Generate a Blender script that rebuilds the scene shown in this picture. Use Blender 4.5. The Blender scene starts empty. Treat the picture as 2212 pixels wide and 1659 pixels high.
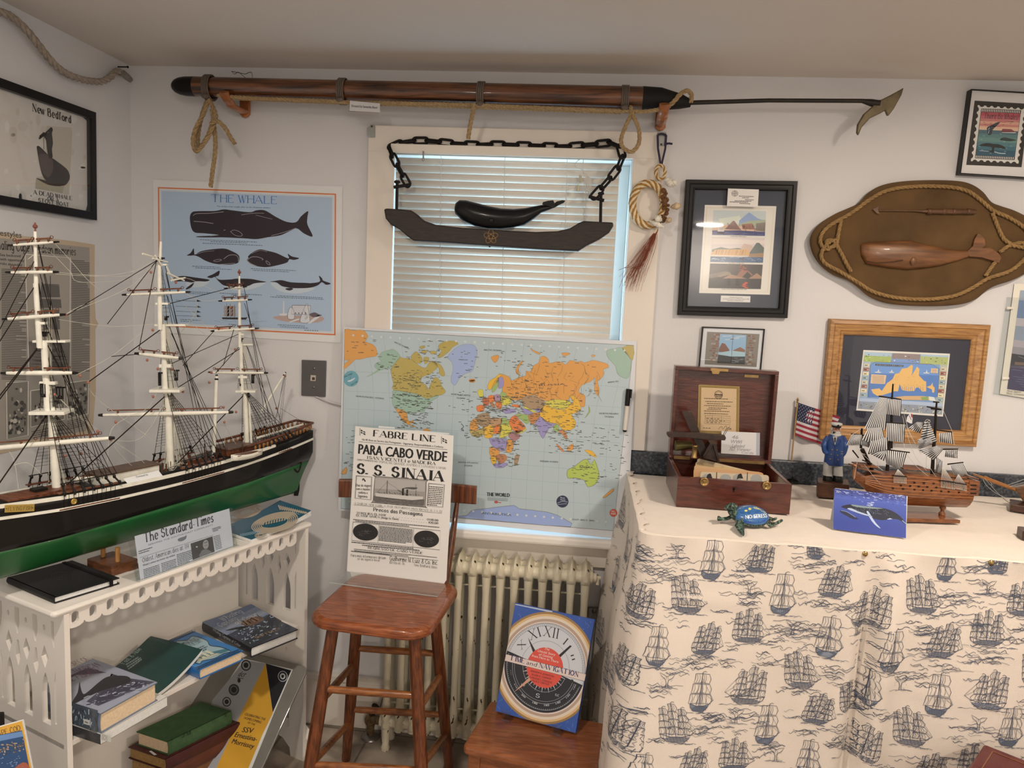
import bpy, math, random
from mathutils import Vector as V, Matrix
from math import sin, cos, pi, radians, atan2, sqrt, hypot

S = bpy.context.scene
COL = S.collection
# ---------------------------------------------------------------- camera
YAW, PITCH, ROLL, FPX = 0.0947859,0.1180859,0.0453232,1620.7
CAM = V((1.584,-2.5,1.579))
_r = V((cos(YAW), sin(YAW),0)); _f = V((-sin(YAW), cos(YAW),0)); _u = V((0,0,1))
CF = _f*cos(PITCH) - _u*sin(PITCH); _u2 = _u*cos(PITCH) + _f*sin(PITCH)
CR = _r*cos(ROLL) + _u2*sin(ROLL); CU = _u2*cos(ROLL) - _r*sin(ROLL)
cd = bpy.data.cameras.new('camera'); cam = bpy.data.objects.new('camera', cd); COL.objects.link(cam)
cd.sensor_width = 36; cd.lens = 36*FPX/2212; cd.clip_start = .05
m = Matrix.Identity(4)
for i in range(3):
 m[i][0], m[i][1], m[i][2], m[i][3] = CR[i], CU[i], -CF[i], CAM[i]
cam.matrix_world = m; S.camera = cam
# ---------------------------------------------------------------- light, world, exposure
S.view_settings.view_transform = 'Standard'; S.view_settings.look = 'None'
S.view_settings.gamma = 1; S.view_settings.exposure = 0.14; S.view_settings.use_curve_mapping = False
S.cycles.max_bounces = 7; S.cycles.diffuse_bounces = 4; S.cycles.transparent_max_bounces = 24
S.cycles.sample_clamp_indirect = 6
W = bpy.data.worlds.new('sky'); S.world = W; W.use_nodes = True
bg = W.node_tree.nodes['Background']; bg.inputs[0].default_value = (.46,.74,1,1); bg.inputs[1].default_value = 4.4
def lamp(name, loc, watts, size, col=(1,.80,.60), spread=180):
 l = bpy.data.lights.new(name, 'AREA'); l.shape = 'DISK'; l.size = size; l.energy = watts; l.color = col
 l.spread = radians(spread)
 o = bpy.data.objects.new(name, l); COL.objects.link(o); o.location = loc
 return o
H = 2.29
lamp('ceiling_light', (2.75,-1.25, H-.03),21,.14,(1,.83,.665))
lamp('ceiling_light', (.95,-1.75, H-.03),18,.14,(1,.86,.73))
lamp('ceiling_light', (2.6,-4.3, H-.03),48,.22,(1,.85,.71))
# ---------------------------------------------------------------- picture measurements -> places on real planes
def ray(px, py): return CF*FPX + CR*(px-1106) - CU*(py-829.5)
def pY(px, py, y): d = ray(px, py); return CAM + d*((y-CAM.y)/d.y)
def pX(px, py, x): d = ray(px, py); return CAM + d*((x-CAM.x)/d.x)
def pZ(px, py, z): d = ray(px, py); return CAM + d*((z-CAM.z)/d.z)
class Plane:
 def __init__(s, o, n, ux=None):
  s.o = V(o); s.n = V(n).normalized()
  s.ux = V(ux).normalized() if ux else V((0,0,1)).cross(s.n).normalized()
  s.ux = (s.ux - s.n*s.ux.dot(s.n)).normalized(); s.uy = s.n.cross(s.ux)
 def hit(s, px, py):
  d = ray(px, py); return CAM + d*((s.o-CAM).dot(s.n)/d.dot(s.n))
 def off(s, k): return Plane(s.o+s.n*k, s.n, s.ux)
 def uv(s, p): q = V(p)-s.o; return (q.dot(s.ux), q.dot(s.uy))
 def at(s, a, b, k=0): return s.o + s.ux*a + s.uy*b + s.n*k
def WB(e=.0): return Plane((0,-e, 0),(0,-1,0))
def WL(e=.0): return Plane((e, 0,0),(1,0,0))
# ---------------------------------------------------------------- colours
KA = 1.35; TINT = (.87,1.01,1.20)
def lin(c): return c/12.92 if c <= .04045 else ((c+.055)/1.055)**2.4
def hx(h, k=None):
 if not isinstance(h, str): return tuple(h)[:3]
 h = h.lstrip('#'); k = KA if k is None else k
 c = [lin(int(h[i:i+2], 16)/255)*k*TINT[i//2] for i in (0,2,4)]; f = min(1,.84/max(c)); return tuple(x*f for x in c)
# ---------------------------------------------------------------- materials
def _nt(name):
 M_ = bpy.data.materials.new(name); M_.use_nodes = True
 nt = M_.node_tree; return M_, nt, nt.nodes['Principled BSDF']
def _tex(nt, typ, scale, coords='Object', stretch=(1,1,1), rot=(0,0,0), **kw):
 tc = nt.nodes.new('ShaderNodeTexCoord'); mp = nt.nodes.new('ShaderNodeMapping'); t = nt.nodes.new(typ)
 mp.inputs['Scale'].default_value = stretch; mp.inputs['Rotation'].default_value = rot
 nt.links.new(tc.outputs[coords], mp.inputs[0]); nt.links.new(mp.outputs[0], t.inputs['Vector'])
 t.inputs['Scale'].default_value = scale
 for k, v in kw.items(): t.inputs[k].default_value = v
 return t
def _ramp(nt, src, stops):
 r = nt.nodes.new('ShaderNodeValToRGB'); e = r.color_ramp.elements
 while len(e) < len(stops): e.new(.5)
 for i, (p, c) in enumerate(stops): e[i].position = p; e[i].color = (*c, 1)
 nt.links.new(src, r.inputs[0]); return r
def _bump(nt, b, src, dist, strength=1.):
 n = nt.nodes.new('ShaderNodeBump'); n.inputs['Distance'].default_value = dist; n.inputs['Strength'].default_value = strength
 nt.links.new(src, n.inputs['Height']); nt.links.new(n.outputs[0], b.inputs['Normal'])
def mat(name, c, rough=.5, metal=0., var=.08, vs=12., bump=0., bs=60., coat=0., sheen=0., k=None, spec=None):
 M_, nt, b = _nt(name); c = hx(c, k)
 b.inputs['Specular IOR Level'].default_value = spec if spec is not None else (.22 if max(c) < .03 else .5)
 b.inputs['Roughness'].default_value = rough; b.inputs['Metallic'].default_value = metal
 b.inputs['Coat Weight'].default_value = coat; b.inputs['Sheen Weight'].default_value = sheen
 t = _tex(nt, 'ShaderNodeTexNoise', vs, Detail=4.)
 r = _ramp(nt, t.outputs['Fac'], [(.3, tuple(x*(1-var) for x in c)),(.7, tuple(min(.95, x*(1+var)) for x in c))])
 nt.links.new(r.outputs[0], b.inputs['Base Color'])
 if bump:
  t2 = _tex(nt, 'ShaderNodeTexNoise', bs, Detail=3.); _bump(nt, b, t2.outputs['Fac'], bump)
 return M_
def wood(name, c1, c2, rough=.4, scale=6., stretch=(1,8,8), coat=.15, knots=False, rot=(0,0,0), k=None):
 M_, nt, b = _nt(name); c1, c2 = hx(c1, k), hx(c2, k)
 t = _tex(nt, 'ShaderNodeTexNoise', scale, stretch=stretch, rot=rot, Detail=6., Distortion=.6)
 mid = tuple((x+y)/2 for x, y in zip(c1, c2))
 r = _ramp(nt, t.outputs['Fac'], [(.32, c2),(.5, mid),(.68, c1)])
 out = r.outputs[0]
 if knots:
  t3 = _tex(nt, 'ShaderNodeTexNoise', scale*2.2, stretch=stretch, rot=rot, Detail=3.)
  r3 = _ramp(nt, t3.outputs['Fac'], [(.55,(1,1,1)),(.72,(.12,.08,.06))])
  mx = nt.nodes.new('ShaderNodeMixRGB'); mx.blend_type = 'MULTIPLY'; mx.inputs[0].default_value = .85
  nt.links.new(out, mx.inputs[1]); nt.links.new(r3.outputs[0], mx.inputs[2]); out = mx.outputs[0]
 nt.links.new(out, b.inputs['Base Color'])
 b.inputs['Roughness'].default_value = rough; b.inputs['Coat Weight'].default_value = coat
 _bump(nt, b, t.outputs['Fac'], .0006)
 return M_
def printed(name, rough=.55, coat=0., cr=.1, bump=0., bs=300., weave=0.):
 M_, nt, b = _nt(name)
 a = nt.nodes.new('ShaderNodeVertexColor'); a.layer_name = 'Col'
 nt.links.new(a.outputs[0], b.inputs['Base Color'])
 b.inputs['Roughness'].default_value = rough; b.inputs['Coat Weight'].default_value = coat
 b.inputs['Coat Roughness'].default_value = cr
 if bump:
  t = _tex(nt, 'ShaderNodeTexNoise', bs, Detail=3.); _bump(nt, b, t.outputs['Fac'], bump)
 return M_
def clear(name, tint=(1,1,1), refl=.03, rough=.02):
 M_, nt, b = _nt(name); out = nt.nodes['Material Output']
 tr = nt.nodes.new('ShaderNodeBsdfTransparent'); tr.inputs[0].default_value = (*tint, 1)
 gl = nt.nodes.new('ShaderNodeBsdfGlossy'); gl.inputs['Roughness'].default_value = rough
 fr = nt.nodes.new('ShaderNodeLayerWeight'); pw = nt.nodes.new('ShaderNodeMath'); pw.operation = 'POWER'; pw.inputs[1].default_value = 5
 ma = nt.nodes.new('ShaderNodeMath'); ma.operation = 'MULTIPLY_ADD'; ma.inputs[1].default_value = .8; ma.inputs[2].default_value = refl
 mx = nt.nodes.new('ShaderNodeMixShader'); nt.links.new(fr.outputs['Facing'], pw.inputs[0]); nt.links.new(pw.outputs[0], ma.inputs[0])
 nt.links.new(ma.outputs[0], mx.inputs[0]); nt.links.new(tr.outputs[0], mx.inputs[1]); nt.links.new(gl.outputs[0], mx.inputs[2])
 nt.links.new(mx.outputs[0], out.inputs[0]); nt.nodes.remove(b)
 return M_
# ---------------------------------------------------------------- objects
def link(o, parent=None):
 COL.objects.link(o)
 if parent is not None: o.parent = parent
 return o
def tag(o, label=None, cat=None, group=None, kind=None):
 for k, v in (('label', label),('category', cat),('group', group),('kind', kind)):
  if v: o[k] = v
 return o
def thing(name, loc, label, cat, group=None, kind=None):
 o = bpy.data.objects.new(name, None); o.empty_display_size = .05; o.location = V(loc); link(o)
 o['at'] = [float(x) for x in loc]
 return tag(o, label, cat, group, kind)
def base_of(p):
 while p.parent is not None: p = p.parent
 return p.location.copy()
class M:
 """collects shapes in world coordinates; build() links them as one mesh object"""
 def __init__(s): s.v = []; s.f = []; s.c = []; s.mi = []; s.sm = []
 def add(s, vs, fs, col=None, mi=0, smooth=False):
  n = len(s.v); s.v += [tuple(x) for x in vs]
  for f in fs: s.f.append([i+n for i in f]); s.c.append(col); s.mi.append(mi); s.sm.append(smooth)
  return s
 def box(s, lo, hi, **k):
  x0, y0, z0 = lo; x1, y1, z1 = hi
  return s.hexa([(x0, y0, z0),(x1, y0, z0),(x1, y1, z0),(x0, y1, z0),(x0, y0, z1),(x1, y0, z1),(x1, y1, z1),(x0, y1, z1)], **k)
 def hexa(s, p, **k):
  return s.add(p, [(0,3,2,1),(4,5,6,7),(0,1,5,4),(1,2,6,5),(2,3,7,6),(3,0,4,7)], **k)
 def obox(s, o, a, b, c, **k):      # corner o, edge vectors a, b, c
  o, a, b, c = V(o), V(a), V(b), V(c)
  if a.cross(b).dot(c) < 0: a, o = -a, o+a
  return s.hexa([o, o+a, o+a+b, o+b, o+c, o+a+c, o+a+b+c, o+b+c], **k)
 def rbox(s, o, a, b, c, r=.004, seg=2, **k):   # box with rounded vertical (c) edges
  o, a, b, c = V(o), V(a), V(b), V(c); A, B = a.length, b.length; ua, ub = a/A, b/B
  pts = []
  for cx_, cy_, a0 in ((A-r, B-r, 0),(r, B-r, 90),(r, r, 180),(A-r, r, 270)):
   for i in range(seg+1):
    t = radians(a0+90*i/seg); pts.append(o+ua*(cx_+r*cos(t))+ub*(cy_+r*sin(t)))
  return s.prism(pts, c, **k)
 def prism(s, pts, ext, **k):
  pts = [V(p) for p in pts]; n = len(pts); ext = V(ext)
  nn = V((0,0,0))
  for i in range(n): nn += pts[i].cross(pts[(i+1) % n])
  if nn.dot(ext) < 0: pts = pts[::-1]
  vs = pts + [p+ext for p in pts]
  return s.add(vs, [list(range(n))[::-1], list(range(n, 2*n))] + [(i, (i+1) % n, n+(i+1) % n, n+i) for i in range(n)], **k)
 def loft(s, rings, closed=True, caps=True, smooth=True, **k):
  n = len(rings[0]); vs = [p for r in rings for p in r]; fs = []
  for j in range(len(rings)-1):
   for i in range(n if closed else n-1):
    a, b = j*n+i, j*n+(i+1) % n; fs.append((a, b, b+n, a+n))
  s.add(vs, fs, smooth=smooth, **k)
  if caps and closed:
   s.add(rings[0], [list(range(n))[::-1]], **k); s.add(rings[-1], [list(range(n))], **k)
  return s
 def tube(s, pts, r, seg=8, closed=False, caps=True, **k):
  pts = [V(p) for p in pts]; n = len(pts)
  rr = r if isinstance(r, (list, tuple)) else [r]*n
  fr = frames(pts, closed); rings = []
  for p, (t, a, b), q in zip(pts, fr, rr):
   rings.append([p + a*(q*cos(2*pi*i/seg)) + b*(q*sin(2*pi*i/seg)) for i in range(seg)])
  if closed: rings.append(rings[0]); caps = False
  return s.loft(rings, caps=caps, **k)
 def cyl(s, a, b, r0, r1=None, seg=12, **k): return s.tube([a, b], [r0, r0 if r1 is None else r1], seg, **k)
 def lathe(s, o, axis, prof, seg=16, caps=True, **k):   # prof: (distance along axis, radius)
  o, axis = V(o), V(axis).normalized(); a = axis.orthogonal().normalized(); b = axis.cross(a)
  return s.loft([[o+axis*h + a*(r*cos(2*pi*i/seg)) + b*(r*sin(2*pi*i/seg)) for i in range(seg)] for h, r in prof], caps=caps, **k)
 def ball(s, o, rx, ry=None, rz=None, seg=12, rings=7, ax=None, **k):
  ry = rx if ry is None else ry; rz = rx if rz is None else rz; o = V(o)
  X, Y, Z = ax if ax else (V((1,0,0)), V((0,1,0)), V((0,0,1)))
  R_ = []
  for j in range(rings+1):
   t = pi*(j/rings)-pi/2; q = max(cos(t),.02)
   R_.append([o + X*(rx*q*cos(2*pi*i/seg)) + Y*(ry*q*sin(2*pi*i/seg)) + Z*(rz*sin(t)) for i in range(seg)])
  return s.loft(R_, **k)
 def rope(s, pts, r, pitch=None, seg=5, strands=3, closed=False, mis=None, **k):
  pts = resample([V(p) for p in pts], r*.75, closed); pitch = pitch or r*6.5
  fr = frames(pts, closed); L = [0]
  for a, b in zip(pts, pts[1:]): L.append(L[-1]+(b-a).length)
  if closed: pitch = (L[-1]+(pts[0]-pts[-1]).length)/max(1, round((L[-1]+r)/pitch))
  for j in range(strands):
   c = []
   for p, l, (t, a, b) in zip(pts, L, fr):
    th = 2*pi*(l/pitch + j/strands); c.append(p + (a*cos(th)+b*sin(th))*r*.5)
   if mis: k['mi'] = mis[j % len(mis)]
   s.tube(c, r*(.56 if strands < 5 else .4), seg, closed=closed, **k)
  return s
 def build(s, name, ms, parent=None, loc=None, smooth=None, bevel=0., sub=0, solid=0.):
  vs = [V(p) for p in s.v]
  if parent is not None: base = base_of(parent)
  elif loc is not None: base = V(loc)
  else:
   n = len(vs); base = V((sum(p.x for p in vs)/n, sum(p.y for p in vs)/n, min(p.z for p in vs)))
  me = bpy.data.meshes.new(name); me.from_pydata([tuple(p-base) for p in vs], [], s.f)
  for mt in (ms if isinstance(ms, (list, tuple)) else [ms]): me.materials.append(mt)
  me.polygons.foreach_set('material_index', s.mi)
  me.polygons.foreach_set('use_smooth', [bool(x) if smooth is None else smooth for x in s.sm])
  if any(c is not None for c in s.c):
   at = me.color_attributes.new('Col', 'FLOAT_COLOR', 'CORNER'); buf = []
   cache = {}
   for f, c in zip(s.f, s.c):
    q = cache.get(c)
    if q is None: q = cache[c] = (*hx(c),1.) if c is not None else (.8,.8,.8,1.)
    buf.extend(q*len(f))
   at.data.foreach_set('color', buf)
  me.update(); o = bpy.data.objects.new(name, me); link(o, parent)
  if parent is None: o.location = base
  if bevel:
   b = o.modifiers.new('bevel', 'BEVEL'); b.width = bevel; b.segments = 2; b.limit_method = 'ANGLE'; b.angle_limit = radians(40); b.harden_normals = False
  if solid:
   b = o.modifiers.new('solid', 'SOLIDIFY'); b.thickness = solid; b.offset = 0
  if sub:
   b = o.modifiers.new('sub', 'SUBSURF'); b.levels = sub; b.render_levels = sub
  return o
def frames(pts, closed=False):
 n = len(pts); T = []
 for i in range(n):
  if closed: t = pts[(i+1) % n]-pts[i-1]
  else: t = pts[min(i+1, n-1)]-pts[max(i-1,0)]
  T.append(t.normalized() if t.length > 1e-9 else V((0,0,1)))
 a = T[0].orthogonal().normalized(); out = []
 for t in T:
  a = a - t*a.dot(t); a = a.normalized() if a.length > 1e-6 else t.orthogonal().normalized()
  out.append((t, a.copy(), t.cross(a)))
 return out
def smooth(pts, n=6, closed=False):
 pts = [V(p) for p in pts]; N = len(pts); out = []
 for i in range(N if closed else N-1):
  g = (lambda k: pts[k % N]) if closed else (lambda k: pts[min(max(k, 0), N-1)])
  a, b, c, d = g(i-1), g(i), g(i+1), g(i+2)
  for j in range(n):
   t = j/n; out.append(.5*((2*b)+(c-a)*t+(2*a-5*b+4*c-d)*t*t+(3*b-a-3*c+d)*t**3))
 if not closed: out.append(pts[-1])
 return out
def sm2(pts, n=6, closed=False): return [(p.x, p.y) for p in smooth([V((x, y, 0)) for x, y in pts], n, closed)]
def resample(pts, d, closed=False):
 if closed: pts = pts+[pts[0]]
 out = [pts[0]]; acc = 0
 for a, b in zip(pts, pts[1:]):
  L = (b-a).length
  if L < 1e-9: continue
  p = d-acc
  while p <= L: out.append(a+(b-a)*(p/L)); p += d
  acc = L-(p-d)
 if closed and (out[-1]-out[0]).length < d*.5: out.pop()
 elif not closed and (out[-1]-pts[-1]).length > d*.2: out.append(pts[-1])
 return out
def copy_thing(o):
 c = o.copy(); COL.objects.link(c)
 for ch in o.children:
  d = ch.copy(); COL.objects.link(d); d.parent = c
  for g in ch.children:
   e = g.copy(); COL.objects.link(e); e.parent = d
 return c
# ---------------------------------------------------------------- lettering
_gc = {}
def sans(s):
 if s in _gc: return _gc[s]
 cu = bpy.data.curves.new('t', 'FONT'); cu.body = s; cu.resolution_u = 2
 o = bpy.data.objects.new('t', cu); me = o.to_mesh()
 vs = [(v.co.x, v.co.y) for v in me.vertices]; fs = [tuple(p.vertices) for p in me.polygons]
 o.to_mesh_clear(); bpy.data.objects.remove(o); bpy.data.curves.remove(cu)
 if not vs: vs = [(0,0),(1,0),(1,0)]
 x0 = min(v[0] for v in vs); x1 = max(v[0] for v in vs)
 _gc[s] = ([((x-x0)/max(x1-x0,1e-6), y/.70) for x, y in vs], fs, (x1-x0)/.70)
 return _gc[s]
SER = {'A': 'b035C a5CA3 d2686', 'B': 'a131C C1C5C7A5818 C1868856313', 'C': 'C9A7C4C1817437395', 'D': 'a131C C1C5C99965313',
 'E': 'a131C b1C8C d1868 b1383', 'F': 'a131C b1C8C d1868', 'G': 'C9A7C4C1817437394 c9397 d6797', 'H': 'a131C a939C d1898', 'I': 'a333C',
 'J': 'a5C56 C56432305', 'K': 'a131C d178C a3893', 'L': 'a131C b1383', 'M': 'b131C c1C53 d539C a939C', 'N': 'b131C c1C93 b939C',
 'O': 'C5C19165396995C', 'P': 'a131C C1C6C896717', 'Q': 'C5C19165396995C c6592', 'R': 'a131C C1C6C896717 a5793', 'S': 'C8A5C2A3877855315',
 'T': 'a535C b0CAC', 'U': 'a1C16 C16345374969C', 'V': 'a0C53 b53AC', 'W': 'a0C33 d335C c5C73 b73AC', 'X': 'a1C93 b139C', 'Y': 'a0C57 b57AC a5753',
 'Z': 'b1C9C c9C13 b1393', '0': 'C4C19164376794C', '1': 'a434C d4C2A', '2': 'C2A4C7B7913 b1373', '4': 'd6C06 d0696 a636C', '9': 'C784C29286877784C c8885',
 'a': 'C784927254375 a7379', 'b': 'c131C C174977754315', 'c': 'C784927254374', 'd': 'a737C C784927254375', 'e': 'd2676 C76784927254374',
 'f': 'a333A C3A4C6B d1959', 'g': 'C784927254375 C79715021', 'h': 'a131C C174977 a7773', 'i': 'a2329 c2B2C', 'j': 'c3931 c3B3C', 'k': 'a131C d1679 a3773',
 'l': 'a232C', 'm': 'a1319 C164957 a5753 C568997 a9793', 'n': 'a1319 C164977 a7773', 'o': 'C49171543757749', 'p': 'a1019 C174977754315',
 'q': 'C784927254375 a7079', 'r': 'a1319 C164967', 's': 'C684927654314', 't': 'c2B24 C244364 d0959', 'u': 'a1915 C154375 a7379', 'v': 'a0943 b4389',
 'w': 'a0933 d3359 c5973 b73A9', 'x': 'a1973 b1379', 'y': 'a0943 b4389 d4320', 'z': 'b1979 c7913 b1373', '.': 'c1314', ',': 'c1412', '-': 'd1656', '!': 'a2C26 c2324',
 '&': 'C934A5C7A2615336394', "'": 'c1C1A', '[': 'd3C1C c1C13 d1333', ']': 'd1C3C c3C33 d1333', ':': 'c1314 c1819'}
def serif(s, bold=1.):
 key = (s, bold, 'ser')
 if key in _gc: return _gc[key]
 vs, fs = [], []; x = 0.; tk, tn = 1.15*bold, .42*(1+.3*(bold-1))
 def seg(pl, ws):
  n = len(pl); b0 = len(vs)
  for i in range(n):
   ax, ay = pl[max(i-1,0)]; bx, by = pl[min(i+1, n-1)]; d = hypot(bx-ax, by-ay) or 1
   nx, ny = -(by-ay)/d, (bx-ax)/d; w = ws[i]/2; px, py = pl[i]
   vs.append((px+nx*w, py+ny*w)); vs.append((px-nx*w, py-ny*w))
  for i in range(n-1): fs.append((b0+2*i, b0+2*i+1, b0+2*i+3, b0+2*i+2))
 for ch in s:
  if ch == ' ': x += 5; continue
  if ch not in SER: ch = 'o' if ch.islower() else 'O'
  st = []; ends = {}
  for t in SER[ch].split():
   if len(t) % 2 == 0: continue
   p = [(int(t[i], 16), int(t[i+1], 16)-3) for i in range(1, len(t),2)]; st.append((t[0], p))
   for e in (p[0], p[-1]): ends[e] = ends.get(e, 0)+1
  mx = max(q[0] for _, p in st for q in p)
  for w, p in st:
   cur = w.isupper(); pl = sm2(p, 4, False) if cur else p
   ws = []
   for i in range(len(pl)):
    ax, ay = pl[max(i-1,0)]; bx, by = pl[min(i+1, len(pl)-1)]; d = hypot(bx-ax, by-ay) or 1
    ws.append(tn if w.lower() in 'bd' else tn+(tk-tn)*abs(by-ay)/d)
   seg([(x+a, b) for a, b in pl], ws)
   if w in 'ab':
    vert = abs(p[-1][1]-p[0][1]) >= abs(p[-1][0]-p[0][0])
    for e in (p[0], p[-1]):
     if ends[e] > 1 and vert is False: continue
     if ends[e] > 1: continue
     if vert: seg([(x+e[0]-tk*.5-.7, e[1]+(.2 if e[1] < 1 else -.2)),(x+e[0]+tk*.5+.7, e[1]+(.2 if e[1] < 1 else -.2))], [.42,.42])
     else: seg([(x+e[0]-.1, e[1]-(1.1 if e[1] > 4 else -.1)),(x+e[0]-.1, e[1]+(.1 if e[1] > 4 else 1.1))], [.5,.5])
  x += mx+1.7+.5*(bold-1)
 x0 = min(v[0] for v in vs); x1 = max(v[0] for v in vs)
 _gc[key] = ([((a-x0)/(x1-x0), b/9) for a, b in vs], fs, (x1-x0)/9)
 return _gc[key]
class Canvas:
 """a printed sheet: shapes measured on the picture (crop origin and zoom) and laid on a real plane"""
 def __init__(s, plane, x0=0, y0=0, z=1., step=.00025, fn=None):
  s.p = plane; s.x0, s.y0, s.z = x0, y0, z; s.L = 0; s.step = step; s.m = M(); s.fn = fn
 def crop(s, x0, y0, z): s.x0, s.y0, s.z = x0, y0, z; return s
 def h(s, q): return s.p.hit(s.x0+q[0]/s.z, s.y0+q[1]/s.z)
 def up(s): s.L += 1; return s
 def _put(s, pts, fs, col):
  o = s.p.n*(s.L*s.step); P = [V(p)+o for p in pts]
  if s.fn: P = [s.fn(p) for p in P]
  a = V((0,0,0))
  f0 = max(fs, key=len)
  for i in range(len(f0)): a += P[f0[i]].cross(P[f0[(i+1) % len(f0)]])
  if a.dot(s.p.n) < 0: fs = [tuple(reversed(f)) for f in fs]
  s.m.add(P, fs, col=col)
  return s
 def poly(s, pts, col, sm=0):
  if sm: pts = sm2(pts, sm, True)
  return s._put([s.h(q) for q in pts], [tuple(range(len(pts)))], col)
 def line(s, pts, w, col, sm=0, closed=False):
  if sm: pts = sm2(pts, sm, closed)
  if closed: pts = list(pts)+[pts[0]]
  n = len(pts); vs = []
  for i in range(n):
   ax, ay = pts[max(i-1,0)]; bx, by = pts[min(i+1, n-1)]; d = hypot(bx-ax, by-ay) or 1
   ww = w[i] if isinstance(w, (list, tuple)) else w
   nx, ny = -(by-ay)/d*ww/2,(bx-ax)/d*ww/2
   vs += [s.h((pts[i][0]+nx, pts[i][1]+ny)), s.h((pts[i][0]-nx, pts[i][1]-ny))]
  return s._put(vs, [(2*i, 2*i+1,2*i+3,2*i+2) for i in range(n-1)], col)
 def ell(s, c, rx, ry, col, n=28, rot=0):
  return s.poly([(c[0]+rx*cos(t)*cos(rot)-ry*sin(t)*sin(rot), c[1]+rx*cos(t)*sin(rot)+ry*sin(t)*cos(rot)) for t in [2*pi*i/n for i in range(n)]], col)
 def ring(s, c, rx, ry, w, col, n=28, a0=0, a1=360, rot=0):
  return s.line([(c[0]+rx*cos(t)*cos(rot)-ry*sin(t)*sin(rot), c[1]+rx*cos(t)*sin(rot)+ry*sin(t)*cos(rot)) for t in [radians(a0+(a1-a0)*i/n) for i in range(n+1)]], w, col)
 def quad(s, a, b, c, d, col): return s.poly([a, b, c, d], col)
 def text(s, t, p0, p1, hgt, col, font='sans', bold=1., width=None, slant=0.):
  """baseline runs p0 -> p1 (picture), letters hgt picture pixels high"""
  g, fs, asp = serif(t, bold) if font == 'serif' else sans(t)
  A, B = s.h(p0), s.h(p1); n = s.p.n; ex = B-A; L = ex.length; ux = ex/L; uy = n.cross(ux)
  mid = ((p0[0]+p1[0])/2,(p0[1]+p1[1])/2)
  hh = abs((s.h((mid[0], mid[1]-hgt))-s.h(mid)).dot(uy))
  if width: ex = ux*min(L, hh*asp*width)
  P = [A+ex*a+ux*(slant*b*hh)+uy*(hh*b) for a, b in g]
  if font == 'sans' and bold > 1:
   d = ux*(hh*.03*(bold-1))
   for k in (-1,0,1): s._put([p+d*k+n*(.00004*k) for p in P], fs, col)
   return s
  return s._put(P, fs, col)
 def greek(s, p0, p1, lines, dy, w, col, rnd, gap=.12, step=9):
  """unreadably small print, as rows of tiny dashes: p0->p1 first row, dy = (dx,dy) to the next row"""
  for k in range(lines):
   x, t = 0., 0.
   ax, ay = p0[0]+dy[0]*k, p0[1]+dy[1]*k; bx, by = p1[0]+dy[0]*k, p1[1]+dy[1]*k
   L = hypot(bx-ax, by-ay); ex, ey = (bx-ax)/L, (by-ay)/L
   end = L*(rnd.uniform(.55,1) if k == lines-1 else 1)
   while t < end:
    l = min(rnd.uniform(.35,1.)*step, end-t)
    s.line([(ax+ex*t, ay+ey*t),(ax+ex*(t+l), ay+ey*(t+l))], w, col); t += l+gap*step+1e-3
  return s
 def build(s, name, m_, parent=None, **k): return s.m.build(name, m_, parent, **k)
def quad_ab(p00, p10, p11, p01):    # bilinear point in a picture quad
 return lambda a, b: (p00[0]*(1-a)*(1-b)+p10[0]*a*(1-b)+p11[0]*a*b+p01[0]*(1-a)*b, p00[1]*(1-a)*(1-b)+p10[1]*a*(1-b)+p11[1]*a*b+p01[1]*(1-a)*b)
RN = random.Random(7)
# ================================================================ the room
MW = mat('wall_paint', (.72,.735,.765),.6, var=.012, vs=3, bump=.0005, bs=180)
MCEIL = mat('ceiling_paint', (.70,.655,.60),.75, var=.01, vs=2, bump=.0004, bs=120)
MTRIM = mat('trim_paint', (.82,.775,.71),.35, var=.02, vs=5, bump=.0002, bs=40)
MWHITE = mat('white_gloss_paint', (.83,.81,.775),.38, var=.02, vs=6, bump=.0002, bs=50)
def floor_mat():
 M_, nt, b = _nt('floor_tile')
 t = _tex(nt, 'ShaderNodeTexBrick', 1., rot=(0,0, radians(2)))
 t.offset = 0.; t.inputs['Brick Width'].default_value = .3; t.inputs['Row Height'].default_value = .3
 t.inputs['Mortar Size'].default_value = .004
 t.inputs['Color1'].default_value = (.36,.31,.26,1); t.inputs['Color2'].default_value = (.42,.37,.31,1); t.inputs['Mortar'].default_value = (.2,.17,.14,1)
 n = _tex(nt, 'ShaderNodeTexNoise', 9., Detail=6.); r = _ramp(nt, n.outputs['Fac'], [(.35,(.6,.58,.55)),(.65,(1,1,1))])
 mx = nt.nodes.new('ShaderNodeMixRGB'); mx.blend_type = 'MULTIPLY'; mx.inputs[0].default_value = 1
 nt.links.new(t.outputs[0], mx.inputs[1]); nt.links.new(r.outputs[0], mx.inputs[2]); nt.links.new(mx.outputs[0], b.inputs['Base Color'])
 b.inputs['Roughness'].default_value = .45
 return M_
def struct(name, mm, mt, parent=None, **k):
 o = mm.build(name, mt, parent, **k)
 if parent is None: o['kind'] = 'structure'
 return o
RX, RY = 4.0,-4.6
struct('floor', M().box((-.1, RY-.1,-.1),(RX+.1,.2,0)), floor_mat(), loc=(0,0,0))
struct('ceiling', M().box((-.1, RY-.1, H),(RX+.1,.2, H+.1)), MCEIL, loc=(0,0, H))
struct('wall_left', M().box((-.1, RY-.1,0),(0,.2, H)), MW, loc=(0,0,0))
struct('wall_right', M().box((RX, RY-.1,0),(RX+.1,.2, H)), MW, loc=(RX, 0,0))
struct('wall_rear', M().box((0, RY-.1,0),(RX, RY, H)), MW, loc=(0, RY, 0))
OX0, OX1, OZ0, OZ1 = .925,1.705,.79,2.03
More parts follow.
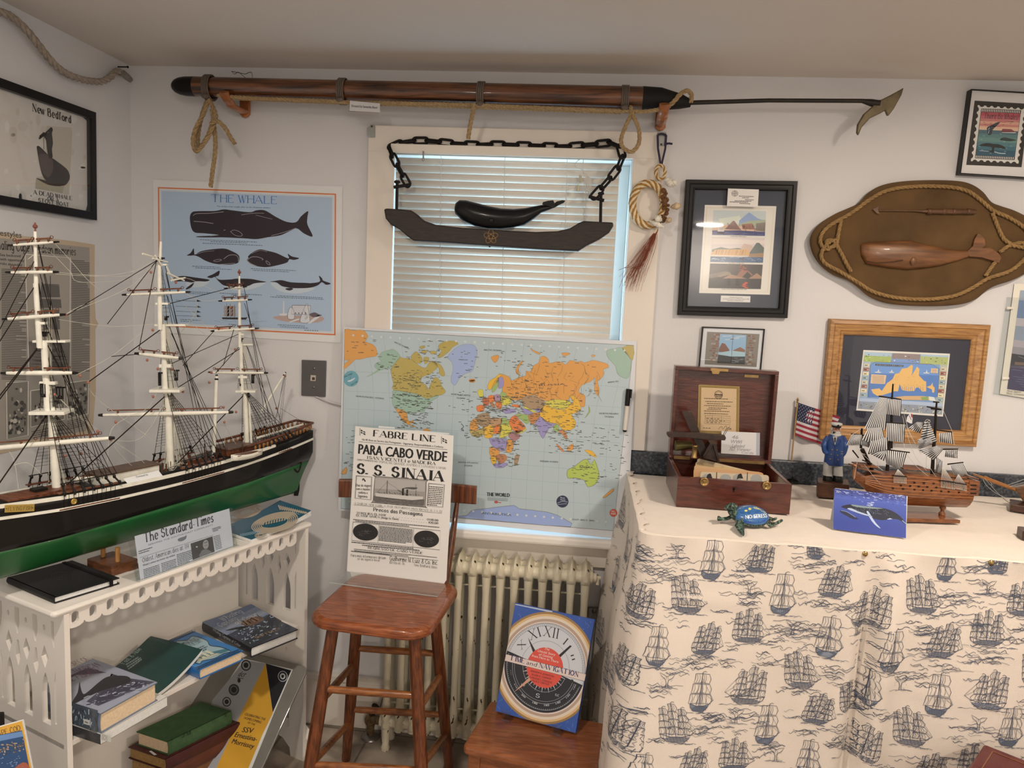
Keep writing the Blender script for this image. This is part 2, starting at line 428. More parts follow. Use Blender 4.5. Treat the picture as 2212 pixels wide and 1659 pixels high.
struct('wall_back', M().box((0,0,0),(OX0,.15, H)).box((OX1,0,0),(RX, .15, H)).box((OX0,0,0),(OX1,.15, OZ0)).box((OX0,0, OZ1),(OX1,.15, H)), MW, loc=(0,0,0))
struct('baseboard_back', M().box((0,-.016,0),(1.72,0,.17)).box((0,-.021,.17),(1.72,0,.195)), MTRIM, bevel=.004)
struct('baseboard_left', M().box((0, RY, 0),(.016,-.021,.17)).box((0, RY, .17),(.021,-.021,.195)), MTRIM, bevel=.004)
# window: painted casing, jambs, two sashes with glass, sill and apron
win = thing('window_1', (1.31,0, OZ0), None, None, kind='structure')
M().box((.838,-.022,.80),(OX0+.004,0,2.03)).box((OX1-.004,-.022,1.085),(1.80,0,2.03)).box((OX1-.004,-.022,.80),(1.75,0,1.085)).box((.838,-.024,2.026),(1.80,0,2.11)).build('casing', MTRIM, win, bevel=.003)
M().box((OX0-.02,-.001, OZ0),(OX0+.006,.15, OZ1)).box((OX1-.006,-.001, OZ0),(OX1+.02,.15, OZ1)).box((OX0,-.001, OZ1-.006),(OX1,.15, OZ1+.02)).build('jamb', MWHITE, win)
for nm, z0, z1, y in (('sash', 1.40, OZ1-.006,.10),('sash', .80,1.44,.065)):
 M().box((OX0+.006, y, z0),(OX0+.05, y+.03, z1)).box((OX1-.05, y, z0),(OX1-.006, y+.03, z1)).box((OX0+.05, y, z0),(OX1-.05, y+.03, z0+.045)).box((OX0+.05, y, z1-.045),(OX1-.05, y+.03, z1)).build('sash', MWHITE, win, bevel=.002)
 M().box((OX0+.05, y+.013, z0+.045),(OX1-.05, y+.017, z1-.045)).build('window_pane', clear('window_glass'), win)
M().box((.82,-.078,.755),(1.752,.03,.786)).build('sill', MWHITE, win, bevel=.009)
M().box((.845,-.02,.672),(1.75,0,.757)).build('apron', MTRIM, win, bevel=.002)
KA = 1.75
# ================================================================ things on the walls
MPRINT = printed('printed_paper', .6); MGLOSSP = printed('glossy_print', .35, coat=.4, cr=.08)
MGLASS = clear('picture_glass'); MACR = clear('clear_acrylic', (.96,.97,.97))
MBLACKF = mat('black_frame_lacquer', (.012,.012,.013),.35, var=.1)
MOAK = wood('oak_frame_wood', '#b5834c', '#87592f', .4,14,(1,9,9),.2, k=1.3)
def frame_bars(mm, plane, p, w, d0, d1, prof=None):
 """mitred frame: outer picture corners p (TL,TR,BR,BL) on the plane, face width w (m), from depth d0 to d1"""
 q = [plane.uv(plane.hit(*x)) for x in p]
 cx_ = sum(a for a, b in q)/4; cy_ = sum(b for a, b in q)/4
 inn = [(a+(w if a < cx_ else -w), b+(w if b < cy_ else -w)) for a, b in q]
 prof = prof or [(0, d0),(0, d1),(.35, d1*1.0),(1, d1*.75+d0*.25),(1, d0)]
 for i in range(4):
  j = (i+1) % 4
  A = [plane.at(q[i][0]*(1-t)+inn[i][0]*t, q[i][1]*(1-t)+inn[i][1]*t, d) for t, d in prof]
  B = [plane.at(q[j][0]*(1-t)+inn[j][0]*t, q[j][1]*(1-t)+inn[j][1]*t, d) for t, d in prof]
  mm.loft([A, B], smooth=False)
 return q, inn
def pane(plane, inn, d, parent, name='picture_glass', m_=None):
 P = [plane.at(a, b, d) for a, b in inn]
 M().prism([P[0], P[3], P[2], P[1]], plane.n*.0015).build(name, m_ or MGLASS, parent)
# ---- THE WHALE poster
BK = '#1c1a1b'
def whale_poster():
 pl = WB(.003); c = Canvas(pl, 330,380,4.484)
 c.poly([(3,36),(1838,103),(1820,1618),(18,1515)], '#c9c0b4'); c.up()
 Q = quad_ab((50,108),(1776,172),(1770,1545),(62,1455))
 def R(a, b, col): c.poly([Q(a, b), Q(1-a, b), Q(1-a, 1-b*1.02), Q(a, 1-b*1.02)], col)
 R(0,0, '#b4643c'); c.up(); R(.008,.010, '#cfc6ba'); c.up(); R(.015,.018, '#8f9ba5'); c.up(); R(.017,.0205, '#c9c3bb'); c.up(); R(.0215,.027, '#929da6'); c.up()
 c.text('THE WHALE', (568,252),(1203,272),72, '#1f5590', 'serif', .9)
 c.text('The whales most sought after by the American whalers', (622,300),(1140,316),13, '#33404c', bold=1.5)
 def whale(body, belly=(), lines=(), fins=(), bc='#b3b6b5'):
  for p in belly: c.poly(p, bc, 4)
  c.up(); c.poly(body, '#241c20', 5); c.up()
  for p in fins: c.poly(p, '#241c20', 4)
  c.up()
  for p, w in lines: c.line(p, w, '#8d8480', 4)
  c.L -= 3
 whale([(362,400),(385,352),(440,342),(600,340),(690,325),(780,335),(940,352),(1000,335),(1060,330),(1110,345),(1200,400),(1300,445),(1390,448),(1440,390),(1505,342),(1500,400),(1500,470),(1550,585),(1470,560),(1400,510),(1340,530),(1240,575),(1130,592),(1010,612),(900,606),(700,596),(560,596),(440,594),(435,586),(600,578),(630,570),(500,556),(410,548),(375,500)],
          lines=[([(395,385),(430,366),(560,362),(690,348)], 5),([(860,378),(980,362),(1080,362)], 4),([(400,440),(500,448),(590,462)], 5),([(1000,380),(1080,400),(1160,420)], 3),([(755,540),(790,525),(840,540),(870,570),(850,585),(800,575),(755,540)], 4),([(690,528),(705,524)], 5),([(1150,580),(1280,545),(1390,505)], 4),([(560,582),(640,573)], 4)])
 whale([(412,762),(470,730),(570,712),(690,704),(760,725),(835,770),(836,830),(800,852),(720,860),(600,850),(510,820),(450,785),(405,770),(375,772),(333,770),(370,745),(398,703),(404,745)],
          lines=[([(690,805),(740,770),(800,766),(830,790),(832,830)], 5),([(590,822),(640,808),(670,815),(620,832),(590,822)], 4),([(420,760),(500,735),(600,725)], 3),([(640,858),(720,852),(800,846)], 4)])
 whale([(925,780),(970,740),(1040,712),(1110,725),(1200,748),(1290,790),(1322,796),(1310,755),(1350,780),(1420,797),(1370,814),(1325,808),(1300,840),(1200,868),(1100,884),(1000,872),(940,845),(915,815),(930,795)],
          lines=[([(920,815),(960,786),(1020,786),(1070,805),(1060,815)], 5),([(915,820),(950,850),(1010,876)], 9),([(1100,820),(1130,840),(1140,862),(1110,850),(1098,826)], 4),([(960,752),(1040,722),(1110,735)], 3)])
 whale([(210,985),(300,970),(420,985),(548,1005),(520,1022),(430,1020),(380,1032),(300,1020),(220,1020)], [[(330,1030),(400,1030),(470,1018),(548,1005),(540,1040),(480,1072),(400,1082),(330,1070)]], fins=[[(330,1085),(400,1035),(380,1075),(330,1100)]])
 whale([(530,978),(590,950),(648,918),(640,965),(612,975),(650,1005),(760,1002),(820,995),(950,998),(1040,1015),(1100,1028),(990,1040),(930,1065),(860,1075),(760,1072),(690,1060),(640,1020),(605,980),(570,990)], [[(700,1060),(860,1072),(1000,1036),(1100,1028),(1040,1070),(940,1100),(820,1110),(720,1085)]])
 whale([(1138,1026),(1180,1018),(1250,1010),(1340,1030),(1480,1036),(1540,1038),(1620,1022),(1610,968),(1640,990),(1655,1015),(1725,1042),(1680,1054),(1640,1030),(1600,1060),(1530,1082),(1430,1088),(1340,1085),(1300,1078),(1250,1066),(1200,1032)], [[(1140,1028),(1200,1036),(1250,1070),(1350,1086),(1540,1082),(1560,1100),(1460,1132),(1340,1138),(1240,1118),(1170,1075)]], fins=[[(1290,1090),(1340,1085),(1362,1095),(1330,1110),(1295,1102)]])
 rd = random.Random(3)
 for a, b, n in (((460,618),(1300,652),1),((560,636),(1190,662),1),((485,652),(1265,682),1),((385,874),(858,894),1),((415,890),(815,910),1),((950,898),(1398,918),1),((970,914),(1400,934),1),((345,1122),(565,1132),2),((650,1135),(1090,1155),1),((760,1152),(980,1164),1),((1200,1160),(1668,1182),1),((1140,1172),(1708,1198),1),((270,1390),(470,1400),2),((735,1436),(850,1444),1),((1212,1442),(1650,1464),1),((1235,1460),(1628,1480),1),((1470,1495),(1660,1502),1)):
  c.greek(a, b, n, (0,16),6, '#4a5560', rd, step=26, gap=.22)
 for y in (1205,1262,1310,1352):       # harpoons
  c.line([(225, y),(470, y+10)], 3, BK); c.poly([(430, y-8),(470, y+10),(430, y+14)], BK)
 # little ship
 c.poly([(668,1372),(690,1370),(900,1372),(920,1366),(905,1392),(680,1388)], '#2a2423')
 for x, k in ((700,0),(735,1),(775,2)):
  c.line([(x+18,1230+8*k),(x+18,1375)], 2.5, BK)
  for j in range(3): c.poly([(x-5,1258+34*j),(x+42-8*(k == 2),1262+34*j),(x+36-8*(k == 2),1294+34*j),(x-12,1290+34*j)], '#8f7f76')
 for k in range(10): c.line([(600+50*k, 1395+rd.uniform(-6,20)),(660+50*k, 1400+rd.uniform(-6,20))], 2, '#5c6d7c')
 # still life
 c.poly([(1165,1370),(1300,1352),(1640,1362),(1600,1420),(1300,1412)], '#9d8478', 3); c.up()
 c.poly([(1355,1252),(1530,1256),(1525,1345),(1345,1340)], '#b0a8a4'); c.up()
 c.line([(1355,1252),(1530,1256),(1525,1345),(1345,1340)], 3, BK, closed=True)
 for k in range(4): c.ell((1385+32*k, 1330),6,6, BK, 10)
 c.poly([(1265,1212),(1275,1212),(1278,1330),(1262,1330)], '#d8d2cb'); c.poly([(1312,1380),(1318,1300),(1342,1272),(1366,1300),(1372,1382)], '#c6bfb9', 3)
 c.poly([(1430,1415),(1455,1320),(1495,1235),(1515,1330),(1520,1415)], '#d2ccc6', 3); c.up()
 for p in ([(1430,1415),(1455,1320),(1495,1235),(1515,1330),(1520,1415)], [(1312,1380),(1318,1300),(1342,1272),(1366,1300),(1372,1382)]): c.line(p, 2.5, BK, 3, True)
 for k in range(7): c.line([(1470+6*k, 1300+12*k),(1490+rd.uniform(-15,15),1330+10*k)], 2, BK)
 c.poly([(1520,1340),(1570,1322),(1610,1340),(1640,1350),(1560,1368)], '#55494a', 3); c.poly([(1510,1420),(1600,1350),(1615,1368),(1530,1428)], '#cfc7c0', 3); c.poly([(1325,1412),(1410,1382),(1420,1392),(1340,1418)], '#cfc7c0', 3); c.poly([(1230,1335),(1300,1330),(1295,1352),(1240,1352)], '#bdb5ae', 3)
 tag(c.build('poster', MPRINT), 'blue whale chart poster with orange border on back wall left of window', 'poster')
whale_poster()
# ---- New Bedford picture in black frame, left wall
def new_bedford():
 pl = WL(.0); root = thing('framed_print', pX(100,330,0), 'black framed picture of a harpooner statue on left wall, torn cream print', 'picture')
 b = M(); p = [(-70,142),(208,243),(210,476),(-72,429)]
 pf = pl.off(.022)
 q, inn = frame_bars(b, pf, p, .024,-.0215,0., [(0,-.0215),(0,0),(1,0),(1,-.0215)]); b.build('frame', MBLACKF, root, bevel=.001)
 c = Canvas(pl.off(.006),0,0,3.16)
 P = [pl.at(a, b2,.004) for a, b2 in inn]; M().prism([P[0], P[3], P[2], P[1]], (.001,0,0)).build('backing', mat('grey_backing', (.05,.055,.06),.7), root)
 c.poly([(-220,490),(32,614),(300,690),(430,755),(560,795),(597,830),(612,870),(607,960),(600,1080),(604,1160),(606,1260),(596,1400),(580,1455),(52,1372),(-220,1325)], '#b3a798'); c.up()
 rd = random.Random(5)
 for k in range(36):
  x, y = rd.uniform(40,590), rd.uniform(720,1380); c.ell((x, y), rd.uniform(8,34), rd.uniform(8,40), '#ab9f8f' if k % 2 else '#bbafa0', 9)
 c.up(); c.poly([(318,858),(485,872),(492,900),(478,1200),(470,1330),(245,1290),(250,1210),(300,1200)], '#a39783'); c.up()
 c.poly([(245,1215),(440,1255),(425,1318),(240,1285)], '#8f846c'); c.up()
 c.text('New Bedford', (218,758),(486,842),52, '#1a1715', 'serif', 2.2)
 c.text('A DEAD WHALE', (222,1324),(490,1366),27, '#1a1715', 'serif', 2.0); c.text('OR A', (322,1366),(402,1378),25, '#1a1715', 'serif', 2.0); c.text('STOVE BOAT', (260,1380),(470,1412),28, '#1a1715', 'serif', 2.0)
 D1 = '#2b2422'
 c.poly([(250,1000),(275,1005),(340,1070),(372,1090),(450,1150),(472,1190),(470,1230),(430,1268),(330,1245),(290,1200),(268,1120),(256,1050)], D1,4); c.up()
 c.poly([(262,1060),(300,1050),(350,1080),(360,1150),(330,1210),(290,1180),(268,1110)], '#4a3c36', 4)
 c.poly([(330,1075),(318,1010),(312,960),(298,930),(305,915),(328,905),(334,880),(348,868),(358,885),(352,910),(356,945),(358,985),(352,1020),(356,1075)], D1,3); c.poly([(244,1215),(330,1240),(420,1270),(330,1262)], D1,3)
 c.line([(264,948),(300,918),(342,880)], 12, D1); c.line([(270,935),(300,905)], 14, D1); c.line([(296,925),(298,1020)], 3, D1)
 c.build('print', MPRINT, root); pane(pf, inn, -.004, root)
new_bedford()
# ---- yellowed newspaper page on the left wall
def newspaper():
 c = Canvas(WL(.002),0,480,3.4565); rd = random.Random(9)
 c.poly([(-160,60),(0,75),(180,105),(540,140),(680,163),(708,168),(706,560),(715,720),(735,760),(712,800),(716,1250),(690,1570),(400,1640),(0,1730),(-160,1760)], '#a68f72'); c.up()
 c.poly([(-160,95),(0,118),(668,190),(672,800),(668,1440),(640,1560),(30,1660),(-160,1700)], '#857a6c'); c.up()
 c.text('Lifestyles', (-60,92),(160,118),44, '#3a342f', bold=1); c.text('Whaling Cape Verdean memories', (-60,198),(565,248),62, '#2a2522', 'serif', 1.8)
 for i, t in enumerate(('Sea beckoned', 'with opportunity', 'risks abounded')): c.text(t, (0,252+32*i),((152,180,162)[i], 262+34*i),20, '#2a2522', bold=1.6)
 for (x0, x1, y0, y1) in ((10,195,350,1190),(535,668,275,1130),(-150,-10,350,1650)):
  n = int((y1-y0)/13)
  for k in range(n):
   y = y0+13*k+ (x0*.02); e = rd.uniform(.55,1) if rd.random() < .14 else 1
   c.line([(x0, y),(x0+(x1-x0)*e, y+6*e)], 6.0, '#4d453d')
 c.poly([(186,238),(524,266),(520,1130),(214,1120)], '#8d8171'); c.up(); c.line([(186,238),(524,266),(520,1130),(214,1120)], 7, '#b8ab98', closed=True)
 c.poly([(212,890),(520,900),(518,1125),(218,1115)], '#5f574e')
 for k in range(60): c.line([(rd.uniform(220,480),900+k*3.6),(rd.uniform(300,518),905+k*3.6)], 2.4, '#7f7566')
 c.up()
 for x0, x1, y0, y1 in ((318,436,460,470),(305,440,468,560),(298,452,572,640),(330,440,650,800)): c.poly([(x0, y0),(x1, y0+4),(x1+6, y1),(x0-6, y1)], '#575048')
 c.line([(374,400),(378,900)], 5, '#3a342f'); c.line([(300,900),(470,900)], 22, '#3a342f')
 for q, r_ in (([(45,1200),(208,1188),(206,1590),(50,1620)], 1),([(226,1258),(480,1225),(480,1470),(228,1530)], 2),([(500,1200),(660,1180),(655,1430),(500,1470)], 3)):
  c.poly(q, '#6c6458'); c.up(); c.line(q, 6, '#c0b39f', closed=True)
  Q = quad_ab(*q)
  for k in range(55):
   a, b = rd.uniform(.1,.9), rd.betavariate(2.5,1.3)*.9+.03; w_, h_ = rd.uniform(5,16), rd.uniform(6,22); x, y = Q(a, b)
   c.ell((x, y), min(w_, (a if a < .5 else 1-a)*150), h_, ('#2b2724', '#393430', '#a39787', '#4a443d')[k % 4], 7); c.L += .05
  c.L = 3
 c.greek((235,1565),(470,1520),4,(2,15),6, '#4d453d', rd, step=40); c.greek((500,1490),(650,1455),5,(0,14),6, '#4d453d', rd, step=40)
 tag(c.build('newspaper_page', MPRINT), 'yellowed newspaper page taped to left wall behind the large model ship', 'newspaper')
newspaper()
# ---- three island views in a black frame
def triple():
 pl = WB(.0); root = thing('framed_print', pY(1595,540,0), 'black framed trio of painted island views on navy mat', 'picture')
 cr = (1460,380,5.352); P = [(1460+x/5.352,380+y/5.352) for x, y in ((121,38),(1415,58),(1295,1645),(22,1608))]
 pf = pl.off(.024); b = M()
 q, inn = frame_bars(b, pf, P, .030,-.0235,0, [(0,-.0235),(0,-.004),(.08,0),(.4,0),(.5,-.003),(.8,-.003),(.85,-.001),(.92,-.001),(1,-.008),(1,-.0235)]); b.build('frame', MBLACKF, root)
 c = Canvas(pl.off(.008), *cr)
 pi_ = [pl.off(.008).at(a, d) for a, d in inn]; c._put(pi_, [(0,1,2,3)], '#232b36'); c.up()
 c.poly([(335,335),(1162,350),(1086,1374),(268,1354)], '#d8cbb8'); c.up(); c.line([(360,367),(1130,381),(1060,1343),(298,1328)], 3, '#b69a72', closed=True)
 def pic(q, sky, layers):
  Q = quad_ab(*q); c.poly(q, sky); c.up()
  for col, pts in layers: c.poly([Q(max(0, min(1, a)), max(0, min(1, b_))) for a, b_ in pts], col); c.L += .4
  c.L = 3; return Q
 Q = pic([(434,396),(1042,408),(1028,694),(418,682)], '#a9aaa2', [('#c0bda9', [(.1,.35),(.5,.2),(.6,.6),(.2,.7)]),('#7b8aa2', [(.5,.4),(.68,.06),(.85,.3),(1,.4),(1,.5),(.5,.55)]),('#8f9476', [(.5,.55),(.7,.4),(1,.35),(1,.6),(.5,.7)]),('#c9a58a', [(0,.75),(.2,.6),(.5,.6),(.85,.75),(1,.85),(0,.85)]),('#8e6455', [(.55,.55),(.75,.5),(.82,.75),(.57,.75)]),('#75695f', [(.82,.5),(1,.45),(1,.83),(.83,.8)]),('#80645c', [(.24,.75),(.38,.42),(.41,.42),(.54,.78),(.25,.76)]),('#3c3f63', [(0,.82),(.5,.8),(1,.84),(1,1),(0,1)])])
 rd = random.Random(2)
 c.L = 8
 for k in range(26): a = rd.uniform(.25,1); b_ = rd.uniform(.5,.76); c.line([Q(a, b_), Q(min(1, a+.015), b_+.1)], 2.5, '#4b3b38')
 for k in range(12): a = rd.uniform(0,.9); b_ = rd.uniform(.85,.98); c.line([Q(a, b_), Q(a+.1, b_)], 3,('#23264a', '#6a6f94')[k % 2])
 c.poly([Q(.09,.88), Q(.24,.88), Q(.22,.95), Q(.1,.94)], '#1d1c30')
 for k in range(3): c.poly([Q(.1+.04*k, .66), Q(.15+.04*k, .7), Q(.14+.04*k, .86), Q(.1+.04*k, .86)], '#d3c3b6')
 c.L = 3
 Q = pic([(416,706),(1028,718),(1005,1004),(396,994)], '#b8a79c', [('#c5b3a4', [(0,.05),(1,.1),(1,.25),(0,.3)]),('#5e6453', [(.02,.5),(.18,.4),(.35,.46),(.5,.42),(.72,.48),(.72,.6),(.02,.6)]),('#b0937f', [(.55,.45),(.62,.24),(.75,.3),(.83,.45),(.75,.6)]),('#50564f', [(.73,.62),(.85,.2),(.9,.2),(1,.4),(1,.7),(.74,.72)]),('#b98d54', [(0,.7),(.08,.5),(.7,.47),(.75,.72),(.3,.74)]),('#8a6a4c', [(.74,.65),(1,.6),(1,.8),(.7,.8)]),('#c9b49f', [(0,.72),(.5,.73),(.9,.8),(0,.8)]),('#40536b', [(0,.78),(1,.78),(1,1),(0,1)])])
 c.L = 8
 for k in range(40): a = rd.uniform(.1,.72); c.line([Q(a, .5), Q(a-.02,.69)], 2.2,('#7c5428', '#d7b37b')[k % 2])
 for k in range(44): a = rd.uniform(0,.9); b_ = rd.uniform(.8,.98); c.line([Q(a, b_), Q(a+.04, b_-.025), Q(a+.08, b_+.01)], 4,('#1e3148', '#a9b9c6', '#2b6482')[k % 3])
 c.L = 3
 Q = pic([(396,1012),(1004,1026),(980,1308),(374,1296)], '#3b332d', [('#66594a', [(0,.45),(.3,.3),(.42,.35),(.3,.5),(0,.6)]),('#7a6a50', [(.15,.5),(.35,.33),(.42,.42),(.2,.55)]),('#80533f', [(.52,.5),(.58,.28),(.72,.24),(.82,.42),(.75,.62)]),('#1d1917', [(.62,.55),(.72,.3),(.8,.45),(.75,.6)]),('#8c6a50', [(.25,.62),(.4,.42),(.55,.5),(.75,.6),(.9,.35),(1,.5),(1,.58),(.7,.64)]),('#2c2a28', [(0,.66),(.3,.6),(1,.58),(1,1),(0,1)])])
 c.L = 8
 for k in range(16): a = .66+rd.uniform(-.08,.06); c.line([Q(a, .02+k*.016), Q(a+rd.uniform(-.06,.07),.06+k*.016)], 6,('#a8391f', '#c25a2c', '#7b2a1c')[k % 3])
 for k in range(12): a = .66+rd.uniform(-.06,.05); b_ = .74+k*.02; c.line([Q(a, b_), Q(a+.06, b_)], 6,('#a8391f', '#c4532c')[k % 2])
 for a in (.36,.52): c.poly([Q(a, .58), Q(a+.04,.6), Q(a+.05,.84), Q(a-.01,.84)], '#171412'); c.poly([Q(a-.03,.82), Q(a+.08,.82), Q(a+.05,.88), Q(a-.01,.88)], '#171412')
 c.L = 4
 for t, x0, x1, y in (('A Whale Ship off Brava Island', 630,812,706),('Twin Peaks on Santiago Island', 608,790,1012),('Eruption of Pico Volcano on Fogo Island in 1847', 530,818,1316)): c.text(t, (x0, y-2),(x1, y+2),10, '#2a2622', bold=1.5)
 c.poly([(520,1382),(862,1390),(858,1463),(515,1455)], '#c9bfb2'); c.up()
 c.line([(520,1382),(862,1390),(858,1463),(515,1455)], 2, '#6d665c', closed=True)
 for i, t in enumerate(('Paintings of Cape Verde', 'The Island Panorama of a Whaling Voyage in 1848', 'New Bedford Whaling Museum')): c.text(t, ((622,540,596)[i], 1408+18*i),((768,842,780)[i], 1411+18*i),10, '#2a2622', bold=1.6)
 c.build('print', MPRINT, root); pane(pf, inn, -.011, root)
 c = Canvas(pf.off(.0015), *cr)
 c.poly([(603,145),(960,157),(947,360),(590,350)], '#d3c5b6'); c.up()
 c.ring((681,203),36,32,5, '#55504c'); c.ring((681,203),24,20,5, '#55504c', 14); c.line([(660,205),(702,200)], 6, '#55504c'); c.line([(681,175),(681,232)], 5, '#55504c')
 for a, b_, l in (((728,233),(906,240),3),((765,252),(906,256),2),((800,275),(904,279),2),((680,288),(904,294),3),((622,300),(902,307),3),((735,318),(900,324),2)): c.greek(a, b_, 1,(0,0),8, '#4a4541', rd, step=22, gap=.15)
 tag(c.build('business_card', MPRINT), 'white business card tucked in top of black three-picture frame', 'card')
triple()
# ---- small brick-window picture
def small_pic():
 pl = WB(0); root = thing('framed_print', pY(1580,750,0), 'small thin black framed picture of bay seen through broken brick wall', 'picture')
 pf = pl.off(.012); z = 2.724; P = [(1400+x/z, 660+y/z) for x, y in ((320,124),(688,138),(664,395),(297,378))]
 b = M(); q, inn = frame_bars(b, pf, P, .0035,-.0115,0, [(0,-.0115),(0,0),(1,0),(1,-.0115)]); b.build('frame', MBLACKF, root)
 c = Canvas(pl.off(.007),1400,660, z); c._put([pl.off(.007).at(a, d) for a, d in inn], [(0,1,2,3)], '#cdc6be'); c.up()
 q = [(347,154),(656,168),(638,362),(332,346)]; Q = quad_ab(*q); c.poly(q, '#6f675b'); c.up(); rd = random.Random(4)
 for k in range(90):
  a, b_ = rd.choice([rd.gauss(.16,.04), rd.gauss(.84,.04)]), rd.uniform(.06,.94)
  if .04 < a < .9: x, y = Q(a, round(b_*14)/14); c.poly([(x, y-4),(x+15, y-4),(x+15, y+4),(x, y+4)], ('#7a5140', '#8c8074', '#69483a')[k % 3]); c.L += .02
 c.L = 4; c.poly([Q(.25,.05), Q(.75,.05), Q(.77,.93), Q(.24,.93)], '#7e97a6'); c.up()
 for a, b_, w_ in ((.3,.12,7),(.45,.18,9),(.35,.22,6),(.55,.12,7)): c.line([Q(a, b_), Q(a+.17, b_-.03)], w_, '#b7c2c8')
 c.poly([Q(.25,.5), Q(.3,.32), Q(.36,.34), Q(.45,.52), Q(.45,.6), Q(.25,.6)], '#714f42'); c.poly([Q(.5,.55), Q(.65,.42), Q(.75,.5), Q(.75,.58)], '#7a5a4a'); c.up()
 c.poly([Q(.25,.62), Q(.5,.54), Q(.75,.57), Q(.75,.75), Q(.25,.7)], '#8ea3a5'); c.up(); c.poly([Q(.25,.68), Q(.5,.72), Q(.76,.7), Q(.77,.93), Q(.24,.93)], '#3a3a38'); c.line([Q(.5,.06), Q(.5,.92)], 2, '#59534c'); c.up()
 for k in range(8): a = rd.uniform(.28,.7); c.line([Q(a, .76+.02*k), Q(a+.07,.76+.02*k)], 3, '#6d7170')
 c.build('print', MPRINT, root); pane(pf, inn, -.004, root)
small_pic()
# ---- oak framed island map
def oak():
 pl = WB(0); root = thing('framed_map', pY(1960,830,0), 'wide oak framed pictorial island map with navy mat on back wall', 'picture')
 z = 2.724; P = [(1400+x/z, 660+y/z) for x, y in ((1075,78),(2023,115),(1937,835),(1010,790))]
 pf = pl.off(.026); b = M(); q, inn = frame_bars(b, pf, P, .049,-.0255,0, [(0,-.0255),(0,-.006),(.06,-.002),(.28,0),(.32,-.004),(.38,-.002),(.7,-.006),(.76,-.009),(.8,-.007),(.93,-.010),(1,-.014),(1,-.0255)])
 b.build('frame', MOAK, root)
 pp = pl.off(.006); c = Canvas(pp, 1860,640,5.925); c._put([pp.at(a, d) for a, d in inn], [(0,1,2,3)], '#161826'); c.up()
 q = [(30,687),(1138,735),(1048,1540),(-62,1460)]; Q = quad_ab(*q); c.poly(q, '#d6ccba'); c.up()
 def R(a0, b0, a1, b1, col): c.poly([Q(a0, b0), Q(a1, b0), Q(a1, b1), Q(a0, b1)], col)
 R(.015,.03,.985,.97, '#6f86a0'); c.up(); rd = random.Random(8)
 R(.015,.03,.33,.19, '#8d9a4f'); R(.34,.03,.66,.17, '#7b6c66'); R(.665,.03,.985,.18, '#959a5e')
 R(.015,.19,.10,.78, '#8f9aa0'); R(.90,.18,.985,.82, '#9a9b88'); R(.015,.80,.985,.97, '#7a7d83'); c.up()
 R(.015,.03,.33,.09, '#9fb0b8'); R(.34,.12,.66,.17, '#6b7fa3'); R(.665,.03,.985,.06, '#9fb0b8'); R(.015,.79,.985,.845, '#9aa3b0'); c.up()
 for k in range(130):
  a, b_ = rd.uniform(.02,.96), rd.choice([rd.uniform(.06,.17), rd.uniform(.86,.96)]); x, y = Q(a, b_)
  c.ell((x, y), rd.uniform(3,15), rd.uniform(2,8),('#5d6b35', '#b6b479', '#6a4b3d', '#8b7a5a', '#c4bfb2', '#454a33')[k % 6], 7); c.L += .01
 for side in (.025,.912):
  for k in range(8):
   R(side, .22+.07*k, side+.065,.275+.07*k, ('#b3a58a', '#8b5346', '#c8b48d', '#7e8c8d')[k % 4])
   for j in range(3): x, y = Q(side+.02+.015*j, .25+.07*k); c.ell((x, y),9,6,('#8d2f2c', '#4a5a32', '#cfc8ba')[j], 7); c.L += .01
 c.L = 6; c.poly([(180,840),(900,870),(1000,925),(975,1290),(90,1290),(118,880)], '#5d7ea8'); c.up(); c.poly([(122,985),(995,1012),(975,1290),(90,1290)], '#46699a'); c.up()
 c.line([(180,840),(900,870),(1000,925),(975,1290)], 4, '#5b4a36'); c.line([(180,840),(118,880),(90,1290)], 4, '#5b4a36')
 c.poly([(125,1190),(230,1178),(262,1210),(330,1110),(400,1060),(430,995),(485,980),(520,925),(590,915),(640,875),(660,885),(650,985),(640,1020),(690,940),(712,900),(745,930),(735,1010),(800,1080),(830,1090),(830,1215),(780,1220),(735,1170),(700,1170),(680,1210),(600,1215),(520,1200),(490,1120),(470,1215),(420,1215),(380,1230),(270,1265),(205,1275),(150,1240)], '#c99d5a')
 c.poly([(835,1160),(890,1140),(912,1100),(915,1145),(938,1170),(930,1230),(905,1225),(900,1190)], '#c99d5a', 2); c.up()
 for k in range(50): x, y = rd.uniform(330,800), rd.uniform(1020,1200); c.line([(x, y),(x+rd.uniform(-20,30), y+rd.uniform(-18,18))], 2, '#8a6536')
 for k in range(12): x = 500+26*k; c.line([(x, 1215),(x+rd.uniform(-6,6),1155)], 4, '#46699a')
 c.poly([(420,1290),(560,1275),(760,1275),(900,1285),(955,1330),(520,1325)], '#b58f62'); c.up(); c.poly([(760,1290),(860,1280),(850,1330),(770,1320)], '#758a45'); c.poly([(860,1280),(930,1290),(955,1340),(870,1335)], '#c9c3b4')
 c.poly([(182,862),(540,880),(538,902),(180,886)], '#2d3340'); c.up(); c.text("MARTHA'S VINEYARD", (190,882),(532,898),14, '#b9b29c', 'serif', 1.2)
 for q_ in ([(128,997),(320,1008),(302,1122),(116,1114)], [(892,920),(980,925),(975,985),(886,980)]): c.poly(q_, '#c3a380')
 c.up()
 for k in range(6): c.line([(140,1015+17*k),(290,1022+17*k)], 4, '#6b5138')
 for k in range(4): c.line([(900,935+12*k),(965,938+12*k)], 3, '#6b5138')
 for x, y, s in ((215,965,1),(385,965,.8),(832,975,1)): c.poly([(x-45*s, y),(x+45*s, y+4),(x+30*s, y+14),(x-35*s, y+12)], '#cfc8b8'); c.poly([(x-12, y),(x+6, y-38*s),(x+14, y)], '#d5cfc2')
 c.build('print', MPRINT, root); pane(pf, inn, -.016, root)
oak()
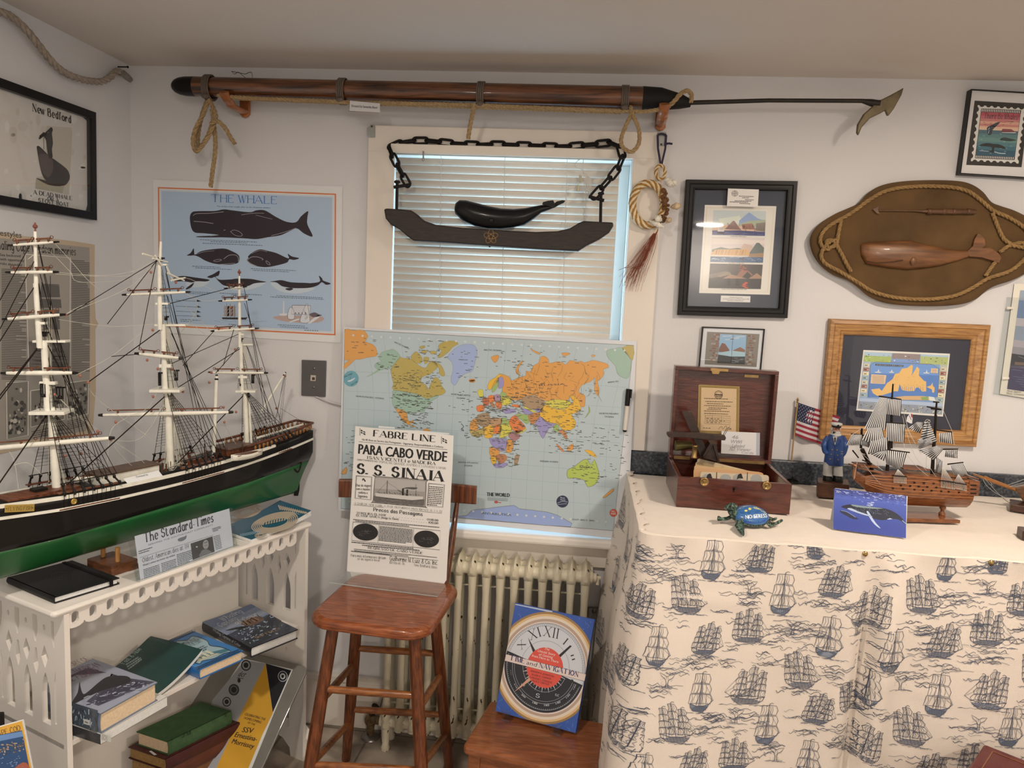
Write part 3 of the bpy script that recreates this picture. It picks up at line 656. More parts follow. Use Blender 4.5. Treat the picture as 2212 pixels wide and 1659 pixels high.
# ---- There Be Whales
def stamp():
 pl = WB(0); root = thing('framed_print', pY(2150,290,0), 'thin black framed print of whales styled as a postage stamp', 'picture')
 z = 7.9; P = [(2060+x/z, 180+y/z) for x, y in ((302,95),(1440,160),(1305,1620),(108,1545))]
 pf = pl.off(.028); b = M(); q, inn = frame_bars(b, pf, P, .003,-.0275,0, [(0,-.0275),(0,0),(1,0),(1,-.0275)]); b.build('frame', MBLACKF, root)
 pp = pl.off(.022); c = Canvas(pp, 2060,180, z); c._put([pp.at(a, d) for a, d in inn], [(0,1,2,3)], '#c9beb2'); c.up()
 c.poly([(358,295),(1290,350),(1158,1432),(214,1392)], '#1c1917'); c.up()
 q = [(410,372),(1232,425),(1105,1370),(292,1328)]; Q = quad_ab(*q); c.poly(q, '#cdc2b2'); c.up()
 for k in range(7):
  for b_ in (0,1): c.ell(Q((k+.62)/7.3, b_*1.02-.01),42,38, '#1c1917', 16)
 for k in range(8):
  for a in (0,1): c.ell(Q(a*1.02-.01,(k+.62)/8.4),36,44, '#1c1917', 16)
 c.up(); q = [(470,430),(1150,458),(1036,1310),(362,1280)]; Q = quad_ab(*q); c.poly(q, '#181513'); c.up()
 for k in range(22):
  for b0, b1 in ((.01,.062),(.945,.99)): c.poly([Q((k+.35)/22.5, b0), Q((k+.85)/22.5, b0), Q((k+.85)/22.5, b1), Q((k+.35)/22.5, b1)], '#cdc2b2')
 def band(b0, b1, col): c.poly([Q(.01, b0), Q(.99, b0), Q(.99, b1), Q(.01, b1)], col)
 for b0, b1, col in ((.07,.14, '#9c3f46'),(.14,.2, '#a4535a'),(.2,.25, '#a9665f'),(.25,.3, '#bd8a72'),(.3,.35, '#b06f62'),(.35,.385, '#c39a7c'),(.385,.425, '#c9a685'),(.425,.5, '#40585d'),(.5,.57, '#4b6a66'),(.57,.66, '#57766b'),(.66,.74, '#46696a'),(.74,.82, '#345a61'),(.82,.94, '#254652')): band(b0, b1, col)
 c.up(); rd = random.Random(6)
 for k in range(26): a, b_ = rd.uniform(.05,.88), rd.uniform(.45,.92); c.line([Q(a, b_), Q(a+.05, b_+.004)], 5,('#9fb0ad', '#2c4f57')[k % 2])
 for k in range(7): a, b_ = rd.uniform(.05,.9), rd.uniform(.24,.36); c.line([Q(a, b_), Q(a+.2, b_)], 8,('#a04f52', '#cfa487')[k % 2])
 c.text('There Be Whales!', (510,598),(1105,622),92, '#2a2722', 'serif', 1.5)
 c.poly([(560,780),(580,745),(650,710),(730,670),(782,662),(770,690),(710,745),(660,800),(640,870),(590,885),(575,850),(570,800)], '#2b3238', 3); c.poly([(785,965),(850,925),(940,940),(1070,970),(960,988),(860,980)], '#27332f', 3); c.poly([(438,1068),(490,1030),(600,1022),(670,1035),(760,1040),(850,1075),(888,1120),(800,1110),(700,1098),(684,1150),(680,1185),(610,1172),(640,1130),(645,1095),(550,1078)], '#1e2423', 3); c.up()
 c.line([(585,790),(610,760)], 10, '#b9bfc2'); c.line([(590,860),(600,800)], 9, '#b9bfc2'); c.poly([(800,835),(830,778),(980,785),(1060,838)], '#74383a'); c.poly([(790,826),(1060,832),(1050,852),(830,845)], '#cfc6b8'); c.line([(690,1170),(780,1195),(880,1200)], 14, '#aeb8b5', 3); c.line([(430,1150),(590,1162)], 8, '#aeb8b5')
 for x, y in ((516,668),(632,685),(845,710),(970,685),(530,700)): c.line([(x-18, y+6),(x, y),(x+18, y-4)], 5, '#2a2422')
 c.build('print', MPRINT, root); pane(pf, inn, -.003, root)
stamp()
# ---- acrylic pocket frame with seaport picture
def pocket():
 pl = WB(0); z = 5.35; cr = (2130,560, z)
 root = thing('acrylic_picture_holder', pY(2190,740,0), 'clear acrylic picture holder at right edge, wider than its paper', 'picture holder')
 pa = pl.off(.012); b = M()
 for o in (0,.011):
  P = [pl.off(o+.0005).hit(2130+x/z, 560+y/z) for x, y in ((238,438),(700,452),(560,1628),(80,1556))]; b.prism([P[0], P[3], P[2], P[1]], (0,-.002,0))
 P = [pl.off(.0005).hit(2130+x/z, 560+y/z) for x, y in ((80,1546),(560,1618),(560,1628),(80,1556))]; b.prism([P[0], P[3], P[2], P[1]], (0,-.012,0)); b.build('sleeve', MACR, root)
 mtape = mat('cloudy_tape', (.8,.78,.72),.3)
 for x, y in ((245,560),(190,1370)): P = [pl.off(.0137).hit(2130+(x+u)/z, 560+(y+v)/z) for u, v in ((0,-12),(75,-8),(78,14),(-2,18))]; M().prism([P[0], P[3], P[2], P[1]], (0,-.0006,0)).build('tape', mtape, root)
 c = Canvas(pl.off(.006), *cr); c.poly([(328,282),(720,296),(600,1630),(158,1556)], '#d8c9b2'); c.up()
 q = [(395,358),(760,370),(650,1560),(242,1500)]; Q = quad_ab(*q); c.poly(q, '#7d8187'); c.up()
 for b0, b1, col in ((0,.1, '#83888e'),(.1,.28, '#5d6c82'),(.28,.36, '#9d9290'),(.36,.5, '#777d84'),(.5,.57, '#94898a'),(.57,.64, '#7f7778'),(.64,.76, '#2f3033'),(.76,1, '#3a364a')): c.poly([Q(0, b0), Q(1, b0+.01), Q(1, b1), Q(0, b1)], col)
 c.up(); c.line([Q(0,.775), Q(1,.77)], 4, '#6d5d57'); c.line([Q(.2,.66), Q(.9,.72)], 3, '#8c8a87'); c.poly([Q(.12,.72), Q(.4,.715), Q(.4,.745), Q(.12,.75)], '#665042')
 rd = random.Random(1)
 for k in range(8): a = rd.uniform(0,.5); c.line([Q(a, .8+.022*k), Q(a+.3,.8+.022*k)], 6, '#5a566a')
 c.text('Mystic Seaport', (238,1532),(400,1546),26, '#4b4338', slant=.25); c.text('Mystic, Connecticut', (230,1560),(450,1580),26, '#4b4338', slant=.25)
 tag(c.build('paper_print', MPRINT), 'seaport print on cream paper in clear sleeve at right edge', 'print')
pocket()
# ---- grey telephone wall plate and its cable
def jack():
 pl = WB(0); root = thing('phone_jack', pY(680,817,0), 'grey telephone wall plate between whale poster and world map', 'wall plate')
 mg = mat('grey_plastic', (.10,.10,.105),.4); P = [pl.uv(pl.hit(*p)) for p in ((653,777),(706,779),(704,857),(652,854))]
 q = [pl.at(a, b, .0002) for a, b in P]; M().prism([q[0], q[3], q[2], q[1]], (0,-.007,0)).build('plate', mg, root, bevel=.002)
 f = lambda x, y, e: pY(640+x/2.765,690+y/2.765,-e)
 b = M(); q = [f(x, y, .007) for x, y in ((88,332),(118,334),(116,368),(86,366))]; b.prism([q[0], q[3], q[2], q[1]], (0,-.003,0)); b.build('socket', mat('ivory_plastic', (.55,.52,.45),.4), root)
 q = [f(x, y, .0101) for x, y in ((95,345),(111,346),(110,362),(94,361))]; M().prism([q[0], q[3], q[2], q[1]], (0,-.0008,0)).build('opening', mat('dark_opening', (.05,.04,.03),.6), root)
 ms = mat('steel_screw', (.3,.3,.31),.3,1)
 for x, y in ((107,292),(104,405)): M().lathe(f(x, y, .007),(0,-1,0), [(0,.004),(.0015,.0035),(.002,.001)], 10).build('screw', ms, root)
 b = M(); b.tube(smooth([f(112,458,.003), f(150,475,.006),(pY(710,868,-.012)), pY(733,874,-.014), pY(742,876,-.012)], 5),.0035,6); b.build('cable', mat('cable_plastic', (.6,.6,.6),.4), root)
jack()
KA = 1.5
# ================================================================ world map, blind, whale yoke, harpoon, wreath
def world_map():
 a, b = V((0,-.052,.797)), V((0,-.027,1.45)); d = (b-a).normalized()
 pl = Plane(a, (0,-d.z, d.y)); c = Canvas(pl, 640,690,2.765)
 root = thing('world_map', (1.25,-.05,.797), 'large laminated world map standing on window sill behind the stool', 'map')
 P = [pl.uv(pl.hit(*p)) for p in ((742,707),(1375.5,737),(1354,1166),(730,1102))]
 q = [pl.at(x, y, -.0012) for x, y in P]; rb = M().prism([q[0], q[3], q[2], q[1]], pl.n*.001); rb.build('board', mat('white_laminate_board', (.8,.79,.77),.3), root)
 c._put([pl.at(x, y) for x, y in P], [(0,3,2,1)], '#cfc9c2'); c.up()
 sea = [(290,60),(2015,155),(1893,1262),(268,1130)]; Q = quad_ab(*sea); c.poly(sea, '#a6ada8'); c.up()
 c.line(sea, 3, '#6d6a64', closed=True)
 for k in range(1,18):
  t = k/18.; u = (t-.5); c.line([Q(t+u*.10*s*s*(1 if s < 0 else .6)*(1),.5+s*.48) for s in (-1,-.6,-.2,.2,.6,1)], 1.6, '#8d9a99')
 for b_ in (.22,.33,.43,.52,.60,.68,.76,.86): c.line([Q(.01, b_+.012), Q(.5, b_), Q(.99, b_+.008)], 1.6, '#8d9a99')
 c.up(); rd = random.Random(12)
 OR, CN, US, GL, YE, TA, PU, GR, RD, LG, AN = '#c98a42', '#a8914a', '#8ea38c', '#98a1bb', '#d5a234', '#9b7d5c', '#8d82a4', '#8fa05a', '#cf7138', '#c2b347', '#8d9abb'
 def land(p, col, sm=2, out=True):
  c.poly(p, col, sm); c.L += .3
  if out: c.line(p, 2.2, '#6b6250', sm, True)
  c.L -= .3
 W_ = lambda pts: [((x-740)*2.765+0,0) for x in pts]
 c.crop(740,700,6.9125)     # north-west part
 land([(40,75),(150,95),(260,85),(330,105),(370,160),(380,190),(340,260),(420,290),(490,340),(520,440),(500,480),(450,490),(370,500),(250,530),(190,530),(130,590),(60,650),(22,670),(25,600),(120,520),(30,540),(30,300)], OR)
 land([(590,420),(700,390),(760,375),(860,470),(820,540),(740,640),(730,700),(700,660),(620,670),(560,690),(490,650),(480,610),(530,570),(580,560),(540,500)], US)
 land([(560,690),(490,735),(380,785),(350,790),(470,720),(545,665)], US, 2, False)
 land([(860,490),(900,510),(990,510),(1060,550),(1120,600),(1180,640),(1250,650),(1300,560),(1380,560),(1420,620),(1400,670),(1360,700),(1310,750),(1240,770),(1180,800),(1170,870),(1250,910),(1275,990),(1300,930),(1340,850),(1390,790),(1460,850),(1480,920),(1540,1000),(1500,1050),(1420,1070),(1340,1090),(1270,1110),(1190,1085),(1100,1040),(760,985),(760,900),(735,780),(720,680),(780,590)], CN)
 land([(1030,470),(1090,410),(1140,440),(1190,510),(1190,560),(1140,590),(1060,560),(1020,500)], CN); land([(1150,340),(1220,320),(1230,350),(1170,370)], CN); land([(1180,400),(1260,390),(1250,430),(1190,430)], CN); land([(1300,410),(1370,400),(1410,430),(1330,450)], CN)
 land([(1430,320),(1500,270),(1600,250),(1690,260),(1730,300),(1650,340),(1600,400),(1540,450),(1470,500),(1420,500),(1440,450),(1480,400),(1440,370)], CN)
 land([(1340,560),(1440,590),(1500,660),(1530,760),(1490,780),(1440,730),(1440,660),(1380,600)], CN); land([(1210,500),(1290,500),(1280,560),(1230,600)], CN)
 land([(1570,480),(1640,400),(1750,320),(1850,300),(1950,310),(2000,360),(2010,450),(1980,560),(1960,640),(1930,710),(1830,740),(1750,800),(1700,890),(1670,915),(1620,860),(1630,760),(1650,690),(1640,580),(1580,520)], GL)
 land([(770,985),(1100,1040),(1190,1085),(1260,1110),(1340,1095),(1400,1060),(1440,1080),(1330,1150),(1300,1220),(1240,1270),(1215,1320),(1170,1310),(1060,1320),(1000,1350),(960,1330),(900,1280),(800,1260),(750,1210),(740,1130),(750,1040)], US)
 land([(790,1265),(850,1270),(900,1285),(960,1335),(970,1400),(990,1450),(1050,1440),(1060,1470),(1000,1490),(1060,1520),(1110,1540),(1050,1530),(960,1490),(900,1440),(850,1360)], OR)
 c.poly([(1210,1570),(1260,1555),(1330,1600),(1200,1600)], OR); c.ell((1930,840),48,24, '#c57d3f', 12)
 c.up(); c.ell((128,815),114,118, '#5f8f95', 30); c.up(); c.poly([(75,850),(120,830),(190,800),(170,830),(120,860),(85,862)], '#d5d8d6', 3); c.line([(120,780),(112,835)], 4, '#33474c')
 c.text('Like magic', (30,800),(152,742),28, '#274349', bold=2); c.text('but real', (135,920),(225,862),28, '#274349', bold=2); c.L -= 2
 c.crop(1000,720,5.672)     # north-east part
 rus = [(300,690),(340,600),(420,520),(460,495),(560,530),(600,580),(680,540),(770,520),(770,460),(830,470),(860,400),(930,360),(950,290),(1000,280),(1050,320),(1060,370),(1130,350),(1210,350),(1260,385),(1310,330),(1400,350),(1450,340),(1490,360),(1590,330),(1690,350),(1770,375),(1785,420),(1720,440),(1730,490),(1690,560),(1650,590),(1670,680),(1655,770),(1610,690),(1620,540),(1570,590),(1450,640),(1420,720),(1480,750),(1500,790),(1490,900),(1440,890),(1420,830),(1350,770),(1310,770),(1290,820),(1130,810),(1030,830),(940,800),(900,770),(820,755),(690,820),(600,810),(500,790),(480,720),(490,600),(420,560),(350,640)]
 land(rus, OR)
 for p in ([(650,480),(660,410),(720,340),(735,350),(680,430),(690,500)], [(830,180),(870,210),(945,240),(930,260),(850,215)], [(1210,240),(1300,240),(1310,255),(1240,280)], [(1570,270),(1625,265),(1600,292)], [(345,290),(430,265),(440,300),(400,360),(370,340)], [(80,575),(150,570),(140,600),(90,600)]): land(p, OR)
 c.L += .5
 land([(300,660),(330,580),(400,540),(440,500),(490,510),(450,530),(420,600),(360,660),(330,695)], YE); land([(360,650),(410,560),(440,545),(430,640),(390,710),(355,720)], GR); land([(440,545),(490,540),(500,640),(440,680),(430,620)], PU)
 eu = [([(170,890),(260,880),(250,950),(180,960)], RD),([(240,800),(310,790),(320,870),(260,890)], '#b3603f'),([(310,770),(380,760),(390,830),(330,850)], RD),([(380,760),(450,750),(470,820),(390,830)], '#9b7d8c'),([(460,780),(570,770),(590,860),(480,880)], LG),([(330,850),(370,850),(400,920),(350,890)], '#a97150'),([(400,840),(480,850),(460,930),(410,900)], RD),([(470,720),(530,730),(520,780),(460,770)], GR),([(180,700),(240,690),(250,770),(200,780)], LG),([(480,930),(620,925),(640,965),(520,985)], PU),([(600,870),(690,880),(700,910),(620,900)], RD),
  ([(720,800),(830,755),(920,790),(1000,830),(970,940),(860,930),(740,880)], TA),([(740,890),(860,940),(900,975),(840,960),(760,920)], LG),([(720,930),(800,930),(860,990),(760,990)], PU),([(900,920),(990,930),(960,970),(900,960)], PU),
  ([(1010,840),(1130,810),(1290,825),(1320,860),(1240,930),(1100,910),(1020,870)], LG),([(930,980),(1010,870),(1100,915),(1240,935),(1320,860),(1350,840),(1310,770),(1370,770),(1420,830),(1440,890),(1440,940),(1370,980),(1330,1000),(1380,1080),(1370,1150),(1300,1190),(1220,1180),(1160,1110),(1040,1090),(980,1050)], YE),
  ([(880,1100),(950,1020),(1000,1060),(1040,1095),(1150,1105),(1130,1140),(1060,1160),(1010,1240),(980,1290),(940,1230),(910,1140)], PU),([(650,990),(790,1000),(810,1080),(780,1110),(720,1060)], GR),([(800,1000),(930,970),(940,1020),(870,1110),(830,1100)], '#b3743f'),([(560,1080),(640,1000),(690,1060),(770,1150),(720,1200),(640,1220)], RD),([(640,1190),(720,1190),(770,1160),(760,1200),(660,1235)], LG),
  ([(1100,1140),(1160,1110),(1180,1180),(1140,1210)], GR),([(1160,1190),(1240,1190),(1280,1270),(1260,1300),(1220,1240)], '#b8794a'),([(1150,1350),(1240,1440),(1220,1450),(1160,1390)], '#c97845'),([(1280,1400),(1350,1350),(1350,1420),(1290,1440)], OR),([(1490,1430),(1580,1440),(1640,1520),(1560,1490)], YE),([(1540,890),(1560,960),(1490,1040),(1540,960)], GR),
  # Africa
  ([(85,1110),(130,1050),(180,1060),(180,1190),(90,1180)], OR),([(180,1000),(320,980),(330,1110),(260,1150),(180,1100)], TA),([(325,1040),(470,1040),(470,1110),(400,1150),(330,1110)], '#a9825c'),([(470,1040),(540,1045),(570,1110),(470,1115)], GR),([(180,1190),(260,1150),(260,1230),(180,1270),(110,1250),(85,1180)], '#a9914f'),([(260,1160),(340,1120),(380,1170),(360,1270),(270,1280)], YE),([(380,1140),(470,1115),(460,1220),(380,1230)], RD),([(460,1120),(570,1115),(600,1190),(550,1250),(450,1280)], LG),([(570,1210),(640,1220),(710,1250),(640,1320),(560,1270)], '#9c6d6b'),([(320,1290),(450,1290),(540,1300),(530,1400),(480,1450),(380,1400)], PU),([(330,1400),(440,1410),(440,1490),(340,1510)], OR),([(540,1310),(620,1320),(600,1450),(530,1450)], OR),([(340,1510),(410,1500),(400,1610),(360,1600)], YE),([(400,1500),(510,1480),(540,1540),(460,1600)], '#ad6f49'),([(370,1600),(460,1590),(550,1590),(500,1645),(400,1645)], PU),([(640,1500),(690,1490),(670,1590),(630,1620)], TA)]
 for p, col in eu: land(p, col)
 land([(1760,215),(1860,190),(1950,175),(2060,330),(2030,540),(1960,540),(1890,490),(1870,400),(1780,300)], US); land([(1950,175),(2090,150),(2080,330),(2010,260)], CN)
 c.crop(640,690,2.765)
 land([(1620,900),(1660,880),(1710,840),(1740,838),(1760,870),(1780,835),(1800,890),(1808,930),(1790,980),(1740,1000),(1720,960),(1660,945),(1622,948)], '#a1ad4c'); land([(1830,1062),(1890,1010),(1894,1024),(1850,1060)], OR); land([(268,920),(300,880),(300,920)], OR)
 land([(960,1180),(1020,1170),(1050,1140),(1130,1130),(1300,1110),(1330,1130),(1500,1150),(1600,1190),(1640,1238),(1300,1212)], AN)
 # place names: dense tiny dashes over the land, sparse at sea
 c.up(); c.up()
 DK = '#4d4a3c'
 for (x0, x1, y0, y1, n) in ((570,870,300,420,70),(560,800,440,560,110),(600,800,560,650,60),(1090,1340,460,560,130),(1040,1350,570,700,150),(1150,1320,700,880,90),(1330,1700,480,680,160),(1250,1480,360,470,60),(1480,1780,250,480,30),(1500,1700,650,800,60),(1640,1800,870,980,26),(1690,1980,640,950,70),(300,460,100,200,16),(470,600,200,300,26),(930,1080,170,350,20),(270,380,640,940,30),(900,1150,420,640,30),(1000,1120,620,720,30),(640,900,120,260,40),(1180,1700,160,300,34)):
  for k in range(n):
   x, y = rd.uniform(x0, x1), rd.uniform(y0, y1); l = rd.uniform(7,26); s = rd.uniform(.02,.12); c.line([(x, y),(x+l, y+l*s)], 2.6, DK)
 for k in range(60):
  x, y = rd.uniform(1250,1800), rd.uniform(260,470); c.line([(x, y),(x+rd.uniform(-25,25), y+rd.uniform(10,40)),(x+rd.uniform(-30,30), y+rd.uniform(40,70))], 1.3, '#7a6238')
 for k in range(30): x, y = rd.uniform(580,820), rd.uniform(300,430); c.line([(x, y),(x+rd.uniform(-25,25), y+rd.uniform(5,30))], 1.3, '#6f5f30')
 T = '#3d4240'
 for t, a_, b_, h in (('ARCTIC OCEAN', (585,138),(672,178),9),('NORTH PACIFIC', (358,462),(462,472),9),('OCEAN', (472,472),(522,477),9),('NORTH ATLANTIC', (926,450),(1042,459),9),('OCEAN', (958,473),(1008,476),9),('ARCTIC OCEAN', (1120,186),(1224,190),9),('NORTH PACIFIC', (1810,565),(1925,568),9),('OCEAN', (1842,584),(1895,587),9),('SOUTH ATLANTIC', (968,856),(1088,862),9),('OCEAN', (1003,876),(1052,878),9),('INDIAN OCEAN', (1457,850),(1563,855),9),('SOUTHERN OCEAN', (1648,1198),(1778,1206),9),('RUSSIA', (1450,398),(1605,390),9),('ASIA', (1462,508),(1530,508),10),('CHINA', (1525,585),(1590,588),9),('EUROPE', (1200,466),(1330,472),9),('MONGOLIA', (1540,508),(1602,510),7),('AMERICA', (640,455),(736,463),10),('NORTH', (680,398),(740,404),10),('CANADA', (655,362),(720,372),8),('UNITED STATES', (636,488),(716,494),7),('AUSTRALIA', (1690,885),(1770,888),10),('ANTARCTICA', (1108,1162),(1285,1174),13),('GREENLAND', (970,242),(1025,245),6),('BERING SEA', (1862,380),(1925,372),8),('THE WORLD', (1138,1054),(1274,1060),22)):
  c.text(t, a_, b_, h, '#1d1e1d' if t == 'THE WORLD' else T, bold=3 if t == 'THE WORLD' else 1.6)
 c.greek((1142,1064),(1265,1070),3,(0,7),2, '#5c605e', rd, step=10); c.ell((1194,1090),11,8, '#a8453d', 16); c.line([(1204,1092),(1224,1094)], 4, '#a8453d')
 for k in range(30):
  for b_ in (.030,.955):
   x, y = Q(.03+.94*k/29., b_+(.025 if b_ < .5 else 0)*(1-abs(k-14.5)/14.5)*0); c.ell((x, y),6.5,6.5, '#cfc9bd', 12); c.L += .5; c.line([(x-1, y-4),(x, y),(x+3, y+1)], 1.2, '#6d6a64'); c.L -= .5
 c.ell((1590,1087),36,36, '#23283e', 28); c.ell((1894,1155),23,23, '#b84a38', 24); c.up()
 c.text('Boat', (1578,1068),(1604,1070),9, '#b9bcc4', bold=2); c.text('World', (1576,1080),(1606,1082),8, '#b9bcc4', bold=2); c.line([(1560,1096),(1590,1085),(1620,1090)], 2.5, '#b9bcc4'); c.line([(1562,1104),(1616,1100)], 2, '#b9bcc4')
 c.text('HILL', (1882,1150),(1906,1151),10, '#e0c6b6', bold=2); c.text('POPS', (1880,1166),(1908,1167),12, '#e0c6b6', bold=2.5)
 c.line([(985,622),(1000,640),(985,655),(1000,665),(990,648)], 3, '#3d4240', 4)
 c.build('map_print', printed('laminated_map', .3, coat=.8, cr=.12), root)
 # marker pen clipped on the right edge of the map
 pk = thing('marker_pen', c.h((1975,560)), 'white dry-erase marker with black cap clipped on right edge of world map', 'marker')
 A, B, C_ = [pl.off(.010).hit(640+x/2.765,690+y/2.765) for x, y in ((1986,416),(1976,516),(1962,660))]; D = pl.off(.010).hit(640+1961/2.765,690+672/2.765)
 M().tube([B, C_], [.0072,.0072], 12).build('barrel', mat('white_plastic', (.7,.68,.63),.35), pk)
 M().tube([A, A+(B-A)*.6, B], [.0085,.0085,.0078], 12).obox(A+V((.006,-.006,0)), V((.005,0,0)), V((0,-.005,0)),(B-A)*.5).build('cap', mat('black_plastic', (.015,.015,.015),.4), pk)
 M().tube([C_, D], [.0072,.005], 12).build('end_plug', mat('black_plastic2', (.015,.015,.015),.4), pk)
world_map()
# ---- venetian blind
EW = lambda x, y, d: pY(640+x/2.514,100+y/2.514,-d)
def blind():
 root = thing('venetian_blind', (1.3,-.02,2.04), 'cream venetian blind with slats half closed hanging in window', 'blind')
 MB = mat('blind_vinyl', (.80,.77,.70),.4, var=.01)
 X0, X1 = .934,1.662; pitch = .0236
 M().box((.923,-.056,2.018),(1.662,-.050,2.047)).box((.923,-.050,2.043),(1.662,-.022,2.047)).build('valance', MB, root, bevel=.002)
 M().box((X0,-.022,2.018),(X1,.012,2.046)).build('headrail', MB, root)
 first = None
 n = 50
 for k in range(n):
  z = 1.997-pitch*k
  if first is None:
   b = M(); R_ = []
   for s in range(5):
    t = s/4-.5; w = .0262*t; cv = .0022*(1-4*t*t)
    yy = -.018 + w*cos(radians(70)) + cv*sin(radians(70)); zz = w*sin(radians(70)) - cv*cos(radians(70))
    R_.append((yy, zz))
   R_ = [(-.036-y_, z_) for y_, z_ in R_]
   for x in (X0, X1): pass
   vs = [(x, y_, z+z_) for x in (X0, X1) for y_, z_ in R_]; b.add(vs, [(i, i+1, i+6, i+5) for i in range(4)], smooth=True)
   first = b.build('slat', MB, root, solid=.0007); zf = z
  else:
   o = first.copy(); COL.objects.link(o); o.parent = root; o.location = (0,0, z-zf)
 MC = mat('blind_cord', (.75,.73,.68),.6)
 for xa, xb in ((785,778),(1133,1115),(1472,1445)):
  A, B = EW(xa, 605,.034), EW(xb, 1560,.034); M().tube([V((A.x, -.034,2.02)), V((A.x+(B.x-A.x)*.93,-.034,1.462))], .0011,5).build('ladder_cord', MC, root)
 # valance clip / wand hook, pull cords with tassels
 M().tube([EW(690,570,.060), EW(690,590,.062), EW(690,606,.062)], .0028,6).tube(smooth([EW(688,606,.062), EW(683,615,.062), EW(690,624,.062), EW(696,614,.062), EW(690,606,.062)], 4),.0014,5).build('wand_hook', mat('clear_hook', (.30,.30,.29),.2), root)
 M().tube(smooth([EW(1545,612,.05), EW(1520,630,.052), EW(1518,655,.052), EW(1548,668,.05), EW(1562,690,.05)], 5),.0011,5).tube(smooth([EW(1560,612,.05), EW(1556,660,.052), EW(1562,690,.052)], 4),.0011,5).build('pull_cord', MC, root)
 rd = random.Random(3)
 for k in range(7): M().tube(smooth([EW(1560+rd.uniform(-6,8),688,.05), EW(1575+4*k, 720,.055), EW(1568+6*k, 770+rd.uniform(-15,15),.053), EW(1572+7*k, 805+rd.uniform(-20,15),.05)], 4),.0010,5).build('pull_cord', MC, root)
 for dx in (0,14): M().tube([EW(1562+dx, 690,.05), EW(1558+dx, 950,.048)], .0010,5).build('pull_cord', MC, root)
 for (x, y, x2, y2) in ((1540,700,1550,738),(1532,752,1530,788)):
  M().tube([EW(x, y, .054), EW(x2, y2,.054)], [.0035,.0065], 10).build('tassel', mat('ivory_tassel', (.6,.56,.42),.4), root)
blind()
# ---- carved wooden yoke hung on an iron chain, with a black whale sitting on it
MIRON = mat('black_iron', (.012,.010,.010),.55, var=.2, bump=.0004)
def chain_links(pts, n, parent, r=.0042, L=.036):
 """iron links strung along a polyline"""
 pts = [V(p) for p in pts]; d = [0]
 for a, b in zip(pts, pts[1:]): d.append(d[-1]+(b-a).length)
 def at(s):
  for i in range(len(pts)-1):
   if s <= d[i+1]+1e-9: return pts[i]+(pts[i+1]-pts[i])*((s-d[i])/max(d[i+1]-d[i], 1e-9))
  return pts[-1]
 st = d[-1]/n
 for k in range(n):
  a, b = at(k*st), at((k+1)*st); m_ = (a+b)/2; t = (b-a).normalized(); h = st/2+r*1.1; w = .0105
  s = t.cross(V((0,1,0))).normalized(); u = V((0,1,0)); u = (u-t*u.dot(t)).normalized()
  if k % 2: s, u = (s*.45+u*.9).normalized(), s
  else: s = (s*.92+u*.3).normalized()
  P = []
  for i in range(7): th = -pi/2+pi*i/6; P.append(m_+t*((h-w)+w*cos(th))+s*(w*sin(th)))
  for i in range(7): th = pi/2+pi*i/6; P.append(m_+t*(-(h-w)+w*cos(th))+s*(w*sin(th)))
  M().tube(P, r, 6, closed=True).build('chain_link', MIRON, parent)
def yoke():
 root = thing('carved_yoke', EW(1100,1040,.07), 'dark wooden yoke plank with rope-rose emblem hanging on iron chain before the blind', 'yoke')
 MY = wood('dark_yoke_wood', '#33231b', '#150e0c', .55,30,(1,5,6),.05, k=1.)
 out = [(475,884),(492,880),(560,884),(622,890),(648,908),(690,945),(755,968),(900,985),(1100,998),(1300,1008),(1420,1003),(1485,988),(1535,958),(1562,948),(1640,952),(1721,956),(1722,975),(1700,1010),(1645,1048),(1575,1083),(1530,1112),(1360,1104),(1200,1094),(1000,1080),(800,1065),(635,1055),(600,1030),(560,995),(512,968),(484,935)]
 f = [EW(x, y, .088) for x, y in out]; M().prism(f, (0,.036,0)).build('plank', MY, root, bevel=.004)
 # knot emblem burned in the middle: three interlaced loops
 MG = mat('burnt_gold', '#7d5a30', .5); b = M()
 ce = (1057,1034)
 for k in range(5):
  P = []
  for i in range(20):
   t = 2*pi*i/20; x, y = 14+25*cos(t),15*sin(t); an = 2*pi*k/5-pi/2; P.append(EW(ce[0]+x*cos(an)-y*sin(an), ce[1]+x*sin(an)+y*cos(an),.0885))
  b.tube(P, .0012,5, closed=True)
 b.build('knot_emblem', MG, root)
 M().cyl(EW(1050,1083,.07), EW(1050,1092,.07),.004,.002).build('hook_eye', MIRON, root)
 for (xa, ya, xb, yb) in ((548,742,545,892),(1655,805,1652,962)):
  A, B = EW(xa, ya, .072), EW(xb, yb, .072)
  M().tube([A, B], .0048,8).lathe(A, A-B, [(-.002,.005),(.0,.0095),(.004,.0105),(.007,.008)], 10).build('hanging_bolt', MIRON, root)
 for (xa, ya, xb, yb) in ((530,765,614,752),(1588,816,1672,838)): M().tube([EW(xa, ya, .078), EW(xb, yb, .078)], .0052,8).build('cross_pin', MIRON, root)
 chain_links([EW(608,755,.075), EW(560,668,.072), EW(505,560,.066), EW(505,552,.052)], 4, root)
 chain_links([EW(506,552,.05), EW(560,524,.042), EW(640,512,.036), EW(720,512,.034), EW(850,528,.034), EW(1000,536,.034), EW(1070,532,.034), EW(1300,540,.034), EW(1450,546,.034), EW(1640,530,.036), EW(1735,520,.040), EW(1755,545,.052)], 18, root)
 chain_links([EW(1757,540,.055), EW(1778,620,.072), EW(1720,700,.076), EW(1610,822,.078)], 5, root)
yoke()
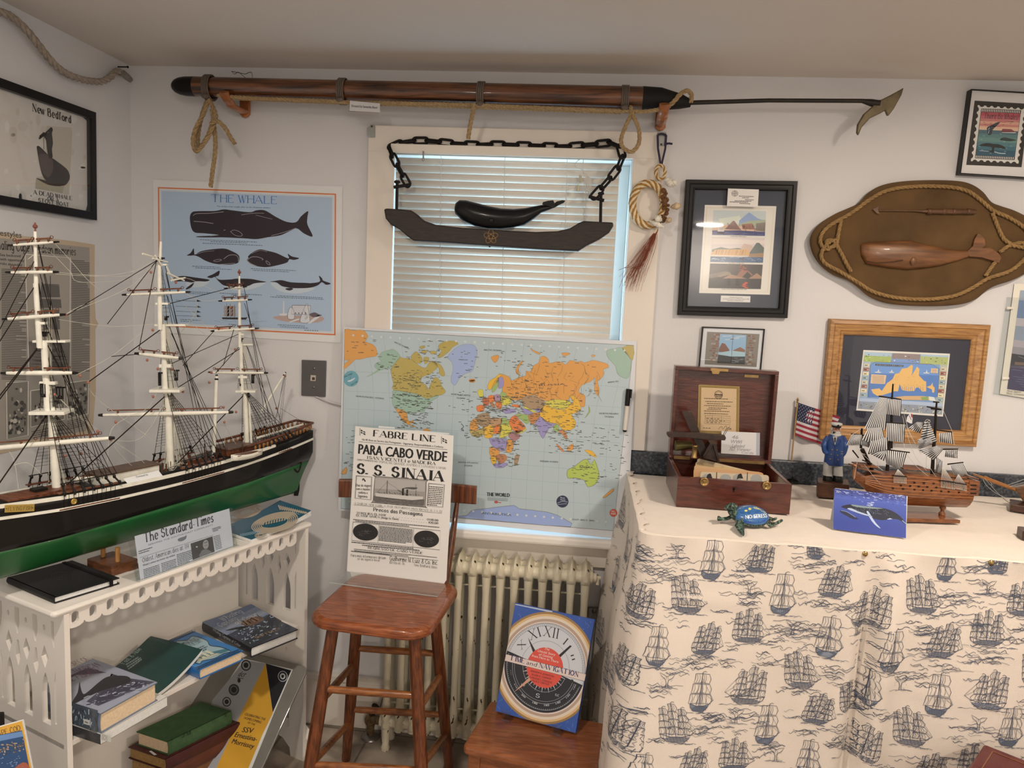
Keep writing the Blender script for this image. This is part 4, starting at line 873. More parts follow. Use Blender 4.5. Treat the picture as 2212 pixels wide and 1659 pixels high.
def whale_carving():
 # body loft: picture x, top y, bottom y, half thickness
 st = [(861,868,896,.006),(866,850,912,.013),(885,835,930,.021),(920,836,955,.026),(975,850,978,.029),(1040,866,990,.030),(1110,880,992,.030),(1180,883,985,.028),(1240,878,972,.023),(1290,868,940,.017),(1330,862,905,.011),(1370,860,890,.008),(1405,855,875,.006)]
 R_ = []
 for x, t, b_, w in st:
  A, B = EW(x, t, .068), EW(x, b_, .068); m_ = (A+B)/2; hh = (A-B).length/2
  R_.append([V((m_.x, m_.y-w*cos(2*pi*i/16), m_.z+hh*sin(2*pi*i/16))) for i in range(16)])
 mm = M().loft(R_)
 fl = lambda p, d: EW(p[0], p[1], d)
 for k, (pts, d0) in enumerate((([(1385,872),(1335,858),(1340,846),(1365,839),(1395,836),(1402,850),(1400,868)], .082),([(1390,862),(1415,842),(1445,836),(1461,838),(1452,850),(1425,862),(1398,878)], .052))):
  mm.prism([fl(p, d0+.004) for p in pts], (0,.008,0))
 root = thing('whale_carving', EW(1050,990,.068), 'glossy black carved sperm whale resting on top of hanging yoke', 'whale carving')
 MK = mat('black_polished_stone', (.008,.009,.010),.30, var=.2, coat=.12)
 mm.build('body', MK, root)
 M().ball(EW(1058,945,.099),.0085,.004,.0075,12,6).build('fin', MK, root)
 M().tube([EW(890,930,.085), EW(905,944,.088), EW(935,948,.096)], .0012,5).build('mouth_line', mat('mouth_groove', (.002,.002,.002),.8), root)
whale_carving()
# ---- harpoon on hooks
MMAN = mat('manila_rope', '#94764f', .85, var=.25, vs=160, bump=.0006, bs=500)
MHOOK = wood('varnished_hook_wood', '#a05a2a', '#74401c', .3,20,(3,3,1),.5)
def harpoon():
 root = thing('harpoon', (1.0,-.1,2.2), 'long whaling harpoon with varnished pole and barbed iron head hung under ceiling', 'harpoon')
 MP = wood('varnished_pole', '#6f3f21', '#1c0c07', .28,5,(1,16,16),.6, knots=True)
 zl = lambda x: 2.2005-.0062*(x-.207)
 def st(xs): return [V((x, -.1, zl(x))) for x, _ in xs], [r for _, r in xs]
 p, r = st([(.285,.0305),(.7,.031),(1.2,.033),(1.722,.0345)]); M().tube(p, r, 24).build('shaft_pole', MP, root)
 p, r = st([(.2075,.002),(.210,.012),(.220,.021),(.235,.027),(.255,.030),(.287,.0307)]); p = [q+V((0,0,.0)) for q in p]; M().tube(p, r, 24).build('charred_end', mat('charred_tip', (.006,.005,.005),.3), root)
 p, r = st([(1.715,.0355),(1.77,.033),(1.83,.022),(1.862,.011)]); p[2].z -= .006; p[3].z -= .011; M().tube(p, r, 20).build('wrapped_socket', mat('black_wrapping', (.012,.012,.012),.6, bump=.0008, bs=90), root)
 A = V((1.858,-.1,2.1815)); Bq = pY(1862,218,-.1); MI = mat('forged_iron', (.035,.032,.028),.5,.6, var=.3, bump=.0004)
 M().tube([A, pY(1660,217,-.1), Bq], [.0068,.0062,.0062], 10).tube([Bq, pY(1882,222,-.1), pY(1900,224,-.1)], [.0062,.011,.010], 8).build('iron_shank', MI, root)
 o = [(1953,189),(1948,205),(1932,234),(1920,250),(1917,248),(1913,238),(1905,243),(1880,255),(1862,275),(1855,292),(1851,286),(1853,268),(1866,246),(1884,230),(1893,216),(1904,215),(1924,205)]
 M().prism([pY(x, y, -.106) for x, y in o], (0,.012,0)).build('barbed_head', mat('aged_bronze_iron', (.13,.105,.06),.45,.5, var=.35, vs=30), root, bevel=.003)
 # line along the pole, coil, loops
 f = lambda x, y, d=.128: pY(x, y, -d)
 R1 = lambda pts, r=.0072: M().rope(smooth(pts, 6), r)
 ln = M(); ln.rope(smooth([f(470,206), f(545,212),(f(700,218)), f(760,221), f(1000,226), f(1100,230), f(1340,240), f(1400,240), f(1440,232)], 6),.0062)
 ln.rope(smooth([f(500,212,.12), f(740,222,.12), f(1040,232,.12), f(1340,243,.12)], 6),.0058); ln.build('whale_line', MMAN, root)
 R1([f(1435,237,.125), f(1455,220,.13), f(1470,203,.135), f(1485,196,.13), f(1494,205,.12), f(1492,222,.11)]).build('whale_line', MMAN, root)
 R1([f(452,212,.11), f(440,245,.12), f(424,275,.13), f(417,305,.13),(f(424,327,.13)), f(440,310,.14), f(455,285,.14), f(466,255,.13), f(462,236,.12), f(452,215,.11)]).build('rope_coil', MMAN, root)
 R1([f(449,214,.10), f(436,250,.10), f(428,290,.10), f(430,318,.11), f(446,300,.125), f(458,268,.13), f(463,245,.12)]).build('rope_coil', MMAN, root)
 R1([f(458,236,.12), f(464,290,.12), f(465,330,.115), f(459,370,.11), f(455,404,.105)]).build('rope_tail', MMAN, root)
 R1([f(455,268,.145), f(468,261,.15), f(485,275,.14), f(497,295,.13), f(508,311,.125)]).build('rope_tail', MMAN, root)
 R1([f(1023,224,.13), f(1021,245,.135), f(1016,270,.13), f(1011,300,.125)]).build('rope_tail', MMAN, root)
 R1([f(1362,232,.13), f(1370,255,.135), f(1380,280,.135), f(1380,310,.13), f(1364,328,.13), f(1345,318,.13),(f(1342,298,.13)), f(1352,272,.135), f(1364,245,.13), f(1362,230,.12)], .0066).build('rope_loop', MMAN, root)
 ms = mat('grey_cord', (.14,.11,.09),.8, bump=.0006, bs=200)
 for x, y in ((453,190),(741,196),(1040,206),(1350,215)):
  c_ = pY(x, y, -.1); c_ = V((c_.x, -.1, zl(c_.x)))
  for k in range(1):
   b = M()
   for j in range(4): b.tube([V((c_.x-.009+.006*j, -.1+.0365*cos(t), c_.z-.003+.0385*sin(t))) for t in [2*pi*i/20 for i in range(20)]], .003,6, closed=True)
   b.ball(c_+V((0,-.03,-.036)),.013,.009,.008,8,5); b.build('cord_lashing', ms, root)
 M().tube(smooth([f(530,168,.12), f(515,156,.12), f(507,160,.12), f(500,154,.12)], 5)+smooth([f(530,160,.12), f(543,156,.12), f(545,168,.12)], 5),.0009,4).build('wire', MIRON, root)
harpoon()
def hook(px, py0, py1, hx0, hx1, lab):
 b = M(); A = pY(px, py1,-.002); top = pY(px, py0,-.002)
 root = thing('wall_hook', A, lab, 'hook')
 w = .017
 M().prism([V((A.x-w+w*k[0], -.0005, A.z+(top.z-A.z)*k[1])) for k in ((0,.2),(0,1.2),(2,1.2),(2,.2),(1.5,.05),(1,0),(.5,.05))], (0,-.014,0)).build('back_plate', MHOOK, root, bevel=.003)
 zc = 2.2005-.0062*(A.x-.207); P = []; x = (pY(hx0,220,-.1).x+pY(hx1,220,-.1).x)/2
 for i in range(13): t = radians(-60-120-15*0-i*15+90); P.append(t)
 c_ = [V((A.x+(x-A.x)*min(1, k/4),-.014-.012*k, zc-.052+.004*abs(k-3))) for k in range(8)]
 ring = [V((x, -.1+.0485*cos(t), zc+.0485*sin(t))) for t in [radians(-75-15*i) for i in range(6)]]
 pts = [V((A.x, -.012, zc-.055)), V(((A.x+x)/2,-.05, zc-.056)), V((x, -.09, zc-.0545))]+ring[1:]
 R_ = []
 for p, (t, a, b_) in zip(smooth(pts, 4), frames(smooth(pts, 4))):
  ax = V((1,0,0)); bx = t.cross(ax).normalized(); R_.append([p+ax*(.016*cos(q))+bx*(.009*sin(q)) for q in [2*pi*i/14 for i in range(14)]])
 M().loft(R_).build('hook_arm', MHOOK, root)
 M().lathe(V((A.x, -.0145, A.z+(top.z-A.z)*.3)),(0,-1,0), [(0,.004),(.002,.003),(.003,.001)], 10).build('screw', mat('brass_screw', (.5,.35,.15),.3,1), root)
hook(531,215,256,487,508, 'left orange-brown wooden hook holding harpoon above whale poster')
hook(1425,250,284,1422,1445, 'right orange-brown wooden hook holding harpoon above wreath')
def donor_card():
 c = Canvas(WB(.143),640,100,2.514); c.poly([(290,294),(455,309),(455,362),(288,352)], '#b9aea4'); c.up(); c.line([(290,294),(455,309),(455,362),(288,352)], 2.5, '#6b5540', closed=True); c.text('Donated by Samantha Bauer', (300,329),(442,339),13, '#2a2524', bold=1.6)
 tag(c.build('donor_card', MPRINT), 'small white donor card hanging from rope under harpoon pole', 'card')
donor_card()
# ---- metal curtain brackets on the casing, wreath on a ribbon
def bracket(z, o, lab):
 f = lambda x, y, d: pY(o[0]+x/z, o[1]+y/z, -d)
 r_ = thing('curtain_bracket', f(460,400,.024) if z > 5 else f(400,150,.024), lab, 'bracket')
 ms = mat('pale_zinc', (.36,.38,.37),.35,.6)
 out = [(450,295),(520,295),(520,495),(420,495),(395,455),(395,345)] if z > 5 else [(360,72),(445,70),(442,205),(362,205)]
 M().prism([f(x, y, .0245) for x, y in out], (0,-.0045,0)).build('plate', ms, r_, bevel=.001)
 y0 = 318 if z > 5 else 188
 M().lathe(f(465 if z > 5 else 397, y0,.029),(0,-1,0), [(0,.0035),(.0015,.003),(.002,.001)], 10).build('screw', mat('bracket_screw', (.10,.09,.08),.4,1), r_)
bracket(7.373,(740,230), 'small zinc curtain bracket at upper left corner of window casing')
bracket(4.4857,(1340,270), 'zinc curtain bracket at upper right corner of window casing holding purple ribbon')
def wreath():
 f = lambda x, y, d=.05: pY(1340+x/4.4857,270+y/4.4857,-d)
 root = thing('rope_wreath', f(270,765,.03), 'round woven rope wreath with seashells and red fibre tassel right of window', 'wreath')
 MR = [mat('cream_cord', '#cbb18a', .8, bump=.0005, bs=300), mat('golden_brown_cord', '#94662b', .8, bump=.0005, bs=300)]
 P = [f(268+152*cos(t),768+205*sin(t),.045) for t in [2*pi*i/40 for i in range(40)]]
 M().rope(P, .0145,.09,6,8, True, mis=[0,1]).build('rope_ring', MR, root)
 P = [f(388+45*cos(t),458+68*sin(t),.045) for t in [2*pi*i/24 for i in range(24)]]; M().rope(P, .0055,.04,5,4, True, mis=[0,1]).build('hanging_loop', MR, root)
 rb = mat('purple_ribbon', (.02,.012,.05),.5)
 b = M()
 for q in ([(362,96),(365,230),(390,380)], [(445,98),(435,230),(400,382)], [(360,96),(400,84),(446,98)], [(440,185),(465,178),(505,184)]):
  for a, c_ in zip(q, q[1:]): A, B = f(*a, .034), f(*c_, .038); s = (B-A).cross(V((0,1,0))).normalized()*.0032; b.obox(A-s, B-A, s*2, V((0,-.0012,0)))
 b.build('ribbon', rb, root)
 ms = mat('shell_cream', '#b89a76', .5, var=.25, vs=60); mw = mat('shell_white', '#cdbda6', .45, var=.2, vs=60); md = mat('dried_sponge', '#5d3a1e', .9, var=.4, bump=.002, bs=90)
 rd = random.Random(5); b = M()
 for k in range(26): a = radians(-35+95*k/25.); b.ball(f(268+rd.uniform(150,205)*cos(a),768+rd.uniform(190,245)*sin(a),.058+rd.uniform(-.006,.01)), rd.uniform(.004,.009), None, None, 7,4)
 b.build('dried_moss', md, root, smooth=False)
 def whelk(a, b_, r, n, m_):
  A, B = V(a), V(b_); mm = M(); pr = []
  for i in range(n*4+1): t = i/(n*4); pr.append((t*(B-A).length, r*(sin(pi*min(1, t*1.15+.08))**.7)*(1-.35*t)*(1+.13*cos(2*pi*t*n))+.0005))
  mm.lathe(A, B-A, pr, 12).build('seashell', m_, root)
 whelk(f(440,520,.07), f(530,620,.06),.014,4, mw); whelk(f(585,780,.075), f(460,800,.06),.012,3, ms); whelk(f(420,990,.07), f(235,910,.06),.0085,7, mw); whelk(f(345,890,.078), f(415,940,.06),.012,3, mw); whelk(f(490,905,.075), f(430,960,.06),.009,3, ms); whelk(f(545,545,.07), f(470,590,.06),.012,4, mw)
 mt = mat('red_brown_fibre', '#86452c', .7)
 b = M()
 for k in range(80):
  e = rd.gauss(0,1); x = 110+e*55; y = 1560+rd.uniform(-180,60)
  b.tube(smooth([f(360+rd.uniform(-8,8),1010,.05), f(290+e*25+rd.uniform(-10,10),1150,.055+rd.uniform(-.01,.01)), f(190+e*45,1350,.052+rd.uniform(-.012,.012)), f(x, y, .045+rd.uniform(-.015,.015))], 4),.00045,3)
 b.build('fibre_tassel', mt, root)
 M().cyl(f(352,1008,.052), f(330,1050,.053),.004,.003).build('tassel_binding', MR[0], root)
wreath()
# ---- burlap plaque with rope border, wooden whale and toggle iron
def plaque():
 f = lambda x, y, d=.034: pY(1400+x/2.724,150+y/2.724,-d)
 root = thing('burlap_plaque', f(1660,1020,0), 'burlap covered wall plaque with carved wooden whale inside a knotted rope border', 'plaque')
 ml, nt, b = _nt('burlap'); c1, c2 = hx('#775530'), hx('#523a20')
 ws = [_tex(nt, 'ShaderNodeTexWave', 230., rot=(0, radians(r_),0), Distortion=1.2) for r_ in (0,90)]
 mx = nt.nodes.new('ShaderNodeMath'); mx.operation = 'MULTIPLY'; nt.links.new(ws[0].outputs['Fac'], mx.inputs[0]); nt.links.new(ws[1].outputs['Fac'], mx.inputs[1])
 n = _tex(nt, 'ShaderNodeTexNoise', 9., Detail=5.); ad = nt.nodes.new('ShaderNodeMath'); ad.operation = 'MULTIPLY_ADD'; ad.inputs[1].default_value = .55; nt.links.new(mx.outputs[0], ad.inputs[0]); nt.links.new(n.outputs['Fac'], ad.inputs[2])
 r = _ramp(nt, ad.outputs[0], [(.35, c2),(.85, c1)]); nt.links.new(r.outputs[0], b.inputs['Base Color']); b.inputs['Roughness'].default_value = .95; _bump(nt, b, mx.outputs[0], .0012)
 out = sm2([(950,1010),(972,950),(1020,900),(1100,850),(1180,815),(1240,785),(1300,722),(1380,680),(1500,658),(1660,651),(1820,656),(1905,677),(1972,722),(2020,780),(2080,805),(2160,832),(2250,880),(2325,945),(2362,1030),(2325,1120),(2212,1205),(2130,1245),(2050,1270),(1990,1302),(1930,1350),(1850,1380),(1700,1393),(1500,1388),(1380,1370),(1290,1330),(1230,1280),(1170,1240),(1090,1210),(1020,1160),(970,1090)], 4, True)
 cx_, cy_ = 1660,1020; R_ = []
 for d, s in ((.0005,.985),(.010,.998),(.020,1.0),(.028,.992),(.032,.975),(.0335,.945)): R_.append([f(cx_+(x-cx_)*s, cy_+(y-cy_)*s, d) for x, y in out])
 mm = M().loft(R_, caps=False); mm.add(R_[-1], [list(range(len(out)))]); mm.build('burlap_board', ml, root)
 mr = mat('plaque_rope', '#84633a', .9, var=.25, vs=120, bump=.0008, bs=350)
 for pts in ([(1100,1030),(1050,1060),(1018,1030),(1016,985),(1060,925),(1200,842),(1290,775),(1400,715),(1550,690),(1750,690),(1870,712),(1950,762),(2030,830),(2120,870),(2200,920),(2270,990),(2290,1030),(2230,1050),(2130,1030)], [(1110,1000),(1060,1020),(1020,1080),(1036,1135),(1130,1190),(1230,1250),(1330,1310),(1480,1345),(1650,1352),(1800,1332),(1900,1290),(2000,1230),(2130,1185),(2220,1110),(2240,1060),(2200,1020),(2120,1040),(2070,1075)], [(1135,890),(1120,960),(1105,1030),(1060,1050),(1050,1010),(1090,1010),(1130,1070),(1165,1140),(1195,1190)], [(2026,845),(2060,930),(2095,1000),(2160,1040)], [(1985,1215),(2030,1150),(2060,1110)]):
  M().rope(smooth([f(x, y, .040) for x, y in pts], 6),.0062).build('rope_border', mr, root)
 mw = wood('carved_whale_wood', '#7a4c28', '#4f2e16', .4,9,(1,3,9),.2, rot=(0, radians(-4),0))
 st = [(1250,1030,1062,.004),(1258,1022,1100,.012),(1290,1014,1148,.019),(1400,1009,1166,.024),(1530,1006,1180,.026),(1620,1028,1172,.024),(1720,1050,1156,.021),(1820,1064,1128,.016),(1890,1060,1104,.012),(1925,1040,1096,.009)]
 R_ = []
 for x, t, b2, w in st:
  A, B = f(x, t), f(x, b2); m_ = (A+B)/2; hh = (A-B).length/2; R_.append([V((m_.x, m_.y+.004-(w+.004)*max(0, sin(pi*i/10))**.6, m_.z+hh*cos(pi*i/10))) for i in range(11)]+[V((m_.x, -.0335, m_.z))])
 wm = M().loft(R_); tl = [(1880,1068),(1912,1040),(1922,1000),(1940,968),(1958,972),(1982,1000),(1985,1030),(1965,1052),(2015,1050),(2060,1080),(2078,1105),(2066,1138),(2020,1122),(1960,1105),(1890,1100)]
 wm.prism([f(x, y, .0465) for x, y in tl], (0,.012,0)); wm.build('wooden_whale', mw, root)
 M().tube([f(1285,1128,.050), f(1340,1138,.055), f(1440,1132,.0605), f(1500,1122,.0605)], .0011,5).build('mouth_line', mat('burnt_line', (.03,.015,.008),.7), root); M().ball(f(1560,1128,.058),.010,.005,.014,10,6).build('wooden_fin', mw, root)
 mi = wood('toggle_wood', '#5e3c22', '#432815', .5,12,(2,9,9)); b = M()
 b.tube([f(1345,830,.040), f(1560,832,.040), f(1600,834,.041), f(1640,834,.041)], [.0020,.0022,.0028,.0060], 8); b.tube([f(1640,835,.041), f(1920,838,.041), f(1932,838,.041)], [.0078,.0078,.005], 12)
 for x in (1655,1740,1800,1885): b.lathe(f(x, 836,.041),(1,0,0), [(-.006,.0078),(-.005,.0092),(.005,.0092),(.006,.0078)], 12)
 b.prism([f(x, y, .042) for x, y in ((1322,822),(1358,806),(1352,828),(1364,852),(1345,846))], (0,.003,0)); b.build('toggle_iron', mi, root)
plaque()
KA = 1.6
# ================================================================ gothic bookshelf, books, large model ship
SO = V((.416,-.981,0)); SU = V((.37895662,.92541444,0)); SV = V((-SU.y, SU.x, 0)); ST = .816; SM = .478
def sh(u, v, z): return SO+SU*u+SV*v+V((0,0, z))
def sv(px, py, v=0.):
 d = ray(px, py); P = SO+SV*v; return CAM+d*((P-CAM).dot(SV)/d.dot(SV))
def cut_board(outer, holes, th, o, ax, ay):
 """board with cut-outs: outline and holes in (x,y) metres on the frame o, ax, ay, extruded by th along ax x ay"""
 cu = bpy.data.curves.new('b', 'CURVE'); cu.dimensions = '2D'; cu.fill_mode = 'BOTH'; cu.extrude = th/2
 for pts in [outer]+holes:
  s = cu.splines.new('POLY'); s.points.add(len(pts)-1); s.use_cyclic_u = True
  for p, q in zip(s.points, pts): p.co = (q[0], q[1], 0,1)
 ob = bpy.data.objects.new('b', cu); me = ob.to_mesh(); az = V(ax).cross(V(ay)).normalized(); o, ax, ay = V(o), V(ax), V(ay)
 mm = M().add([o+ax*v.co.x+ay*v.co.y+az*(v.co.z+th/2) for v in me.vertices], [tuple(p.vertices) for p in me.polygons])
 ob.to_mesh_clear(); bpy.data.objects.remove(ob); bpy.data.curves.remove(cu); return mm
def bookshelf():
 root = thing('bookshelf', sh(.41,.14,0), 'white wooden two-tier bookshelf with gothic cut-out ends and scalloped apron', 'bookshelf')
 D = .30; u0, u1 = .014,.810; th = .013
 M().rbox(sh(.0,-.003, ST-.0145), SU*.842, SV*(D+.012), V((0,0,.0145)),.010).build('top', MWHITE, root, bevel=.006)
 # end panels with gothic arches
 holes = []
 n = 3; w = .074; x0 = .042
 for k in range(n):
  c = x0+w*k+w*.5
  lan = lambda c_, hw, zb, zs, zt: [(c_-hw, zb),(c_+hw, zb),(c_+hw, zs),(c_+hw*.8, zs+(zt-zs)*.4),(c_+hw*.42, zs+(zt-zs)*.75),(c_, zt),(c_-hw*.42, zs+(zt-zs)*.75),(c_-hw*.8, zs+(zt-zs)*.4),(c_-hw, zs)]
  holes.append(lan(c, .017,.51,.585,.640))
  holes.append([(c, .650),(c+.015,.676),(c+.001,.708),(c-.014,.681)])
  holes.append([(c+.005*cos(t),.752+.007*sin(t)) for t in [2*pi*i/10 for i in range(10)]])
  holes.append(lan(c, .016,.10,.16,.21)[0:9]); holes.append([(c+.005*cos(t),.375+.007*sin(t)) for t in [2*pi*i/10 for i in range(10)]])
  holes.append([(c, .235),(c+.011,.258),(c, .285),(c-.011,.258)]); holes.append([(c-.018,.40),(c+.018,.40),(c+.018,.35),(c+.004,.305),(c-.004,.305),(c-.018,.35)][0:0] or [(c-.016,.335),(c-.004,.305),(c-.013,.29),(c-.02,.315)])
 for k in range(n+1):
  c = x0+w*k
  for s in (-1,1):
   if (k == 0 and s < 0) or (k == n and s > 0): continue
  if 0 < k < n:
   holes.append([(c, .625),(c+.011,.650),(c+.003,.692),(c-.004,.692),(c-.011,.650)])
   holes.append([(c-.010,.775),(c+.010,.775),(c+.010,.742),(c+.003,.708),(c-.003,.708),(c-.010,.742)])
  else:
   s = 1 if k == 0 else -1
   holes.append([(c-s*.002,.775),(c+s*.010,.775),(c+s*.010,.742),(c+s*.002,.71),(c-s*.002,.71)]); holes.append([(c-s*.004,.52),(c+s*.004,.52),(c+s*.004,.625),(c-s*.004,.655)])
 outer = [(0,0),(.055,0),(.06,.03),(.09,.055),(D/2,.065),(D-.09,.055),(D-.06,.03),(D-.055,0),(D, 0),(D, ST-.014),(0, ST-.014)]
 for u in (u0, u1-th): cut_board(outer, holes, th, sh(u+th, 0,0), SV, V((0,0,1))).build('end_panel', MWHITE, root, bevel=.0008)
 # scalloped apron
 n = 17; p0, pit = .056,.0435; z1, zb = ST-.014,.7595
 edge = [(p0-pit/2, z1),((p0+pit*(n-.5)), z1)]
 for k in reversed(range(n)):
  for i in range(7): t = pi*i/6; edge.append((p0+pit*k+pit/2*cos(t), zb+.011-.011*sin(t)))
 hl = [[(p0+pit*k+.0088*a, .7845+.0145*b_) for a, b_ in ((1,.5),(.75,.85),(.3,1),(-.3,1),(-.75,.85),(-1,.5),(-1,-.5),(-.75,-.85),(-.3,-1),(.3,-1),(.75,-.85),(1,-.5))] for k in range(n)]
 cut_board(edge, hl, .010, sh(0,.014,0)+SU*.0, SU, V((0,0,1))).build('scalloped_apron', MWHITE, root)
 M().obox(sh(u0+th, .012, SM-.013), SU*(u1-u0-2*th), SV*(D-.014), V((0,0,.013))).build('middle_shelf', MWHITE, root, bevel=.001)
 M().obox(sh(u0+th, D-.012,.09), SU*(u1-u0-2*th), SV*.006, V((0,0, ST-.11))).build('back_panel', MWHITE, root)
 for k, u in enumerate((u0-.012, u1-.016)):
  cut_board([(-.03,0),(.06,0),(.07,.028),(.09,.05),(.15,.062),(.21,.05),(.235,.028),(.245,0),(D, 0),(D, .10),(.02,.10),(-.02,.06)], [], .028, sh(u+.028,0,0), SV, V((0,0,1))).build('foot', MWHITE, root, bevel=.004)
bookshelf()
CC = (0,1180,3.16); CB = (0,880,3.16)
MPAGE = mat('book_pages', '#c9ab86', .8, var=.1, vs=200); MPAGEW = mat('white_pages', '#d3c9ba', .8, var=.06, vs=200)
def book(name, label, P0, P1, P3, t, cover, spine='d', hard=True, page=None, cat='book', group=None, draw=None, crop=None, rough=.35, lift=0, sub=None):
 """P0,P1,P3: corners of the top cover; spine sides a: P0P1, b: P1P2, c: P2P3, d: P3P0"""
 P0, P1, P3 = V(P0), V(P1), V(P3); a, b_ = P1-P0, P3-P0; up = V((0,0,1));
 b_ = b_ - a*(b_.dot(a)/a.dot(a))*(.0); lo = P0-up*t
 root = thing(name, lo+(a+b_)/2, label, cat, group)
 mc = printed(name+'_cover', rough, coat=.35) if isinstance(cover, str) else cover
 ua, ub = a.normalized(), b_.normalized(); ct = .0025 if hard else .0006; ins = .004 if hard else .0004
 m_ = M(); kw = {'col': cover} if isinstance(cover, str) else {}
 m_.obox(lo, a, b_, up*ct, **kw); m_.obox(lo+up*(t-ct), a, b_, up*ct, **kw)
 sd = {'a': (lo, a, ub), 'b': (lo+a, b_, -ua), 'c': (lo+b_, a, -ub), 'd': (lo, b_, ua)}[spine]
 n = 5
 R_ = []
 for q in (sd[0], sd[0]+sd[1]):
  arc = [q - sd[2]*((.0035 if hard else .0005)*sin(pi*i/n)) + up*(t*i/n) for i in range(n+1)]; R_.append(arc+[p+sd[2]*ct for p in reversed(arc)])
 m_.loft(R_, smooth=False, **kw)
 m_.build('cover', mc, root)
 q = lo+up*ct*1.01; A2, B2 = a, b_
 i0 = {'a': (ua*ins, -ua*2*ins, ub*ct, -ub*(ct+ins)), 'c': (ua*ins, -ua*2*ins, ub*ins, -ub*(ct+ins)), 'b': (ua*ins, -ua*(ct+ins), ub*ins, -ub*2*ins), 'd': (ua*ct, -ua*(ct+ins), ub*ins, -ub*2*ins)}[spine]
 M().obox(q+i0[0]+i0[2], a+i0[1], b_+i0[3], up*(t-2.02*ct)).build('pages', page or MPAGE, root)
 if draw:
  pl = Plane(P0+up*(.0003+lift), up, a); c = Canvas(pl, *(crop or CC), step=.00012); draw(c); c.build('cover_print', mc if isinstance(cover, str) else MGLOSSP, root)
 return root
def Z3(pts, z, cr=CC): return [pZ(cr[0]+x/cr[2], cr[1]+y/cr[2], z) for x, y in pts]
def sheet(c, b, col): c._put([p+c.p.n*((c.p.o-p).dot(c.p.n)) for p in b], [(0,1,2,3)], col); c.up()
def q4(P): P0, P1, P3 = P; return [P0, P1, P1+P3-P0, P3]
